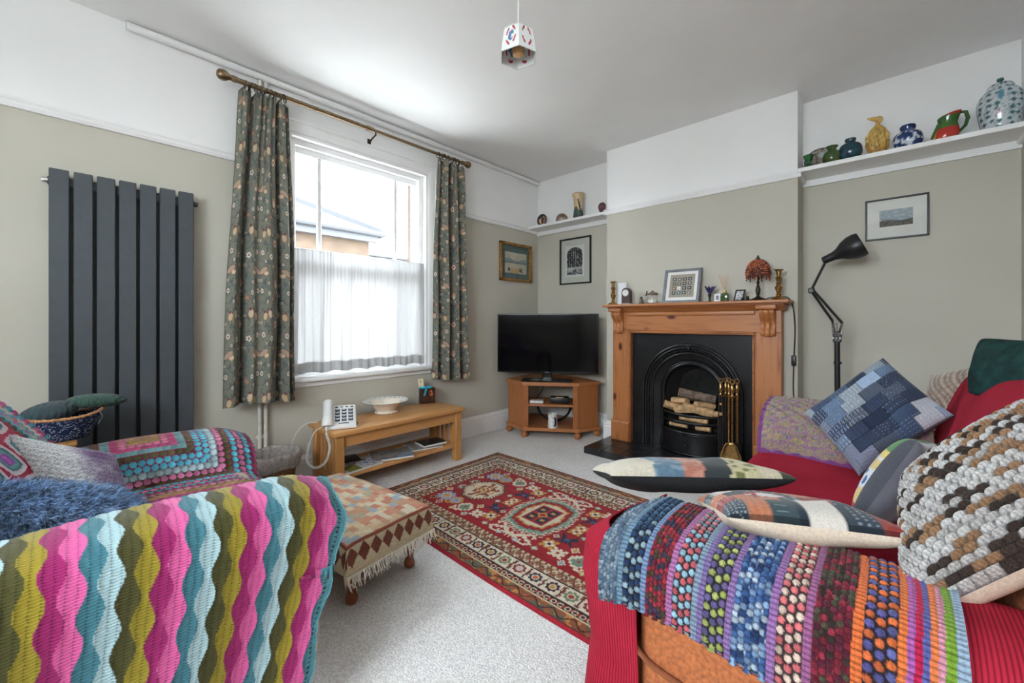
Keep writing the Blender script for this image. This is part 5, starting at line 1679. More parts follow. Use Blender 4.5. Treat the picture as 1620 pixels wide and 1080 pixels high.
tag(MB().tube([tuple(p) for p in tw], 0.0022, 6).build('telephone_line', M_PHW), 'thin white telephone line running from the table to the skirting', 'cord')

# white pierced bowl
bw = thing('pierced_bowl', 'white scalloped ceramic bowl with pierced rim on the coffee table', 'bowl', (0.165, -1.935, 0.401))
M_CER = mat('cream_ceramic', (226, 216, 202), 0.2, var=0.02, coat=0.3)
M_CERW = mat('white_ceramic', (226, 228, 226), 0.2, var=0.02, coat=0.3)
bx_, by_, bz_ = 0.165, -1.935, 0.401
MB().lathe([(0.07, 0.006), (0.074, 0.0), (0.076, 0.006), (0.071, 0.018), (0.09, 0.045), (0.112, 0.078), (0.116, 0.082), (0.11, 0.08), (0.088, 0.05), (0.066, 0.022), (0, 0.018)], (bx_, by_, bz_), 48).build('bowl_body', M_CER, bw)
MB().lathe([(0.070, 0.012), (0.078, 0.001), (0.080, 0.004), (0.073, 0.016)], (bx_, by_, bz_), 72, rip=(18, 0.035)).build('foot_rim', M_CER, bw)
seg, ring_n = 72, 5
vs, fs = [], []
for i in range(ring_n):
    t_ = i / (ring_n - 1)
    for j in range(seg):
        a_ = 2 * PI * j / seg
        r_ = 0.111 + 0.045 * t_ * (1 + 0.07 * math.cos(24 * a_) * (t_ > 0.9))
        vs.append((bx_ + r_ * math.cos(a_), by_ + r_ * math.sin(a_), bz_ + 0.079 + 0.012 * t_))
for i in range(ring_n - 1):
    for j in range(seg):
        if i == 2 and j % 3 == 0:
            continue
        fs.append((i * seg + j, i * seg + (j + 1) % seg, (i + 1) * seg + (j + 1) % seg, (i + 1) * seg + j))
rm = MB().add(vs, fs).build('pierced_rim', M_CERW, bw)
rm.modifiers.new('thickness', 'SOLIDIFY').thickness = 0.004
# gift bag
gb = thing('gift_bag', 'small brown gift bag with turquoise ribbon and tag on the coffee table', 'gift bag', (0.095, -1.53, 0.401), -0.45)
def bagcol(U, V):
    c = np.empty(U.shape + (3,))
    c[:] = rgb((66, 42, 34)) * (0.85 + 0.4 * vn(U * 5, V * 5, 2)[..., None])
    put(c, (np.hypot((U - 0.75) * 1.6, V - 0.68) < 0.22) & (vn(U * 14, V * 12, 3) > 0.42), (168, 98, 58))
    put(c, (np.hypot((U - 0.78) * 2, V - 0.72) < 0.16) & (vn(U * 20, V * 20, 6) > 0.6), (206, 150, 104))
    return np.clip(c, 0, 1)
MB().box(-0.032, 0.032, -0.06, 0.06, 0, 0.125, 0.002).build('bag', mat('dark_brown_bag', (58, 38, 32), 0.3, var=0.15), gb, 0)
plane_print('printed_front', (0.0335, -0.058, 0.003), (0, 0.116, 0), (0, 0, 0.118), 40, 40, bagcol, painted('glossy_cover', 0.25, coat=0.2), gb)
M_RIB = mat('turquoise_ribbon', (38, 158, 184), 0.35, var=0.1)
MB().ell((0.03, -0.038, 0.128), (0.012, 0.03, 0.010), 14, 8).ell((0.03, 0.012, 0.13), (0.012, 0.028, 0.011), 14, 8).ell((0.036, -0.012, 0.128), (0.01, 0.01, 0.01), 10, 8).build('bow', M_RIB, gb)
MB().add([(0.037, -0.018, 0.125), (0.037, -0.002, 0.125), (0.036, -0.02, 0.062), (0.036, -0.034, 0.066)], [(0, 1, 2, 3)]).add([(0.0385, -0.018, 0.125), (0.0385, -0.002, 0.125), (0.0375, -0.02, 0.062), (0.0375, -0.034, 0.066)], [(0, 1, 2, 3)]).build('ribbon_tail', M_RIB, gb, 0)
MB().at((0.0, -0.045, 0.12), (0.12, 0, 0)).box(-0.001, 0.001, -0.02, 0.022, 0, 0.075).build('card_tag', mat('cream_tag', (212, 198, 162), 0.7, var=0.08, vscale=90), gb, 0)
MB().at((0.0, -0.045, 0.12), (0.12, 0, 0)).tube([(0.002, 0.001 + 0.006 * math.cos(q), 0.056 + 0.006 * math.sin(q)) for q in np.linspace(0, 2 * PI, 12, endpoint=False)], 0.0012, 4, closed=True).build('tag_emblem', mat('olive_ink', (98, 92, 60), 0.7), gb)

# ------------------------------------------------------------------ waste basket by the pipes
wb = thing('waste_basket', 'round wicker waste basket with grey liner below the curtain', 'basket', (0.20, -2.685, 0))
bx_, by_ = 0.20, -2.685
MB().lathe([(0.0, 0.005), (0.10, 0.0), (0.105, 0.01), (0.125, 0.27), (0.121, 0.27), (0.10, 0.02), (0, 0.015)], (bx_, by_, 0), 36).build('wicker_body', mat('brown_wicker', (122, 92, 66), 0.8, var=0.3, vscale=80, bump=(90, 0.8)), wb)
sg = np.linspace(0, 2 * PI, 72, endpoint=False)
lp_, _ = smooth_path([(0.095, 0.16), (0.112, 0.24), (0.122, 0.288), (0.132, 0.298), (0.142, 0.286), (0.143, 0.25), (0.138, 0.215)], 18)
TH, ZI = np.meshgrid(sg, np.arange(18))
rad_ = lp_[:, 0][:, None] + 0.004 * np.sin(TH * 17 + ZI * 0.3) + 0.003 * np.sin(TH * 7)
zz_ = lp_[:, 1][:, None] + 0.006 * np.sin(TH * 5 + 1) * (ZI / 17.0)
sheet('cloth_liner', np.stack([bx_ + rad_ * np.cos(TH), by_ + rad_ * np.sin(TH), zz_], -1), None, mat('grey_liner_cloth', (158, 150, 146), 0.9, var=0.12, vscale=60), wb, 0.003, wrap=True)

# ------------------------------------------------------------------ yarn basket on wooden chest
wc = thing('wooden_chest', 'small wooden chest beside the radiator under the sewing basket', 'chest', (0.27, -3.55, 0))
MB().box(0.20, 0.40, -3.70, -3.475, 0.0, 0.548, 0.004).build('body', M_OAKX, wc)
MB().box(0.195, 0.405, -3.705, -3.47, 0.548, 0.564, 0.004).build('lid', M_OAKX, wc)
bk = thing('sewing_basket', 'navy speckled fabric basket with rope rim heaped with teal knitting', 'basket', (0.30, -3.51, 0.549))
kx, ky, kz = 0.30, -3.515, 0.565
TH, Z = np.meshgrid(np.linspace(0, 2 * PI, 220, endpoint=False), np.linspace(0, 1, 50))
rr_ = 0.060 + 0.035 * Z ** 0.7
zz = kz + 0.095 * Z + 0.018 * Z * np.abs(np.sin(TH)) ** 3
P = np.stack([kx + rr_ * np.cos(TH), ky + 1.28 * rr_ * np.sin(TH), zz], -1)
n_ = h2(np.floor(TH * 34), np.floor(Z * 26), 5)
cc = np.broadcast_to(rgb((30, 42, 78)), TH.shape + (3,)).copy()
spk = (h2(np.arange(50)[:, None], np.arange(220)[None], 8) > 0.90)
cc[spk] = rgb((196, 206, 222))
sheet('fabric_wall', P, cc, painted('basket_cotton', 0.9, var=0.1), bk, 0.005, wrap=True)
MB().lathe([(0.0, 0.0), (0.061, 0.0), (0.061, 0.004), (0, 0.006)], (kx, ky, kz), 32, 1, 1.28).build('fabric_base', mat('navy_cotton', (30, 42, 78), 0.9), bk)
rp = [(kx + 0.096 * math.cos(t), ky + 1.28 * 0.096 * math.sin(t), kz + 0.097 + 0.018 * abs(math.sin(t)) ** 3) for t in np.linspace(0, 2 * PI, 80, endpoint=False)]
MB().tube(rp, [0.006 + 0.0015 * math.sin(q * 2.2) for q in range(80)], 8, closed=True).build('rope_rim', mat('tan_rope', (170, 122, 84), 0.8, var=0.25, vscale=120), bk)
MB().tube([(kx + 0.06, ky + 0.11, kz + 0.11), (kx + 0.08, ky + 0.12, kz + 0.09), (kx + 0.09, ky + 0.105, kz + 0.06)], 0.001, 5).build('rim_loop', mat('grey_cord', (140,150,160), 0.8), bk)
def knit(lb, c, sx, sy, sz, tilt, cols, seed):
    U, V = np.meshgrid(np.linspace(0, 2 * PI, 90, endpoint=False), np.linspace(0, PI, 50))
    x = np.sin(V) * np.cos(U); y = np.sin(V) * np.sin(U); z = np.cos(V)
    rib = 1 + 0.03 * np.sin(26 * (x * 0.6 + y + 0.3 * np.sin(4 * x)))
    P = np.stack([c[0] + sx * x * rib, c[1] + sy * y * rib + tilt * z * 0.02, c[2] + sz * z * rib + 0.03 * y * tilt], -1)
    t_ = ((x * 0.6 + y) * 6 + 2 * vn(x * 3 + 4, y * 3 + 4, seed)) % 1
    o = sheet('folded_knitting', P, pick(cols, t_), painted('knitted_wool', 0.95, 0.2, (500, 0.4)), None, wrap=True)
    tag(o, lb, 'knitting')
knit('dark teal striped knitting heaped in the sewing basket', (kx - 0.01, ky - 0.035, kz + 0.115), 0.07, 0.085, 0.045, 0.3, [(46, 74, 78), (58, 84, 88), (76, 66, 76), (50, 82, 78), (66, 72, 84)], 2)
knit('folded green knitting overhanging the basket rim toward the radiator', (kx - 0.02, ky + 0.105, kz + 0.145), 0.06, 0.095, 0.03, -0.2, [(48, 80, 76), (58, 92, 82), (70, 96, 74), (44, 72, 72)], 5)

# ------------------------------------------------------------------ oriental rug
def stamp(col, x, y, cx, cy, art, px, colors, fx=1, fy=1):
    hgt, wid = len(art), len(art[0])
    i = np.floor((x - cx) / px * fx + wid / 2).astype(int)
    j = np.floor((y - cy) / px * fy + hgt / 2).astype(int)
    ok = (i >= 0) & (i < wid) & (j >= 0) & (j < hgt)
    g = np.array([[colors.get(ch, (-1, -1, -1)) for ch in row] for row in art], float)
    g = np.where(g > 1, g / 255, g)
    v = g[np.clip(j, 0, hgt - 1), np.clip(i, 0, wid - 1)]
    ok &= v[..., 0] >= 0
    col[ok] = v[ok]
ROSE = ["..a.a..", ".aabaa.", "aabcbaa", ".bcccb.", "aabcbaa", ".aabaa.", "..a.a.."]
BEAST = ["a......a.", "aa....aaa", ".aa..aaaa", ".aabbbaa.", "..abbba..", ".aaaaaaa.", "aa.a.a.aa", "a..a....a"]
ESS = ["..aaaa..", ".aa..aa.", "aa...a..", "aaa.....", ".aaaaa..", "...aaaa.", ".a....aa", "aa...aa.", ".aaaaa.."]
CROSS = ["aa.aa.aa", "aaabbaaa", ".aabbaa.", "abbccbba", "abbccbba", ".aabbaa.", "aaabbaaa", "aa.aa.aa"]
SPRIG = ["..a..", ".aba.", "abbba", ".aba.", "..a.."]
BOTEH = ["...aaa...", "..aabaa..", ".aabbbaa.", ".abbcbba.", ".abbbbba.", "..abbba.a", "...aaa.aa", ".....aaa."]
CRM, NVY, GLD, SGE, RST, BLU, DRK = (214, 200, 178), (36, 42, 66), (188, 140, 72), (112, 138, 120), (150, 62, 48), (140, 156, 176), (52, 34, 38)
def rug_colours(x, y, L, Wd):
    col = np.empty(x.shape + (3,))
    abr = vn(x * 3, y * 60, 4)
    col[:] = rgb((150, 24, 34))
    col *= (0.88 + 0.2 * abr)[..., None]
    fx, fy = x - L / 2, y - Wd / 2
    # field motifs, mirrored
    ax_, ay_ = np.abs(fx), np.abs(fy)
    for cx, cy, art, px, cs in (
            (0.245, 0.115, BEAST, 0.011, {'a': NVY, 'b': (70, 86, 120)}), (0.10, 0.245, ESS, 0.011, {'a': CRM}), (0.275, 0.235, CROSS, 0.009, {'a': CRM, 'b': CRM, 'c': RST}),
            (0.20, 0.20, CROSS, 0.0095, {'a': GLD, 'b': CRM, 'c': NVY}), (0.235, 0.02, CROSS, 0.0085, {'a': GLD, 'b': CRM, 'c': RST}), (0.385, 0.235, BOTEH, 0.014, {'a': CRM, 'b': SGE, 'c': RST}),
            (0.49, 0.215, BOTEH, 0.013, {'a': GLD, 'b': BLU, 'c': RST}), (0.585, 0.205, ROSE, 0.017, {'a': BLU, 'b': (184, 172, 176), 'c': GLD}), (0.02, 0.255, BEAST, 0.009, {'a': CRM, 'b': CRM}),
            (0.615, 0.05, ROSE, 0.010, {'a': SGE, 'b': CRM, 'c': RST}), (0.17, 0.275, SPRIG, 0.009, {'a': SGE, 'b': CRM}), (0.33, 0.285, SPRIG, 0.009, {'a': CRM, 'b': BLU}),
            (0.325, 0.165, SPRIG, 0.010, {'a': CRM, 'b': GLD}), (0.185, 0.12, SPRIG, 0.008, {'a': CRM, 'b': SGE}), (0.30, 0.05, SPRIG, 0.008, {'a': SGE, 'b': CRM}), (0.44, 0.285, SPRIG, 0.009, {'a': GLD, 'b': CRM}), (0.055, 0.285, SPRIG, 0.008, {'a': BLU, 'b': CRM}), (0.645, 0.13, SPRIG, 0.010, {'a': CRM, 'b': GLD}), (0.555, 0.285, SPRIG, 0.010, {'a': CRM, 'b': RST}), (0.63, 0.27, SPRIG, 0.010, {'a': GLD, 'b': NVY})):
        stamp(col, ax_, ay_, cx, cy, art, px, cs)
    # hooked outlines scattered
    # medallion B (centre): stepped sage lozenge with cream outline
    q = lambda v, s: np.floor(v / s) * s + s / 2
    bx, by = np.abs(q(fx, 0.012)) * 0.88, np.abs(q(fy, 0.012)) * 0.88
    dB = np.maximum(bx * 1.02, by * 0.82) + 0.25 * np.minimum(bx, by)
    tooth = 0.008 * ((np.floor((fx + fy) / 0.012) % 2) * 2 - 1)
    put(col, dB + tooth < 0.158, CRM)
    put(col, dB + tooth < 0.146, (106, 140, 126))
    put(col, (dB < 0.125), (150, 30, 36))
    put(col, dB < 0.105, GLD)
    put(col, dB < 0.096, (206, 192, 168))
    put(col, (bx < 0.068) & (by < 0.085), (156, 40, 38))
    put(col, (bx > 0.014) & (bx < 0.058) & (by > 0.014) & (by < 0.074), NVY)
    put(col, (bx > 0.026) & (bx < 0.046) & (by > 0.030) & (by < 0.058), GLD)
    put(col, (np.abs(fx) + np.abs(fy) < 0.034), GLD)
    put(col, (np.abs(fx) + np.abs(fy) < 0.020), (160, 40, 40))
    # medallions A: cream octagon
    mx, my = np.abs(q(np.abs(fx) - 0.476, 0.009)), np.abs(q(fy, 0.009))
    oct_ = np.maximum(np.maximum(mx * 1.08, my), (mx + my) * 0.76)
    sc = 0.012 * (np.floor(np.arctan2(fy, np.abs(fx) - 0.476) * 9) % 2)
    put(col, oct_ + sc * 0.6 < 0.150, (88, 48, 42))
    put(col, oct_ < 0.134, (206, 190, 166))
    put(col, (oct_ < 0.134) & (oct_ > 0.118) & (np.floor(np.arctan2(fy, np.abs(fx) - 0.476) * 12) % 2 == 0), (110, 60, 48))
    put(col, (oct_ < 0.108) & (vn(ax_ * 60, ay_ * 60, 7) > 0.62), (128, 60, 46))
    put(col, (oct_ < 0.085) & (vn(ax_ * 70, ay_ * 70, 9) > 0.66), GLD)
    put(col, (mx + my < 0.045), RST)
    put(col, (mx + my < 0.028), (206, 176, 120))
    put(col, (mx + my < 0.014), NVY)
    # borders
    dx, dy = np.minimum(x, L - x), np.minimum(y, Wd - y)
    d = np.minimum(dx, dy)
    s = np.where(dx < dy, fy, fx)
    def band(a, b): return (d >= a) & (d < b)
    put(col, band(0.244, 0.262), (196, 178, 150))
    put(col, band(0.244, 0.262) & (np.abs(((s / 0.03) % 1) - 0.5) < 0.22), (110, 66, 48))
    put(col, band(0.198, 0.244), (150, 112, 82))
    z = np.abs(((s / 0.058) % 1) - 0.5) * 2
    put(col, band(0.198, 0.244) & (np.abs((d - 0.198) / 0.046 - z) < 0.16), (206, 192, 168))
    put(col, band(0.203, 0.240) & (np.abs((d - 0.198) / 0.046 - 1 + z) < 0.13), (122, 40, 40))
    put(col, band(0.198, 0.244) & (vn(s * 130, d * 130, 3) > 0.74), (92, 78, 60))
    put(col, band(0.190, 0.198), DRK)
    put(col, band(0.108, 0.190), (216, 204, 184))
    ps = 0.088
    cell = np.floor(s / ps)
    u = (s / ps - cell - 0.5) * ps
    v = d - 0.149
    th = np.arctan2(v, u)
    r = np.hypot(u, v)
    rose = r < 0.030 * (0.80 + 0.25 * np.abs(np.cos(4 * th)))
    for kk, (c1, c2) in enumerate((((58, 30, 44), GLD), ((112, 128, 100), RST), ((130, 44, 46), (190, 176, 190)), ((52, 46, 66), (190, 100, 60)))):
        mk = (np.mod(cell, 4) == kk)
        put(col, band(0.108, 0.19) & mk & rose, c1)
        put(col, band(0.108, 0.19) & mk & (r < 0.017), (210, 196, 172))
        put(col, band(0.108, 0.19) & mk & (r < 0.012), c2)
    edge_l = band(0.112, 0.186) & (np.abs(u) > 0.033) & (vn(s * 110, d * 110, 12) > 0.5)
    put(col, edge_l, (120, 84, 60))
    put(col, band(0.112, 0.186) & (np.abs(u) > 0.041), (92, 34, 40))
    put(col, band(0.100, 0.108), (70, 34, 36))
    put(col, band(0.068, 0.100), (48, 34, 40))
    z2 = np.abs(((s / 0.032) % 1) - 0.5) * 2
    put(col, band(0.072, 0.097) & (np.abs(np.abs((d - 0.084) / 0.0125) - z2) < 0.33), (204, 186, 160))
    put(col, band(0.076, 0.092) & (z2 < 0.3), (164, 54, 48))
    put(col, band(0.060, 0.068), (206, 186, 150))
    put(col, band(0.018, 0.060), (146, 84, 54))
    put(col, band(0.018, 0.060) & (vn(s * 60, d * 60, 22) > 0.58), (92, 100, 84))
    put(col, band(0.018, 0.060) & (vn(s * 60 + 9, d * 60, 23) > 0.68), (190, 132, 74))
    put(col, band(0.018, 0.060) & (np.abs(np.sin(s * 70) * 0.014 + 0.039 - d) < 0.004), (70, 36, 34))
    put(col, band(0.012, 0.018), (60, 30, 32))
    put(col, band(-1, 0.012), (162, 40, 52))
    col *= (0.9 + 0.16 * vn(x * 260, y * 260, 31))[..., None]
    return np.clip(col, 0, 1)
RL_, RW_ = 1.88, 1.173
nu, nv = 500, 314
U, V = np.meshgrid(np.linspace(0, RL_, nu), np.linspace(0, RW_, nv))
zz = 0.0085 + 0.0012 * vn(U * 300, V * 300, 3) + 0.003 * vn(U * 3, V * 3, 8)
ed = np.minimum(np.minimum(U, RL_ - U), np.minimum(V, RW_ - V))
zz = np.where(ed < 0.004, 0.001, zz)
P = np.stack([0.53 + U + 0.004 * np.sin(V * 7), -1.157 - V + 0.006 * np.sin(U * 4), zz], -1)
rug = sheet('rug', P, rug_colours(U, V, RL_, RW_), painted('wool_pile', 1.0, 0.1, (700, 0.25), spec=0.1, var=0.15, vscale=500), None)
tag(rug, 'red oriental rug with cream border and geometric medallions', 'rug')
rg_w = MB()
tag(rug, group=None)

# ------------------------------------------------------------------ footstool with kilim cover
fs_ = thing('footstool', 'low wooden footstool on turned legs in front of the armchair', 'footstool', (1.07, -2.665, 0), 0.14)
HX, HY = 0.325, 0.19
MB().box(-HX + 0.01, HX - 0.01, -HY + 0.01, HY - 0.01, 0.11, 0.185, 0.02, 2).build('padded_top', mat('brown_stool_cloth', (120, 96, 76), 0.9), fs_)
for sx in (-1, 1):
    for sy in (-1, 1):
        MB().lathe([(0.016, 0.0), (0.022, 0.006), (0.024, 0.02), (0.017, 0.04), (0.018, 0.055), (0.026, 0.085), (0.030, 0.105), (0.030, 0.12)], (sx * (HX - 0.05), sy * (HY - 0.05), 0), 16).build('leg', M_LEGW, fs_)
kt = thing('kilim_cover', 'fringed salmon and cream kilim draped over the footstool', 'cover', (1.07, -2.665, 0.06), 0.14)
def kilim(a, b, da, db):
    k = 0.021
    i, j = np.floor(a / k), np.floor(b / (k * 0.62))
    si = np.floor((i + np.floor(j / 2)) / 2)
    sj = np.floor((i - np.floor(j / 2)) / 2)
    t_ = h2(si, sj, 4)
    col = pick([(204, 140, 116), (212, 190, 158), (196, 126, 104), (158, 172, 184), (208, 178, 144), (214, 204, 178), (198, 150, 122), (176, 166, 140)], t_)
    drop = np.maximum(da, db)
    s_ = np.where(da > db, b, a)
    on = np.where(da > db, da > 0, db > 0)
    m_ = drop > -0.005
    put(col, m_ & (drop < 0.012), (158, 92, 74))
    z = ((s_ / 0.05) % 1)
    w_ = np.clip((drop - 0.012) / 0.036, 0, 1)
    up_ = np.abs(z - 0.5) * 2 < w_
    col[m_ & (drop >= 0.012) & (drop < 0.048)] = rgb((206, 192, 162))
    put(col, m_ & (drop >= 0.012) & (drop < 0.048) & up_, (122, 72, 58))
    w2 = np.clip((0.084 - drop) / 0.036, 0, 1)
    col[m_ & (drop >= 0.048) & (drop < 0.084)] = rgb((206, 192, 162))
    put(col, m_ & (drop >= 0.048) & (drop < 0.084) & (np.abs(z - 0.5) * 2 < w2), (122, 72, 58))
    col[m_ & (drop >= 0.084)] = rgb((204, 188, 156))
    return col * (0.92 + 0.12 * vn(a * 300, b * 60, 3))[..., None]
NA, NB = 260, 190
LA, LB = HX + 0.115, HY + 0.10
a, b = np.meshgrid(np.linspace(-LA, LA, NA), np.linspace(-LB, LB, NB))
da, db = np.abs(a) - HX, np.abs(b) - HY
pa, pb = np.maximum(da, 0), np.maximum(db, 0)
x = np.sign(a) * (np.minimum(np.abs(a), HX) + 0.012 + 0.14 * pa) + 0.0
x = np.where(da < 0, a * (1 + 0.012 / HX), x)
y = np.where(db < 0, b * (1 + 0.012 / HY), np.sign(b) * (HY + 0.012 + 0.14 * pb))
z = 0.200 + 0.012 * (1 - (a / LA) ** 2) * (1 - (b / LB) ** 2) - np.hypot(pa, pb) * 0.97
rnd_ = np.exp(-(da / 0.02) ** 2) + np.exp(-(db / 0.02) ** 2)
z = z - 0.004 * rnd_ + 0.002 * np.sin(a * 40) * np.sin(b * 37)
z = np.maximum(z, 0.06)
P = np.stack([x, y, z], -1)
sheet('woven_cloth', P, kilim(a, b, da, db), painted('kilim_wool', 0.95, 0.1, (500, 0.3), spec=0.1, var=0.18, vscale=350), kt, 0.004)
fg_ = MB()
rf_ = random.Random(5)
for s_ in (1, -1):
    for q in range(95):
        yy = -HY - 0.02 + (2 * HY + 0.04) * q / 94
        x0 = s_ * (HX + 0.012 + 0.14 * 0.115)
        zb = 0.092
        L_ = 0.035 + rf_.uniform(-0.008, 0.012)
        fg_.tube([(x0, yy, zb + 0.006), (x0 + s_ * rf_.uniform(0.0, 0.012), yy + rf_.uniform(-0.008, 0.008), zb - L_ * 0.5), (x0 + s_ * rf_.uniform(0.002, 0.02), yy + rf_.uniform(-0.014, 0.014), zb - L_)], [0.0026, 0.0022, 0.0012], 4)
o = fg_.build('fringe', mat('off_white_fringe', (206, 200, 188), 0.95), kt)
o['kind'] = 'stuff'

# ------------------------------------------------------------------ armchair
M_BEIGE = mat('beige_upholstery', (186, 172, 158), 0.9, var=0.06, vscale=200, bump=(500, 0.3))
ch = thing('armchair', 'beige upholstered armchair mostly hidden under crochet blankets', 'armchair', (1.16, -3.45, 0))
MB().box(0.62, 1.70, -3.95, -3.03, 0.10, 0.36, 0.03, 3).build('base', M_BEIGE, ch)
MB().box(0.89, 1.45, -3.55, -2.99, 0.34, 0.455, 0.045, 4).build('seat_cushion', M_BEIGE, ch)
for x0, x1 in ((0.615, 0.855), (1.485, 1.695)):
    MB().box(x0, x1, -3.95, -3.0, 0.11, 0.575, 0.05, 4).build('arm', M_BEIGE, ch)
b = MB()
b.add([(x, y - 0.20 * (x - 0.845), z) for x in (0.86, 1.48) for y, z in ((-3.47, 0.40), (-3.56, 0.66), (-3.68, 0.83), (-3.78, 0.84), (-3.84, 0.7), (-3.86, 0.3))], [(0, 1, 2, 3, 4, 5), (11, 10, 9, 8, 7, 6)] + [(i, (i + 1) % 6, 6 + (i + 1) % 6, 6 + i) for i in range(6)])
bk_ = b.build('backrest', M_BEIGE, ch)
md = bk_.modifiers.new('soft', 'BEVEL'); md.width = 0.03; md.segments = 3
for x in (0.68, 1.65):
    for y in (-3.88, -3.08):
        MB().lathe([(0.02, 0.0), (0.026, 0.01), (0.03, 0.06), (0.03, 0.11)], (x, y, 0), 14).build('foot', M_OAKZ, ch)

M_CROCH = crochet_material('ripple_crochet', 0.0058, 0.0155, 0.55, 0.6)
# wavy striped blanket on the near arm
prof, LV = smooth_path([(1.425, 0.46), (1.452, 0.545), (1.49, 0.598), (1.56, 0.618), (1.635, 0.610), (1.69, 0.575), (1.718, 0.49), (1.726, 0.36), (1.732, 0.22), (1.737, 0.10)], 330)
YL = 1.15
nu = 470
s_ = np.linspace(0, 1, nu)[None, :] + 0 * prof[:, :1]
vv = np.linspace(0, LV, 330)[:, None] + 0 * s_
px_, pz_ = prof[:, :1] + 0 * s_, prof[:, 1:2] + 0 * s_
down = np.clip((0.56 - pz_) / 0.46, 0, 1) * (px_ > 1.6)
yv = -4.10 + YL * s_
edge = np.clip((s_ - 0.35) / 0.65, 0, 1)
yw = yv - 0.13 * down * edge ** 1.3 + 0.008 * np.sin(vv * 34) * np.clip((s_ - 0.97) / 0.03, 0, 1)
zw = pz_ - 0.045 * np.clip((yv + 3.10) / 0.15, 0, 1) ** 2 * (pz_ > 0.4) + 0.006 * np.sin(yv * 9 + 1) * (1 - down)
xw = px_ + 0.010 * down * np.sin(yv * 17 + 2 * down) + 0.014 * down
A_, lam, wst = 0.25, 0.098, 0.0272
S = (YL * (1 - s_))
t_ = S / wst
wv = np.sin(2 * PI * (vv) / lam + 0.25 * np.sin(S * 30))
tp = t_ - A_ * wv
r2 = np.mod(tp, 2)
idx = 2 * np.floor(tp / 2) + (r2 > 1 - 2 * A_ * wv)
PAL = [(84, 130, 142), (214, 70, 138), (150, 34, 88), (148, 136, 48), (76, 72, 36), (172, 200, 206)]
PAL = [(70, 124, 138), (222, 98, 160), (158, 40, 104), (154, 138, 46), (78, 76, 40), (170, 200, 206)]
col = np.array([rgb(c) for c in PAL])[np.mod(idx, 6).astype(int)]
put(col, S < 0.022, (84, 136, 146))
hole = (np.mod(vv, 0.011) < 0.004) & (np.abs(S - 0.014) < 0.0035)
put(col, hole, (40, 60, 66))
fr2 = np.minimum(np.abs(r2), np.minimum(np.abs(r2 - (1 - 2 * A_ * wv)), np.abs(2 - r2)))
dsp = 0.0022 * np.clip(fr2 * 3, 0, 1) + 0.0006 * vn(S * 400, vv * 400, 3)
P = np.stack([xw, yw, zw], -1)
P = P - normals(P) * 0 + normals(P) * dsp[..., None] * 1.0
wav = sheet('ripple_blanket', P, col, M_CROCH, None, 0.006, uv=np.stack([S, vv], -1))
tag(wav, 'wavy striped crochet blanket in pink, teal and olive over the near armchair arm', 'blanket')

# granny blanket on the far arm
def granny(a, b, w_, pal, seed, gapc=(70, 62, 50)):
    r_ = np.maximum(np.abs(a), np.abs(b)) / w_
    i = np.floor(r_)
    fr = r_ - i
    al = np.where(np.abs(a) > np.abs(b), b, a) / w_ + 0.5 * np.mod(i, 2)
    fa = al - np.floor(al)
    q = ((fa - 0.5) / 0.46) ** 2 + ((fr - 0.5) / 0.5) ** 2
    P_ = np.array([rgb(c) for c in pal])
    ci = np.floor(h2(i, 0, seed) * len(pal)).astype(int) % len(pal)
    c = P_[ci]
    nxt = P_[(ci + 3) % len(pal)] * 0.72
    c = np.where((q > 0.95)[..., None], nxt, c)
    c = c * (0.88 + 0.2 * h2(np.floor(al), i, seed + 2))[..., None]
    return np.clip(c, 0, 1), np.clip(1 - q, 0, 1) ** 0.5
GP = [(92, 90, 58), (214, 112, 156), (170, 198, 206), (166, 52, 98), (158, 134, 56), (86, 178, 200), (100, 146, 150), (208, 122, 160), (176, 62, 108), (180, 200, 206)]
prof, LV = smooth_path([(0.575, 0.36), (0.585, 0.50), (0.62, 0.578), (0.69, 0.602), (0.78, 0.598), (0.85, 0.575), (0.885, 0.52), (0.91, 0.475), (0.97, 0.468), (1.1, 0.475), (1.25, 0.475), (1.40, 0.468)], 340)
nu = 300
s_ = np.linspace(0, 1, nu)[None, :] + 0 * prof[:, :1]
vv = np.linspace(0, LV, 340)[:, None] + 0 * s_
yv = -3.78 + 0.83 * s_
pz_, px_ = prof[:, 1:2] + 0 * s_, prof[:, :1] + 0 * s_
zw = pz_ - 0.05 * np.clip((yv + 3.09) / 0.14, 0, 1) ** 2 * (pz_ > 0.42) + 0.005 * np.sin(yv * 11)
xw = px_ + 0.006 * np.sin(yv * 15 + pz_ * 9)
col, dsp = granny(yv + 3.30, vv - 0.355, 0.0235, GP, 1)
P = np.stack([xw, yv, zw], -1)
P = P + normals(P) * (0.005 * dsp)[..., None]
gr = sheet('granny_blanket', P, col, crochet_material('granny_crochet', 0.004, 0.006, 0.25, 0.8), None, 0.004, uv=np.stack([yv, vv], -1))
tag(gr, 'multicoloured granny-square blanket over the far armchair arm', 'blanket')
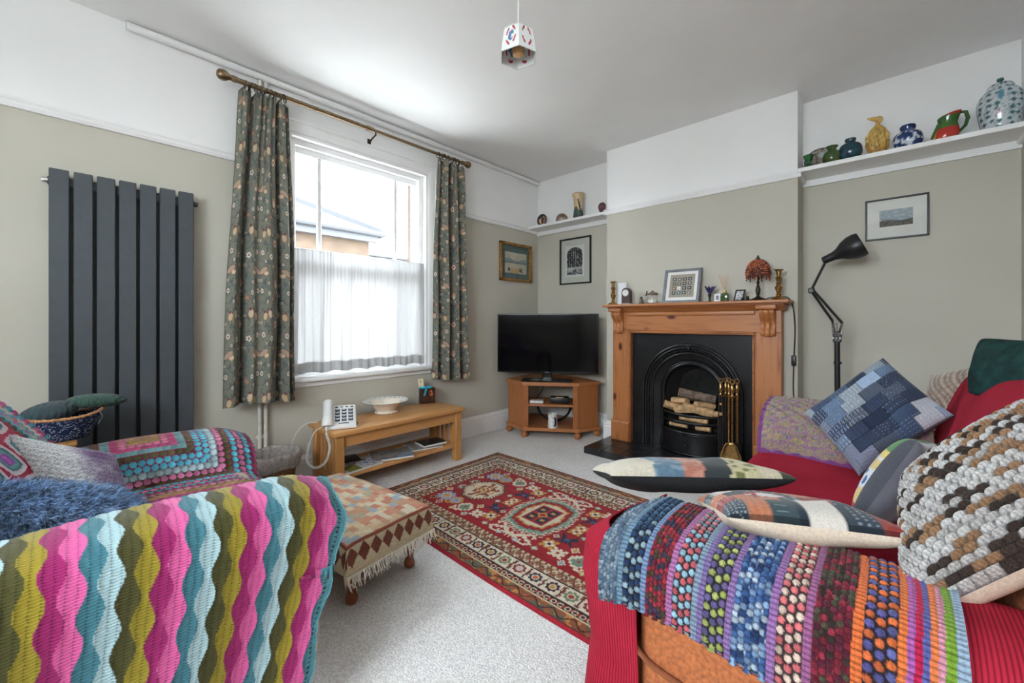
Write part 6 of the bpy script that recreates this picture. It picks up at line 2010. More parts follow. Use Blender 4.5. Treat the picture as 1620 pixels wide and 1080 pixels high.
# front fold of the same blanket end
# blanket on the chair back
prof, LV = smooth_path([(-3.43, 0.45), (-3.475, 0.56), (-3.53, 0.66), (-3.60, 0.76), (-3.665, 0.835), (-3.73, 0.86), (-3.80, 0.84)], 190)
nu = 260
s_ = np.linspace(0, 1, nu)[None, :] + 0 * prof[:, :1]
vv = np.linspace(0, LV, 190)[:, None] + 0 * s_
xx = 0.845 + 0.62 * s_
A1 = (xx - 0.845)
col = np.empty(s_.shape + (3,))
k1 = np.mod(vv, 0.026) / 0.026
ri = np.floor(A1 / 0.0155)
cA = [(206, 118, 160), (214, 196, 176), (120, 176, 196), (196, 170, 130), (92, 178, 204)]
for q in range(5):
    put(col, ri == q, cA[q])
var = h2(np.floor(vv / 0.019 + 0.5 * ri), ri, 3)
col[(ri < 4) & (var > 0.72)] = rgb((196, 106, 150))
col[(ri < 4) & (var < 0.2)] = rgb((104, 170, 190))
dark = (ri >= 5) & (A1 < 0.10)
col[dark] = pick([(58, 72, 52), (84, 130, 120), (46, 40, 62), (134, 52, 72), (76, 92, 62)], h2(np.floor(vv / 0.016), np.floor(A1 / 0.012), 6))[dark]
sq = A1 >= 0.10
w_ = 0.115
ua, ub = np.mod(A1 - 0.10, w_) - w_ / 2, np.mod(vv + 0.02, w_) - w_ / 2
rr_ = np.maximum(np.abs(ua), np.abs(ub)) * 0.6 + np.hypot(ua, ub) * 0.4
ring = [(0.0, (168, 88, 178)), (0.012, (150, 70, 164)), (0.020, (92, 150, 156)), (0.031, (64, 112, 120)), (0.038, (206, 196, 204)), (0.046, (216, 200, 204)), (0.051, (176, 40, 72))]
for r0, c in ring:
    put(col, sq & (rr_ >= r0), c)
P = np.stack([xx, prof[:, :1] - 0.20 * (xx - 0.845) + 0 * s_, prof[:, 1:2] + 0 * s_], -1)
dsp = 0.003 * np.abs(np.sin(rr_ * 2 * PI / 0.022)) * sq + 0.004 * np.abs(np.sin(PI * vv / 0.019)) * (~sq)
P = P - normals(P) * dsp[..., None] * np.sign(normals(P)[95, 130, 1] + 1e-9) * -1
bkb = sheet('square_motif_blanket', P, col, crochet_material('granny_crochet', 0.004, 0.006, 0.25, 0.8), None, 0.006, uv=np.stack([xx, vv], -1))
tag(bkb, 'crochet blanket of round flower squares over the armchair back', 'blanket')

# ------------------------------------------------------------------ cushions
def cushion(name, lb, ctr, ex, ey, t, front, back, n=90, mfront=None, mback=None, dispf=None, pinch=0.10, pw=0.42, group=None, cat='cushion', wob=0.0, piping=None, ext=1.0):
    ex, ey, ctr = np.array(ex, float), np.array(ey, float), np.array(ctr, float)
    nn = np.cross(ex, ey)
    nn /= np.linalg.norm(nn)
    g = thing(name, lb, cat, tuple(ctr), 0, group)
    a, b = np.meshgrid(np.sin(np.linspace(-PI / 2, PI / 2, n)), np.sin(np.linspace(-PI / 2, PI / 2, n)))
    sa = a * (1 - pinch * (1 - b ** 2) * np.abs(a) ** 3)
    sb = b * (1 - pinch * (1 - a ** 2) * np.abs(b) ** 3)
    prof = ((1 - a ** 2).clip(0) * (1 - b ** 2).clip(0)) ** pw
    for sgn, nm, fn, mm in ((1, 'front_panel', front, mfront), (-1, 'back_panel', back, mback)):
        hgt = t * prof * (ext if sgn > 0 else 1.0)
        if wob:
            hgt = hgt * (1 + wob * (vn(a * 2.2 + 7, b * 2.2 + 3 * sgn, 5) - 0.5))
        if sgn > 0 and dispf is not None:
            hgt = hgt + dispf(a, b)
        P = ctr + sa[..., None] * ex + sb[..., None] * ey + sgn * hgt[..., None] * nn
        if callable(fn):
            sheet(nm, P, fn(a, b), mm or M_CUSH, g)
        else:
            st_ = max(1, (n - 1) // 60)
            ix = np.unique(np.append(np.arange(0, n, st_), n - 1))
            sheet(nm, P[np.ix_(ix, ix)] if n > 120 else P, None, fn, g)
    return g
M_CUSH = painted('cushion_cotton', 0.9, 0.15, (600, 0.25), spec=0.15, var=0.12, vscale=300)
def patchwork(pal, nx, ny, seed, stitch=(210, 214, 220), sts=0.5, pattern=0.5, jit=0.35):
    def f(a, b):
        v = (b + 1) / 2 * ny
        j = np.floor(v)
        off = h2(j, 1, seed)
        u = (a + 1) / 2 * nx + off + jit * np.sin(j * 3.1)
        i = np.floor(u)
        # merge some pairs vertically
        jm = np.where(h2(i, np.floor(j / 2), seed + 5) > 0.7, np.floor(j / 2) * 2, j)
        c = pick(pal, h2(i, jm, seed + 1))
        k = h2(i, jm, seed + 2)
        fu, fv = u - i, v - j
        st1 = (np.mod(fu * 14, 1) < 0.35) & (k < pattern * 0.4)
        dots = (np.hypot(np.mod(fu * 6, 1) - 0.5, np.mod(fv * 6, 1) - 0.5) < 0.22) & (k > 1 - pattern * 0.35)
        c[st1] = c[st1] * 0.72 + 0.12
        c[dots] = c[dots] * 0.4 + 0.5
        sm = ((fu < 0.035) | ((fv < 0.035) & (jm == j)))
        c[sm] *= 0.65
        if sts:
            line = (np.abs(np.mod(fv * 4 + fu * (k > 0.5) * 2, 1) - 0.5) < 0.06) & (np.mod(fu * 16, 1) < 0.5) & (k > 0.35) & (k < 0.35 + sts)
            c[line] = c[line] * 0.55 + rgb(stitch) * 0.45
        return np.clip(c * (0.92 + 0.14 * vn(a * 90, b * 90, seed))[..., None], 0, 1)
    return f
DEN = [(58, 72, 98), (44, 54, 76), (96, 116, 142), (66, 84, 110), (150, 170, 196), (52, 62, 84), (36, 40, 52), (120, 128, 148), (74, 84, 100), (176, 182, 192), (48, 60, 86), (90, 94, 112), (138, 150, 160), (40, 50, 72)]

# blue furry cushion and small purple cushion on the armchair
M_FUR = mat('slate_blue_fur', (84, 108, 138), 1.0, var=0.3, vscale=40, sheen=0.5, bump=(150, 0.8))
FC, FX, FY, FT = np.array((1.335, -3.545, 0.580)), np.array((-0.03, 0.215, -0.07)), np.array((-0.045, -0.075, 0.085)), 0.075
cushion('fluffy_cushion', 'slate blue fluffy cushion slumped on the armchair seat', FC, FX, FY, FT, M_FUR, M_FUR, 60, dispf=lambda a, b: 0.008 * vn(a * 9, b * 9, 2), wob=0.6, pw=0.40)
rng = np.random.default_rng(4)
def fur(root, ctr, ex, ey, t, N, ln, m, flow):
    nn = np.cross(ex, ey); nn = nn / np.linalg.norm(nn)
    a, b = rng.uniform(-0.97, 0.97, N), rng.uniform(-0.97, 0.97, N)
    sg = np.where(rng.random(N) < 0.75, 1, -1)
    hgt = t * (((1 - a ** 2) * (1 - b ** 2)) ** 0.40)
    base = ctr + a[:, None] * ex + b[:, None] * ey + (sg * hgt)[:, None] * nn
    tipd = nn * sg[:, None] * 0.5 + np.array(flow) + rng.normal(0, 0.45, (N, 3)) + (a[:, None] * ex + b[:, None] * ey) * 2.0
    tipd /= np.linalg.norm(tipd, axis=1, keepdims=True)
    side = np.cross(tipd, rng.normal(0, 1, (N, 3)))
    side /= np.linalg.norm(side, axis=1, keepdims=True)
    tip = base + tipd * (ln * rng.uniform(0.6, 1.2, N))[:, None]
    V_ = np.stack([base - side * 0.0015, base + side * 0.0015, tip], 1).reshape(-1, 3)
    me = bpy.data.meshes.new('fur')
    me.from_pydata(V_.tolist(), [], np.arange(3 * N).reshape(-1, 3).tolist())
    o = finish('fur', me, m, root, 0)
    o['kind'] = 'stuff'
fur([o for o in bpy.data.objects if o.name.startswith('fluffy_cushion')][0], FC, FX, FY, FT, 30000, 0.022, mat('blue_fur_strands', (112, 138, 170), 0.9, var=0.35, vscale=60), (0.2, 0.1, -0.5))

def shells(a, b):
    v = (b + 1) * 7
    j = np.floor(v)
    u = (a + 1) * 6 + 0.5 * np.mod(j, 2)
    i = np.floor(u)
    fu, fv = u - i - 0.5, v - j
    r_ = np.hypot(fu * 1.0, fv * 0.9)
    t_ = np.clip(vn(a * 1.6 + 3, b * 2.4 + 3, 4) * 1.5 - 0.25 + 0.25 * (h2(i, j, 3) - 0.5), 0, 1)[..., None]
    c = rgb((112, 88, 124)) * (1 - t_) + rgb((214, 216, 218)) * t_
    arc = np.abs(np.mod(r_ * 2.6, 1) - 0.5) > 0.38
    ray = np.abs(np.mod(np.arctan2(fv + 0.05, fu) * 2.2, 1) - 0.5) > 0.42
    return np.where((arc | ray)[..., None], c * 0.74, c)
def shells_d(a, b):
    v = (b + 1) * 7
    j = np.floor(v)
    u = (a + 1) * 6 + 0.5 * np.mod(j, 2)
    fu, fv = u - np.floor(u) - 0.5, v - j
    return 0.006 * np.clip(1 - np.hypot(fu, fv - 0.3) * 1.4, 0, 1) * (1 - a ** 2) ** 0.2 * (1 - b ** 2) ** 0.2
cushion('shell_stitch_cushion', 'small lilac and white shell-stitch cushion against the armchair back', (1.06, -3.475, 0.585), (0.03, 0.115, -0.05), (-0.05, -0.03, 0.105), 0.05, shells, shells, 110, dispf=shells_d, pinch=0.05)

# ------------------------------------------------------------------ sofa
def ribbed_red():
    m = bpy.data.materials.new('red_ribbed_cotton')
    m.use_nodes = True
    k = NT(m)
    b = m.node_tree.nodes['Principled BSDF']
    tc = k.new('ShaderNodeTexCoord')
    sp = k.new('ShaderNodeSeparateXYZ')
    k.link(tc.outputs['UV'], sp.inputs[0])
    rib = k.math('ADD', k.math('MULTIPLY', k.math('SINE', k.math('MULTIPLY', sp.outputs[0], 2 * PI / 0.006)), 0.5), 0.5)
    n = k.noise(tc.outputs['UV'], 7, 4)
    base = k.ramp(n, [(0.3, (160, 30, 50)), (0.7, (176, 40, 62))])
    sh = k.ramp(rib, [(0.0, (0.72, 0.72, 0.72)), (0.6, (1.0, 1.0, 1.0))])
    k.link(k.mix(1.0, base, sh, 'MULTIPLY'), b.inputs['Base Color'])
    b.inputs['Roughness'].default_value = 0.9
    b.inputs['Specular IOR Level'].default_value = 0.15
    k.link(k.bump(rib, 0.35, 0.002), b.inputs['Normal'])
    return m
M_RED = ribbed_red()
M_ORANGE = mat('rust_orange_upholstery', (172, 100, 58), 0.9, var=0.14, vscale=120, bump=(350, 0.5))
sf = thing('sofa', 'rust orange upholstered sofa beneath the red cover along the side wall', 'sofa', (2.85, -1.8, 0))
MB().box(2.42, 3.30, -2.60, -0.92, 0.07, 0.34, 0.02, 2).build('base', M_ORANGE, sf)
MB().box(2.40, 2.97, -2.42, -1.33, 0.33, 0.455, 0.04, 3).build('seat_cushion', M_ORANGE, sf)
MB().box(2.435, 3.30, -2.635, -2.43, 0.07, 0.578, 0.05, 4).build('arm', M_ORANGE, sf)
MB().box(2.44, 3.30, -1.31, -0.92, 0.07, 0.60, 0.08, 4).build('arm', M_ORANGE, sf)
b = MB()
b.add([(x, y, z) for y in (-2.6, -1.14) for x, z in ((2.97, 0.40), (3.03, 0.66), (3.10, 0.83), (3.20, 0.85), (3.30, 0.78), (3.32, 0.1))], [(0, 1, 2, 3, 4, 5), (11, 10, 9, 8, 7, 6)] + [(i, (i + 1) % 6, 6 + (i + 1) % 6, 6 + i) for i in range(6)])
o = b.build('backrest', M_ORANGE, sf)
md = o.modifiers.new('soft', 'BEVEL'); md.width = 0.03; md.segments = 3
for x in (2.47, 3.24):
    for y in (-2.56, -0.98):
        MB().lathe([(0.018, 0.0), (0.026, 0.01), (0.03, 0.05), (0.03, 0.075)], (x, y, 0), 14).build('foot', M_OAKZ, sf)
pp, _ = smooth_path([(2.437, -2.642, 0.36), (2.47, -2.644, 0.335), (2.56, -2.644, 0.325), (2.8, -2.644, 0.32), (3.28, -2.644, 0.32)], 40)
MB().tube([tuple(p) for p in pp], 0.006, 8).build('piping', mat('dark_rust_piping', (128, 72, 42), 0.9), sf)
MB().tube([(2.437, -2.632, 0.08), (2.436, -2.634, 0.36), (2.437, -2.63, 0.55)], 0.006, 8).build('piping', mat('dark_rust_piping', (128, 72, 42), 0.9), sf)

rc = thing('sofa_throw', 'red ribbed cotton cover spread over the sofa seat, back and arm', 'throw', (2.85, -1.85, 0.05))
def red_sheet(name, P, U, V, thick=0.004):
    sheet(name, P, None, M_RED, rc, thick, uv=np.stack([U, V], -1))
# seat + back in one run: front edge up over seat, up the back, over the top
prof, LV = smooth_path([(2.375, 0.16), (2.372, 0.30), (2.378, 0.40), (2.41, 0.462), (2.50, 0.478), (2.70, 0.474), (2.86, 0.464), (2.92, 0.48), (2.965, 0.56), (3.005, 0.68), (3.04, 0.785), (3.085, 0.862), (3.15, 0.888), (3.24, 0.875), (3.315, 0.80), (3.335, 0.5)], 150)
ys = np.linspace(-2.44, -1.13, 150)
Yg = ys[None, :] + 0 * prof[:, :1]
Xg, Zg = prof[:, :1] + 0 * Yg, prof[:, 1:2] + 0 * Yg
Vg = np.linspace(0, LV, 150)[:, None] + 0 * Yg
bul = np.exp(-((Xg - 2.62) / 0.25) ** 2) * 0.012 * np.sin(PI * (Yg + 2.45) / 1.1)
Zg = Zg + bul + 0.004 * vn(Yg * 7, Vg * 7, 3) + 0.006 * np.sin(Yg * 6 + Vg * 4) * (Xg > 2.98)
Xg = Xg - 0.008 * vn(Yg * 5, Vg * 9, 6) * (Zg > 0.5)
red_sheet('seat_and_back_panel', np.stack([Xg, Yg, Zg], -1), Yg, Vg)
# over the near arm
prof, LV = smooth_path([(-2.36, 0.485), (-2.40, 0.55), (-2.43, 0.588), (-2.50, 0.598), (-2.58, 0.598), (-2.63, 0.575), (-2.652, 0.52), (-2.656, 0.44), (-2.66, 0.30)], 110)
xs = np.linspace(2.415, 3.31, 150)
Xg = xs[None, :] + 0 * prof[:, :1]
hang = np.clip((Xg - 2.43) / 0.6, 0, 1)
f_ = np.linspace(0, 1, 110)[:, None] + 0 * Xg
zb = 0.462 - 0.05 * hang - 0.30 * np.clip((Xg - 2.80) / 0.08, 0, 1) ** 2
Yg, Zg = prof[:, :1] + 0 * Xg, prof[:, 1:2] + 0 * Xg
low = Zg < 0.52
Zg = np.where((Yg < -2.64), np.maximum(Zg, 0) * 0 + (0.56 - (0.56 - zb) * np.clip((f_ - 0.60) / 0.40, 0, 1)), Zg)
Zg = np.minimum(Zg, prof[:, 1:2] + 0.2)
Yg = Yg - 0.006 * np.sin(Xg * 22) * np.clip((f_ - 0.6) / 0.4, 0, 1)
red_sheet('arm_panel', np.stack([Xg, Yg, Zg], -1), Xg, f_ * LV)
# hanging corner at the arm front
plan, LP = smooth_path([(2.45, -2.655), (2.41, -2.665), (2.36, -2.662), (2.315, -2.635), (2.285, -2.59), (2.285, -2.52), (2.31, -2.44), (2.34, -2.38), (2.36, -2.30)], 110)
tt = np.linspace(0, 1, 120)[:, None]
k = np.interp(tt, [0, 0.08, 0.22, 0.5, 1.0], [0.60, 0.98, 1.04, 0.90, 1.16])
cx_, cy_ = 2.43, -2.50
Pg = np.zeros((120, 110, 3))
Pg[..., 0] = cx_ + (plan[:, 0][None] - cx_) * k + 0.010 * np.sin(np.linspace(0, 1, 110)[None] * 16 + tt * 2) * tt
Pg[..., 1] = cy_ + (plan[:, 1][None] - cy_) * (0.5 + 0.5 * k) + 0.006 * np.sin(np.linspace(0, 1, 110)[None] * 21) * tt
Pg[..., 2] = 0.575 - 0.545 * tt - 0.02 * np.cos(np.linspace(0, 1, 110)[None] * 9) * tt
Ug = np.linspace(0, LP, 110)[None] + 0 * tt
red_sheet('hanging_corner', Pg, Ug, 0.55 * tt + 0 * Ug)

# ------------------------------------------------------------------ crochet blanket over the sofa arm
prof, LV = smooth_path([(-2.37, 0.50), (-2.405, 0.565), (-2.44, 0.607), (-2.50, 0.619), (-2.58, 0.619), (-2.64, 0.600), (-2.672, 0.555), (-2.684, 0.50), (-2.687, 0.466)], 250)
XW = 0.54
nu = 330
s_ = np.linspace(0, 1, nu)[None, :] + 0 * prof[:, :1]
vv = np.linspace(0, LV, 250)[:, None] + 0 * s_
xx = 2.392 + XW * s_
# bands in image-measured order: (end s, kind, colours)
bands = [
    (0.065, 'var', [(118, 138, 156), (96, 118, 140), (150, 164, 176), (82, 104, 128)]),
    (0.085, 'bar', [(108, 138, 160)]),
    (0.155, 'clu', [(40, 74, 112), (58, 96, 128), (140, 166, 178), (34, 58, 98)]),
    (0.175, 'bar', [(116, 140, 176)]),
    (0.255, 'var', [(150, 38, 54), (108, 26, 44), (66, 58, 84), (170, 48, 58), (88, 66, 50)]),
    (0.277, 'bar', [(170, 110, 160)]),
    (0.345, 'clu', [(196, 96, 104), (150, 190, 210), (120, 130, 146), (206, 130, 136)]),
    (0.365, 'bar', [(130, 148, 168)]),
    (0.385, 'bar', [(126, 106, 158)]),
    (0.455, 'clu', [(156, 168, 88), (116, 98, 150), (170, 178, 104), (96, 88, 136)]),
    (0.475, 'bar', [(140, 110, 162)]),
    (0.575, 'var', [(60, 92, 146), (132, 160, 196), (40, 62, 108), (178, 192, 206), (74, 110, 164)]),
    (0.597, 'bar', [(150, 108, 164)]),
    (0.665, 'clu', [(214, 112, 116), (222, 196, 180), (206, 130, 150), (150, 104, 160)]),
    (0.685, 'bar', [(156, 96, 140)]),
    (0.775, 'var', [(120, 34, 50), (58, 48, 42), (150, 44, 64), (76, 78, 60), (94, 34, 54)]),
    (0.798, 'bar', [(222, 112, 60)]),
    (0.870, 'clu', [(222, 112, 60), (98, 100, 158), (214, 106, 62), (92, 88, 150)]),
    (0.888, 'bar', [(222, 118, 62)]),
    (0.903, 'bar', [(170, 96, 168)]), (0.918, 'bar', [(186, 30, 72)]), (0.932, 'bar', [(92, 96, 160)]), (0.947, 'bar', [(222, 122, 70)]), (0.960, 'bar', [(206, 140, 160)]), (0.980, 'bar', [(120, 158, 50)]), (1.01, 'bar', [(150, 170, 190)])]
col = np.empty(s_.shape + (3,))
dsp = np.zeros(s_.shape)
lo = 0.0
wob_ = s_ + 0.004 * np.sin(vv * 19) / 1.0
for bi, (hi, kind, cs) in enumerate(bands):
    m_ = (wob_ >= lo) & (wob_ < hi)
    if bi == 0: m_ |= wob_ < 0
    wd = (hi - lo) * XW
    if kind == 'bar':
        q = np.abs(np.sin(PI * vv / 0.0085)) ** 0.6
        q2 = 1 - np.abs((wob_ - lo) / (hi - lo) * 2 - 1) ** 4
        c = rgb(cs[0]) * (0.55 + 0.5 * q)[..., None]
        col[m_] = np.clip(c, 0, 1)[m_]
        dsp[m_] = (0.0025 * q * q2)[m_]
    else:
        ncol = 3 if kind == 'clu' else 5
        cu = (wob_ - lo) / (hi - lo) * ncol
        iu = np.floor(cu)
        pv_ = 0.0145 if kind == 'clu' else 0.0105
        cv = vv / pv_ + 0.5 * np.mod(iu, 2)
        iv = np.floor(cv)
        q = ((cu - iu - 0.5) / 0.5) ** 2 + ((cv - iv - 0.5) / 0.47) ** 2
        if kind == 'clu':
            npair = len(cs) // 2
            ki = 2 * np.floor(np.clip(vn(vv * 5 + 3, iu * 0.3, bi), 0, 0.999) * npair) + np.mod(iu + np.floor(iv), 2)
            c = pick(cs, (ki + 0.5) / len(cs))
            gap = rgb((54, 48, 56))
        else:
            c = pick(cs, h2(iv, np.floor(cu + 0.3 * np.sin(iv)), bi))
            gap = rgb(cs[2]) * 0.6
        c = np.where((q > (0.72 if kind == 'clu' else 0.80))[..., None], c * (0.22 if kind == 'clu' else 0.5) + gap * 0.35, c * (0.82 + 0.22 * h2(iv, iu, bi + 9))[..., None])
        col[m_] = c[m_]
        dsp[m_] = (0.0055 * np.clip(1 - q, 0, 1) ** 0.5)[m_]
    lo = hi
drp = np.clip((0.58 - (prof[:, 1:2] + 0 * s_)) / 0.14, 0, 1) * (prof[:, :1] < -2.6)
fr_e = np.clip((0.10 - s_) / 0.10, 0, 1)
P = np.stack([xx + 0.05 * drp * fr_e * 0 + 0.012 * np.sin(vv * 13) * fr_e, prof[:, :1] - 0.010 * drp * np.sin(xx * 17) - 0.008 * drp + 0.0 * s_, prof[:, 1:2] - 0.02 * fr_e ** 2 * (1 - drp) - 0.008 * np.sin(xx * 9) * drp + 0 * s_], -1)
nr = normals(P)
if nr[100, 150, 2] < 0: nr = -nr
P = P + nr * dsp[..., None]
col = col * (0.92 + 0.14 * vn(xx * 330, vv * 330, 8))[..., None]
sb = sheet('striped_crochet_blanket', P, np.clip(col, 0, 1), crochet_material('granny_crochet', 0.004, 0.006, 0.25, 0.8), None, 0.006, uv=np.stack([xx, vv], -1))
tag(sb, 'multicoloured striped crochet blanket draped over the near sofa arm', 'blanket')

# patterned cover on the far arm
prof, LV = smooth_path([(-1.375, 0.47), (-1.362, 0.55), (-1.31, 0.635), (-1.22, 0.672), (-1.10, 0.685), (-1.0, 0.67), (-0.92, 0.61), (-0.90, 0.48)], 260)
nu = 230
s_ = np.linspace(0, 1, nu)[None, :] + 0 * prof[:, :1]
vv = np.linspace(0, LV, 260)[:, None] + 0 * s_
xx = 2.405 + 0.56 * s_
n1 = vn(xx * 190, vv * 190, 2)
n2 = vn(xx * 26, vv * 140, 5)
col = pick([(110, 84, 118), (158, 124, 144), (136, 138, 108), (172, 144, 112), (104, 116, 134), (164, 108, 128), (142, 130, 96)], np.clip(0.5 * n1 + 0.5 * n2, 0, 0.999))
gr_ = (np.mod(xx, 0.06) < 0.008) | (np.mod(vv, 0.055) < 0.008)
col[gr_] = col[gr_] * 0.4 + rgb((160, 120, 156)) * 0.55
put(col, (vv < 0.02) | (s_ < 0.03), (122, 70, 128))
P = np.stack([xx - 0.0, prof[:, :1] + 0.006 * np.sin(xx * 30) * (vv < 0.1), prof[:, 1:2] + 0.006 * np.cos(2 * PI * xx / 0.06) * np.cos(2 * PI * vv / 0.055) - 0.05 * np.clip(0.12 - s_, 0, 1) ** 1.0 * (prof[:, 1:2] > 0.6)], -1)
fc = sheet('variegated_arm_cover', P, col, painted('variegated_knit', 0.95, 0.15, (300, 0.6), spec=0.1), None, 0.006)
tag(fc, 'purple and green variegated knitted cover over the far sofa arm', 'cover')
# closing front face of that cover
fa = np.linspace(0, 1, 60)[:, None]
pr2, _ = smooth_path([(-1.375, 0.44), (-1.365, 0.55), (-1.31, 0.628), (-1.22, 0.66), (-1.10, 0.672), (-1.0, 0.655), (-0.92, 0.60), (-0.90, 0.44)], 90)

# ------------------------------------------------------------------ sofa cushions
def pA(a, b):
    u = (a + 1) / 2 + 0.03 * np.sin(b * 3)
    c = np.empty(a.shape + (3,))
    c[:] = rgb((206, 198, 180))
    seq = [(0.0, (206, 198, 180)), (0.24, (96, 122, 142)), (0.40, (176, 116, 100)), (0.52, (58, 64, 66)), (0.66, (196, 186, 150)), (0.82, (206, 196, 172)), (0.92, (72, 76, 60))]
    for s0, cc in seq:
        put(c, u >= s0, cc)
    n = vn(a * 14, b * 14, 3)
    put(c, (u > 0.68) & (u < 0.8) & (n > 0.62), (120, 122, 76))
    put(c, (u > 0.40) & (u < 0.52) & (n > 0.55), (196, 140, 122))
    put(c, (u > 0.24) & (u < 0.40) & (n > 0.6), (130, 152, 168))
    put(c, (b > 0.25) & (np.mod(a * 2.2, 1) < 0.5), (126, 132, 146))
    return np.clip(c * (0.93 + 0.12 * vn(a * 60, b * 60, 3))[..., None], 0, 1)
M_BLKC = mat('black_cushion_back', (24, 25, 28), 0.9, var=0.15, vscale=150, bump=(400, 0.3))
cushion('patchwork_cushion', 'flat cushion with cream and blue patches and black underside on the sofa arm', (2.360, -2.165, 0.575), (0.192, 0.162, 0.0), (-0.112, 0.132, -0.055), 0.055, pA, M_BLKC, 90, pinch=0.06, pw=0.36, wob=0.3)
PB = [(40, 52, 66), (52, 66, 80), (150, 56, 50), (206, 200, 196), (44, 56, 70), (190, 116, 84), (60, 78, 84), (48, 60, 74), (56, 70, 82), (44, 52, 64)]
M_BGE = mat('beige_linen_back', (206, 190, 172), 0.9, var=0.06, vscale=200, bump=(400, 0.2))
def pB(a, b):
    f = patchwork(PB, 7, 5, 6, (206, 212, 216), 0.6, 0.9)
    c = f(a, b)
    for cx, cy in ((-0.35, -0.2),):
        q = np.hypot((a - cx) * 1.0, (b - cy) * 1.1)
        put(c, q < 0.26, (150, 44, 44))
        put(c, (q < 0.24) & (vn(a * 40, b * 40, 2) > 0.72), (206, 200, 196))
        put(c, np.hypot(a - cx - 0.05, (b - cy + 0.05)) < 0.15, (208, 204, 200))
    put(c, (np.abs(a - 0.12) < 0.19) & (b < -0.45), (212, 206, 198))
    return c
cushion('red_navy_patchwork_cushion', 'patchwork cushion in navy and red with beige underside on the crochet blanket', (2.682, -2.380, 0.620), (0.140, 0.082, -0.004), (-0.070, 0.120, -0.042), 0.050, pB, M_BGE, 90, pinch=0.05, pw=0.36, wob=0.25)
# denim patchwork
TC = np.array((2.795, -1.368, 0.700))
vT, vR = np.array((0.03, 0.135, 0.207)) * 1.02, np.array((0.208, -0.012, 0.03)) * 1.04
e1, e2 = (vR + vT) / 2 * 1.0, (vT - vR) / 2 * 1.0
cushion('denim_patchwork_cushion', 'blue denim patchwork cushion standing on its corner in the sofa', TC, e1, e2, 0.07, patchwork(DEN, 4.6, 7, 17, (190, 200, 214), 0.6, 0.5), mat('grey_denim_back', (84, 90, 104), 0.9), 150, pinch=0.05, pw=0.38, wob=0.5)
# cabled brown and white cushion
BPAL = [(214, 212, 210), (198, 194, 192), (156, 120, 90), (64, 52, 46), (212, 210, 208), (206, 202, 200), (168, 130, 98), (70, 58, 52), (214, 210, 206), (190, 186, 182)]
def bob(a, b):
    a, b = 0.45 * a + 0.55 * np.arcsin(np.clip(a, -1, 1)) * 2 / PI, 0.45 * b + 0.55 * np.arcsin(np.clip(b, -1, 1)) * 2 / PI
    u, v = (a + 1) * 9.5, (b + 1) * 14.0
    j = np.floor(v)
    uu = u / 1.0 + 0.5 * np.mod(j, 2)
    i = np.floor(uu)
    return i, j, uu - i, v - j
def bob_c(a, b):
    i, j, fu, fv = bob(a, b)
    run = np.floor((i + 2 * h2(j, 0, 4)) / 2.0)
    c = pick(BPAL, h2(run, j, 5))
    e = np.minimum(np.minimum(fu, 1 - fu) * 1.0, np.minimum(fv, 1 - fv))
    c = c * np.clip(0.55 + e * 4, 0, 1)[..., None]
    tw = 0.9 + 0.12 * np.sin((fu * 3 + fv * 1.5) * 2 * PI)
    return np.clip(c * tw[..., None], 0, 1)
def bob_d(a, b):
    i, j, fu, fv = bob(a, b)
    h_ = (1 - (2 * fu - 1) ** 4) * (1 - (2 * fv - 1) ** 2)
    return 0.011 * h_ * ((1 - a ** 8) * (1 - b ** 8)) ** 0.5
M_YARN = painted('chunky_yarn', 0.95, 0.15, (260, 0.9), spec=0.1, var=0.2, vscale=260)
cushion('chunky_knit_cushion', 'large brown and white chunky woven cushion with beige underside on the sofa', (2.998, -2.315, 0.738), (0.125, 0.055, 0.112), (0.0, 0.150, 0.075), 0.072, bob_c, M_BGE, 240, mfront=M_YARN, dispf=bob_d, pinch=0.02, pw=0.34)
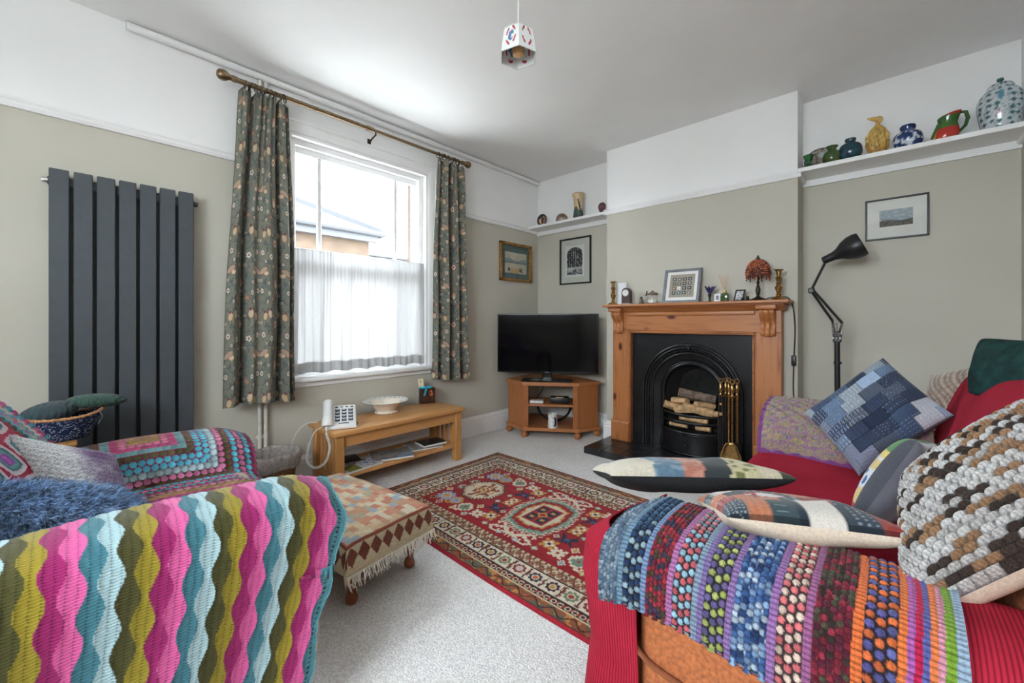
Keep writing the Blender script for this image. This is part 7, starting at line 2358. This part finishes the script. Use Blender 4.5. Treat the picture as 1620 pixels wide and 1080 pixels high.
# dark picture cushion
def peng(a, b):
    c = np.empty(a.shape + (3,))
    c[:] = rgb((214, 190, 130))
    put(c, b > 0.55, (84, 138, 78))
    put(c, (b > 0.4) & (b < 0.55), (222, 200, 120))
    put(c, b < -0.7, (170, 50, 54))
    n = vn(a * 5, b * 5, 4)
    put(c, (np.abs(b) < 0.4) & (n > 0.45), (210, 216, 222))
    put(c, (np.abs(b) < 0.45) & (n > 0.72), (52, 84, 150))
    put(c, np.abs(a) > 0.9, (78, 80, 88))
    return c
cushion('picture_cushion', 'small grey cushion with a bright picture panel beside the denim cushion', (2.862, -1.985, 0.632), (-0.020, -0.112, 0.023), (0.056, 0.013, 0.115), 0.058, peng, mat('grey_velvet', (84, 84, 92), 0.85, sheen=0.5), 80, pinch=0.03, pw=0.34)
def silky(a, b):
    t_ = np.mod((a * 0.6 + 0.25 * b) * 5 + 0.3 * np.sin(b * 4), 1)
    return pick([(150, 128, 110), (110, 62, 66), (186, 172, 158), (96, 104, 86), (160, 118, 104), (196, 184, 172)], t_)
cushion('silky_striped_cushion', 'silky striped cushion tucked behind the denim cushion', (3.06, -1.045, 0.755), (0.10, -0.13, 0.05), (0.02, 0.10, 0.11), 0.05, silky, silky, 70, mfront=painted('striped_silk', 0.35, 0.3, spec=0.5), mback=painted('striped_silk', 0.35, 0.3, spec=0.5))
M_VEL = mat('bottle_green_velvet', (20, 48, 46), 0.8, var=0.3, vscale=30, spec=0.2, bump=(60, 0.3))
cushion('velvet_cushion', 'bottle green velvet cushion resting on the top of the sofa back', (3.155, -1.59, 0.905), (0.10, -0.13, -0.01), (0.02, 0.055, 0.085), 0.05, M_VEL, M_VEL, 60, pinch=-0.05, pw=0.34, wob=0.3)
def ybl(a, b):
    n = vn(a * 8, b * 8, 6)
    c = np.empty(a.shape + (3,))
    c[:] = rgb((92, 110, 140))
    put(c, n > 0.55, (186, 160, 84))
    put(c, n < 0.25, (60, 78, 110))
    return c
cushion('blue_yellow_cushion', 'blue and yellow patterned cushion peeping above the green velvet one', (3.235, -1.36, 0.945), (0.06, -0.11, 0.07), (0.03, 0.06, 0.09), 0.045, ybl, ybl, 60)

for o_ in list(COL.objects):
    if o_.get('category') == 'cushion':
        o_['group'] = 'cushions on the sofa' if o_.location.x > 2 else 'cushions on the armchair'
    elif o_.get('category') == 'picture' and o_.name.startswith('framed_picture'):
        o_['group'] = 'framed pictures on the walls'
    elif o_.get('category') == 'blanket' and o_.location.x < 2:
        o_['group'] = 'crochet blankets on the armchair'
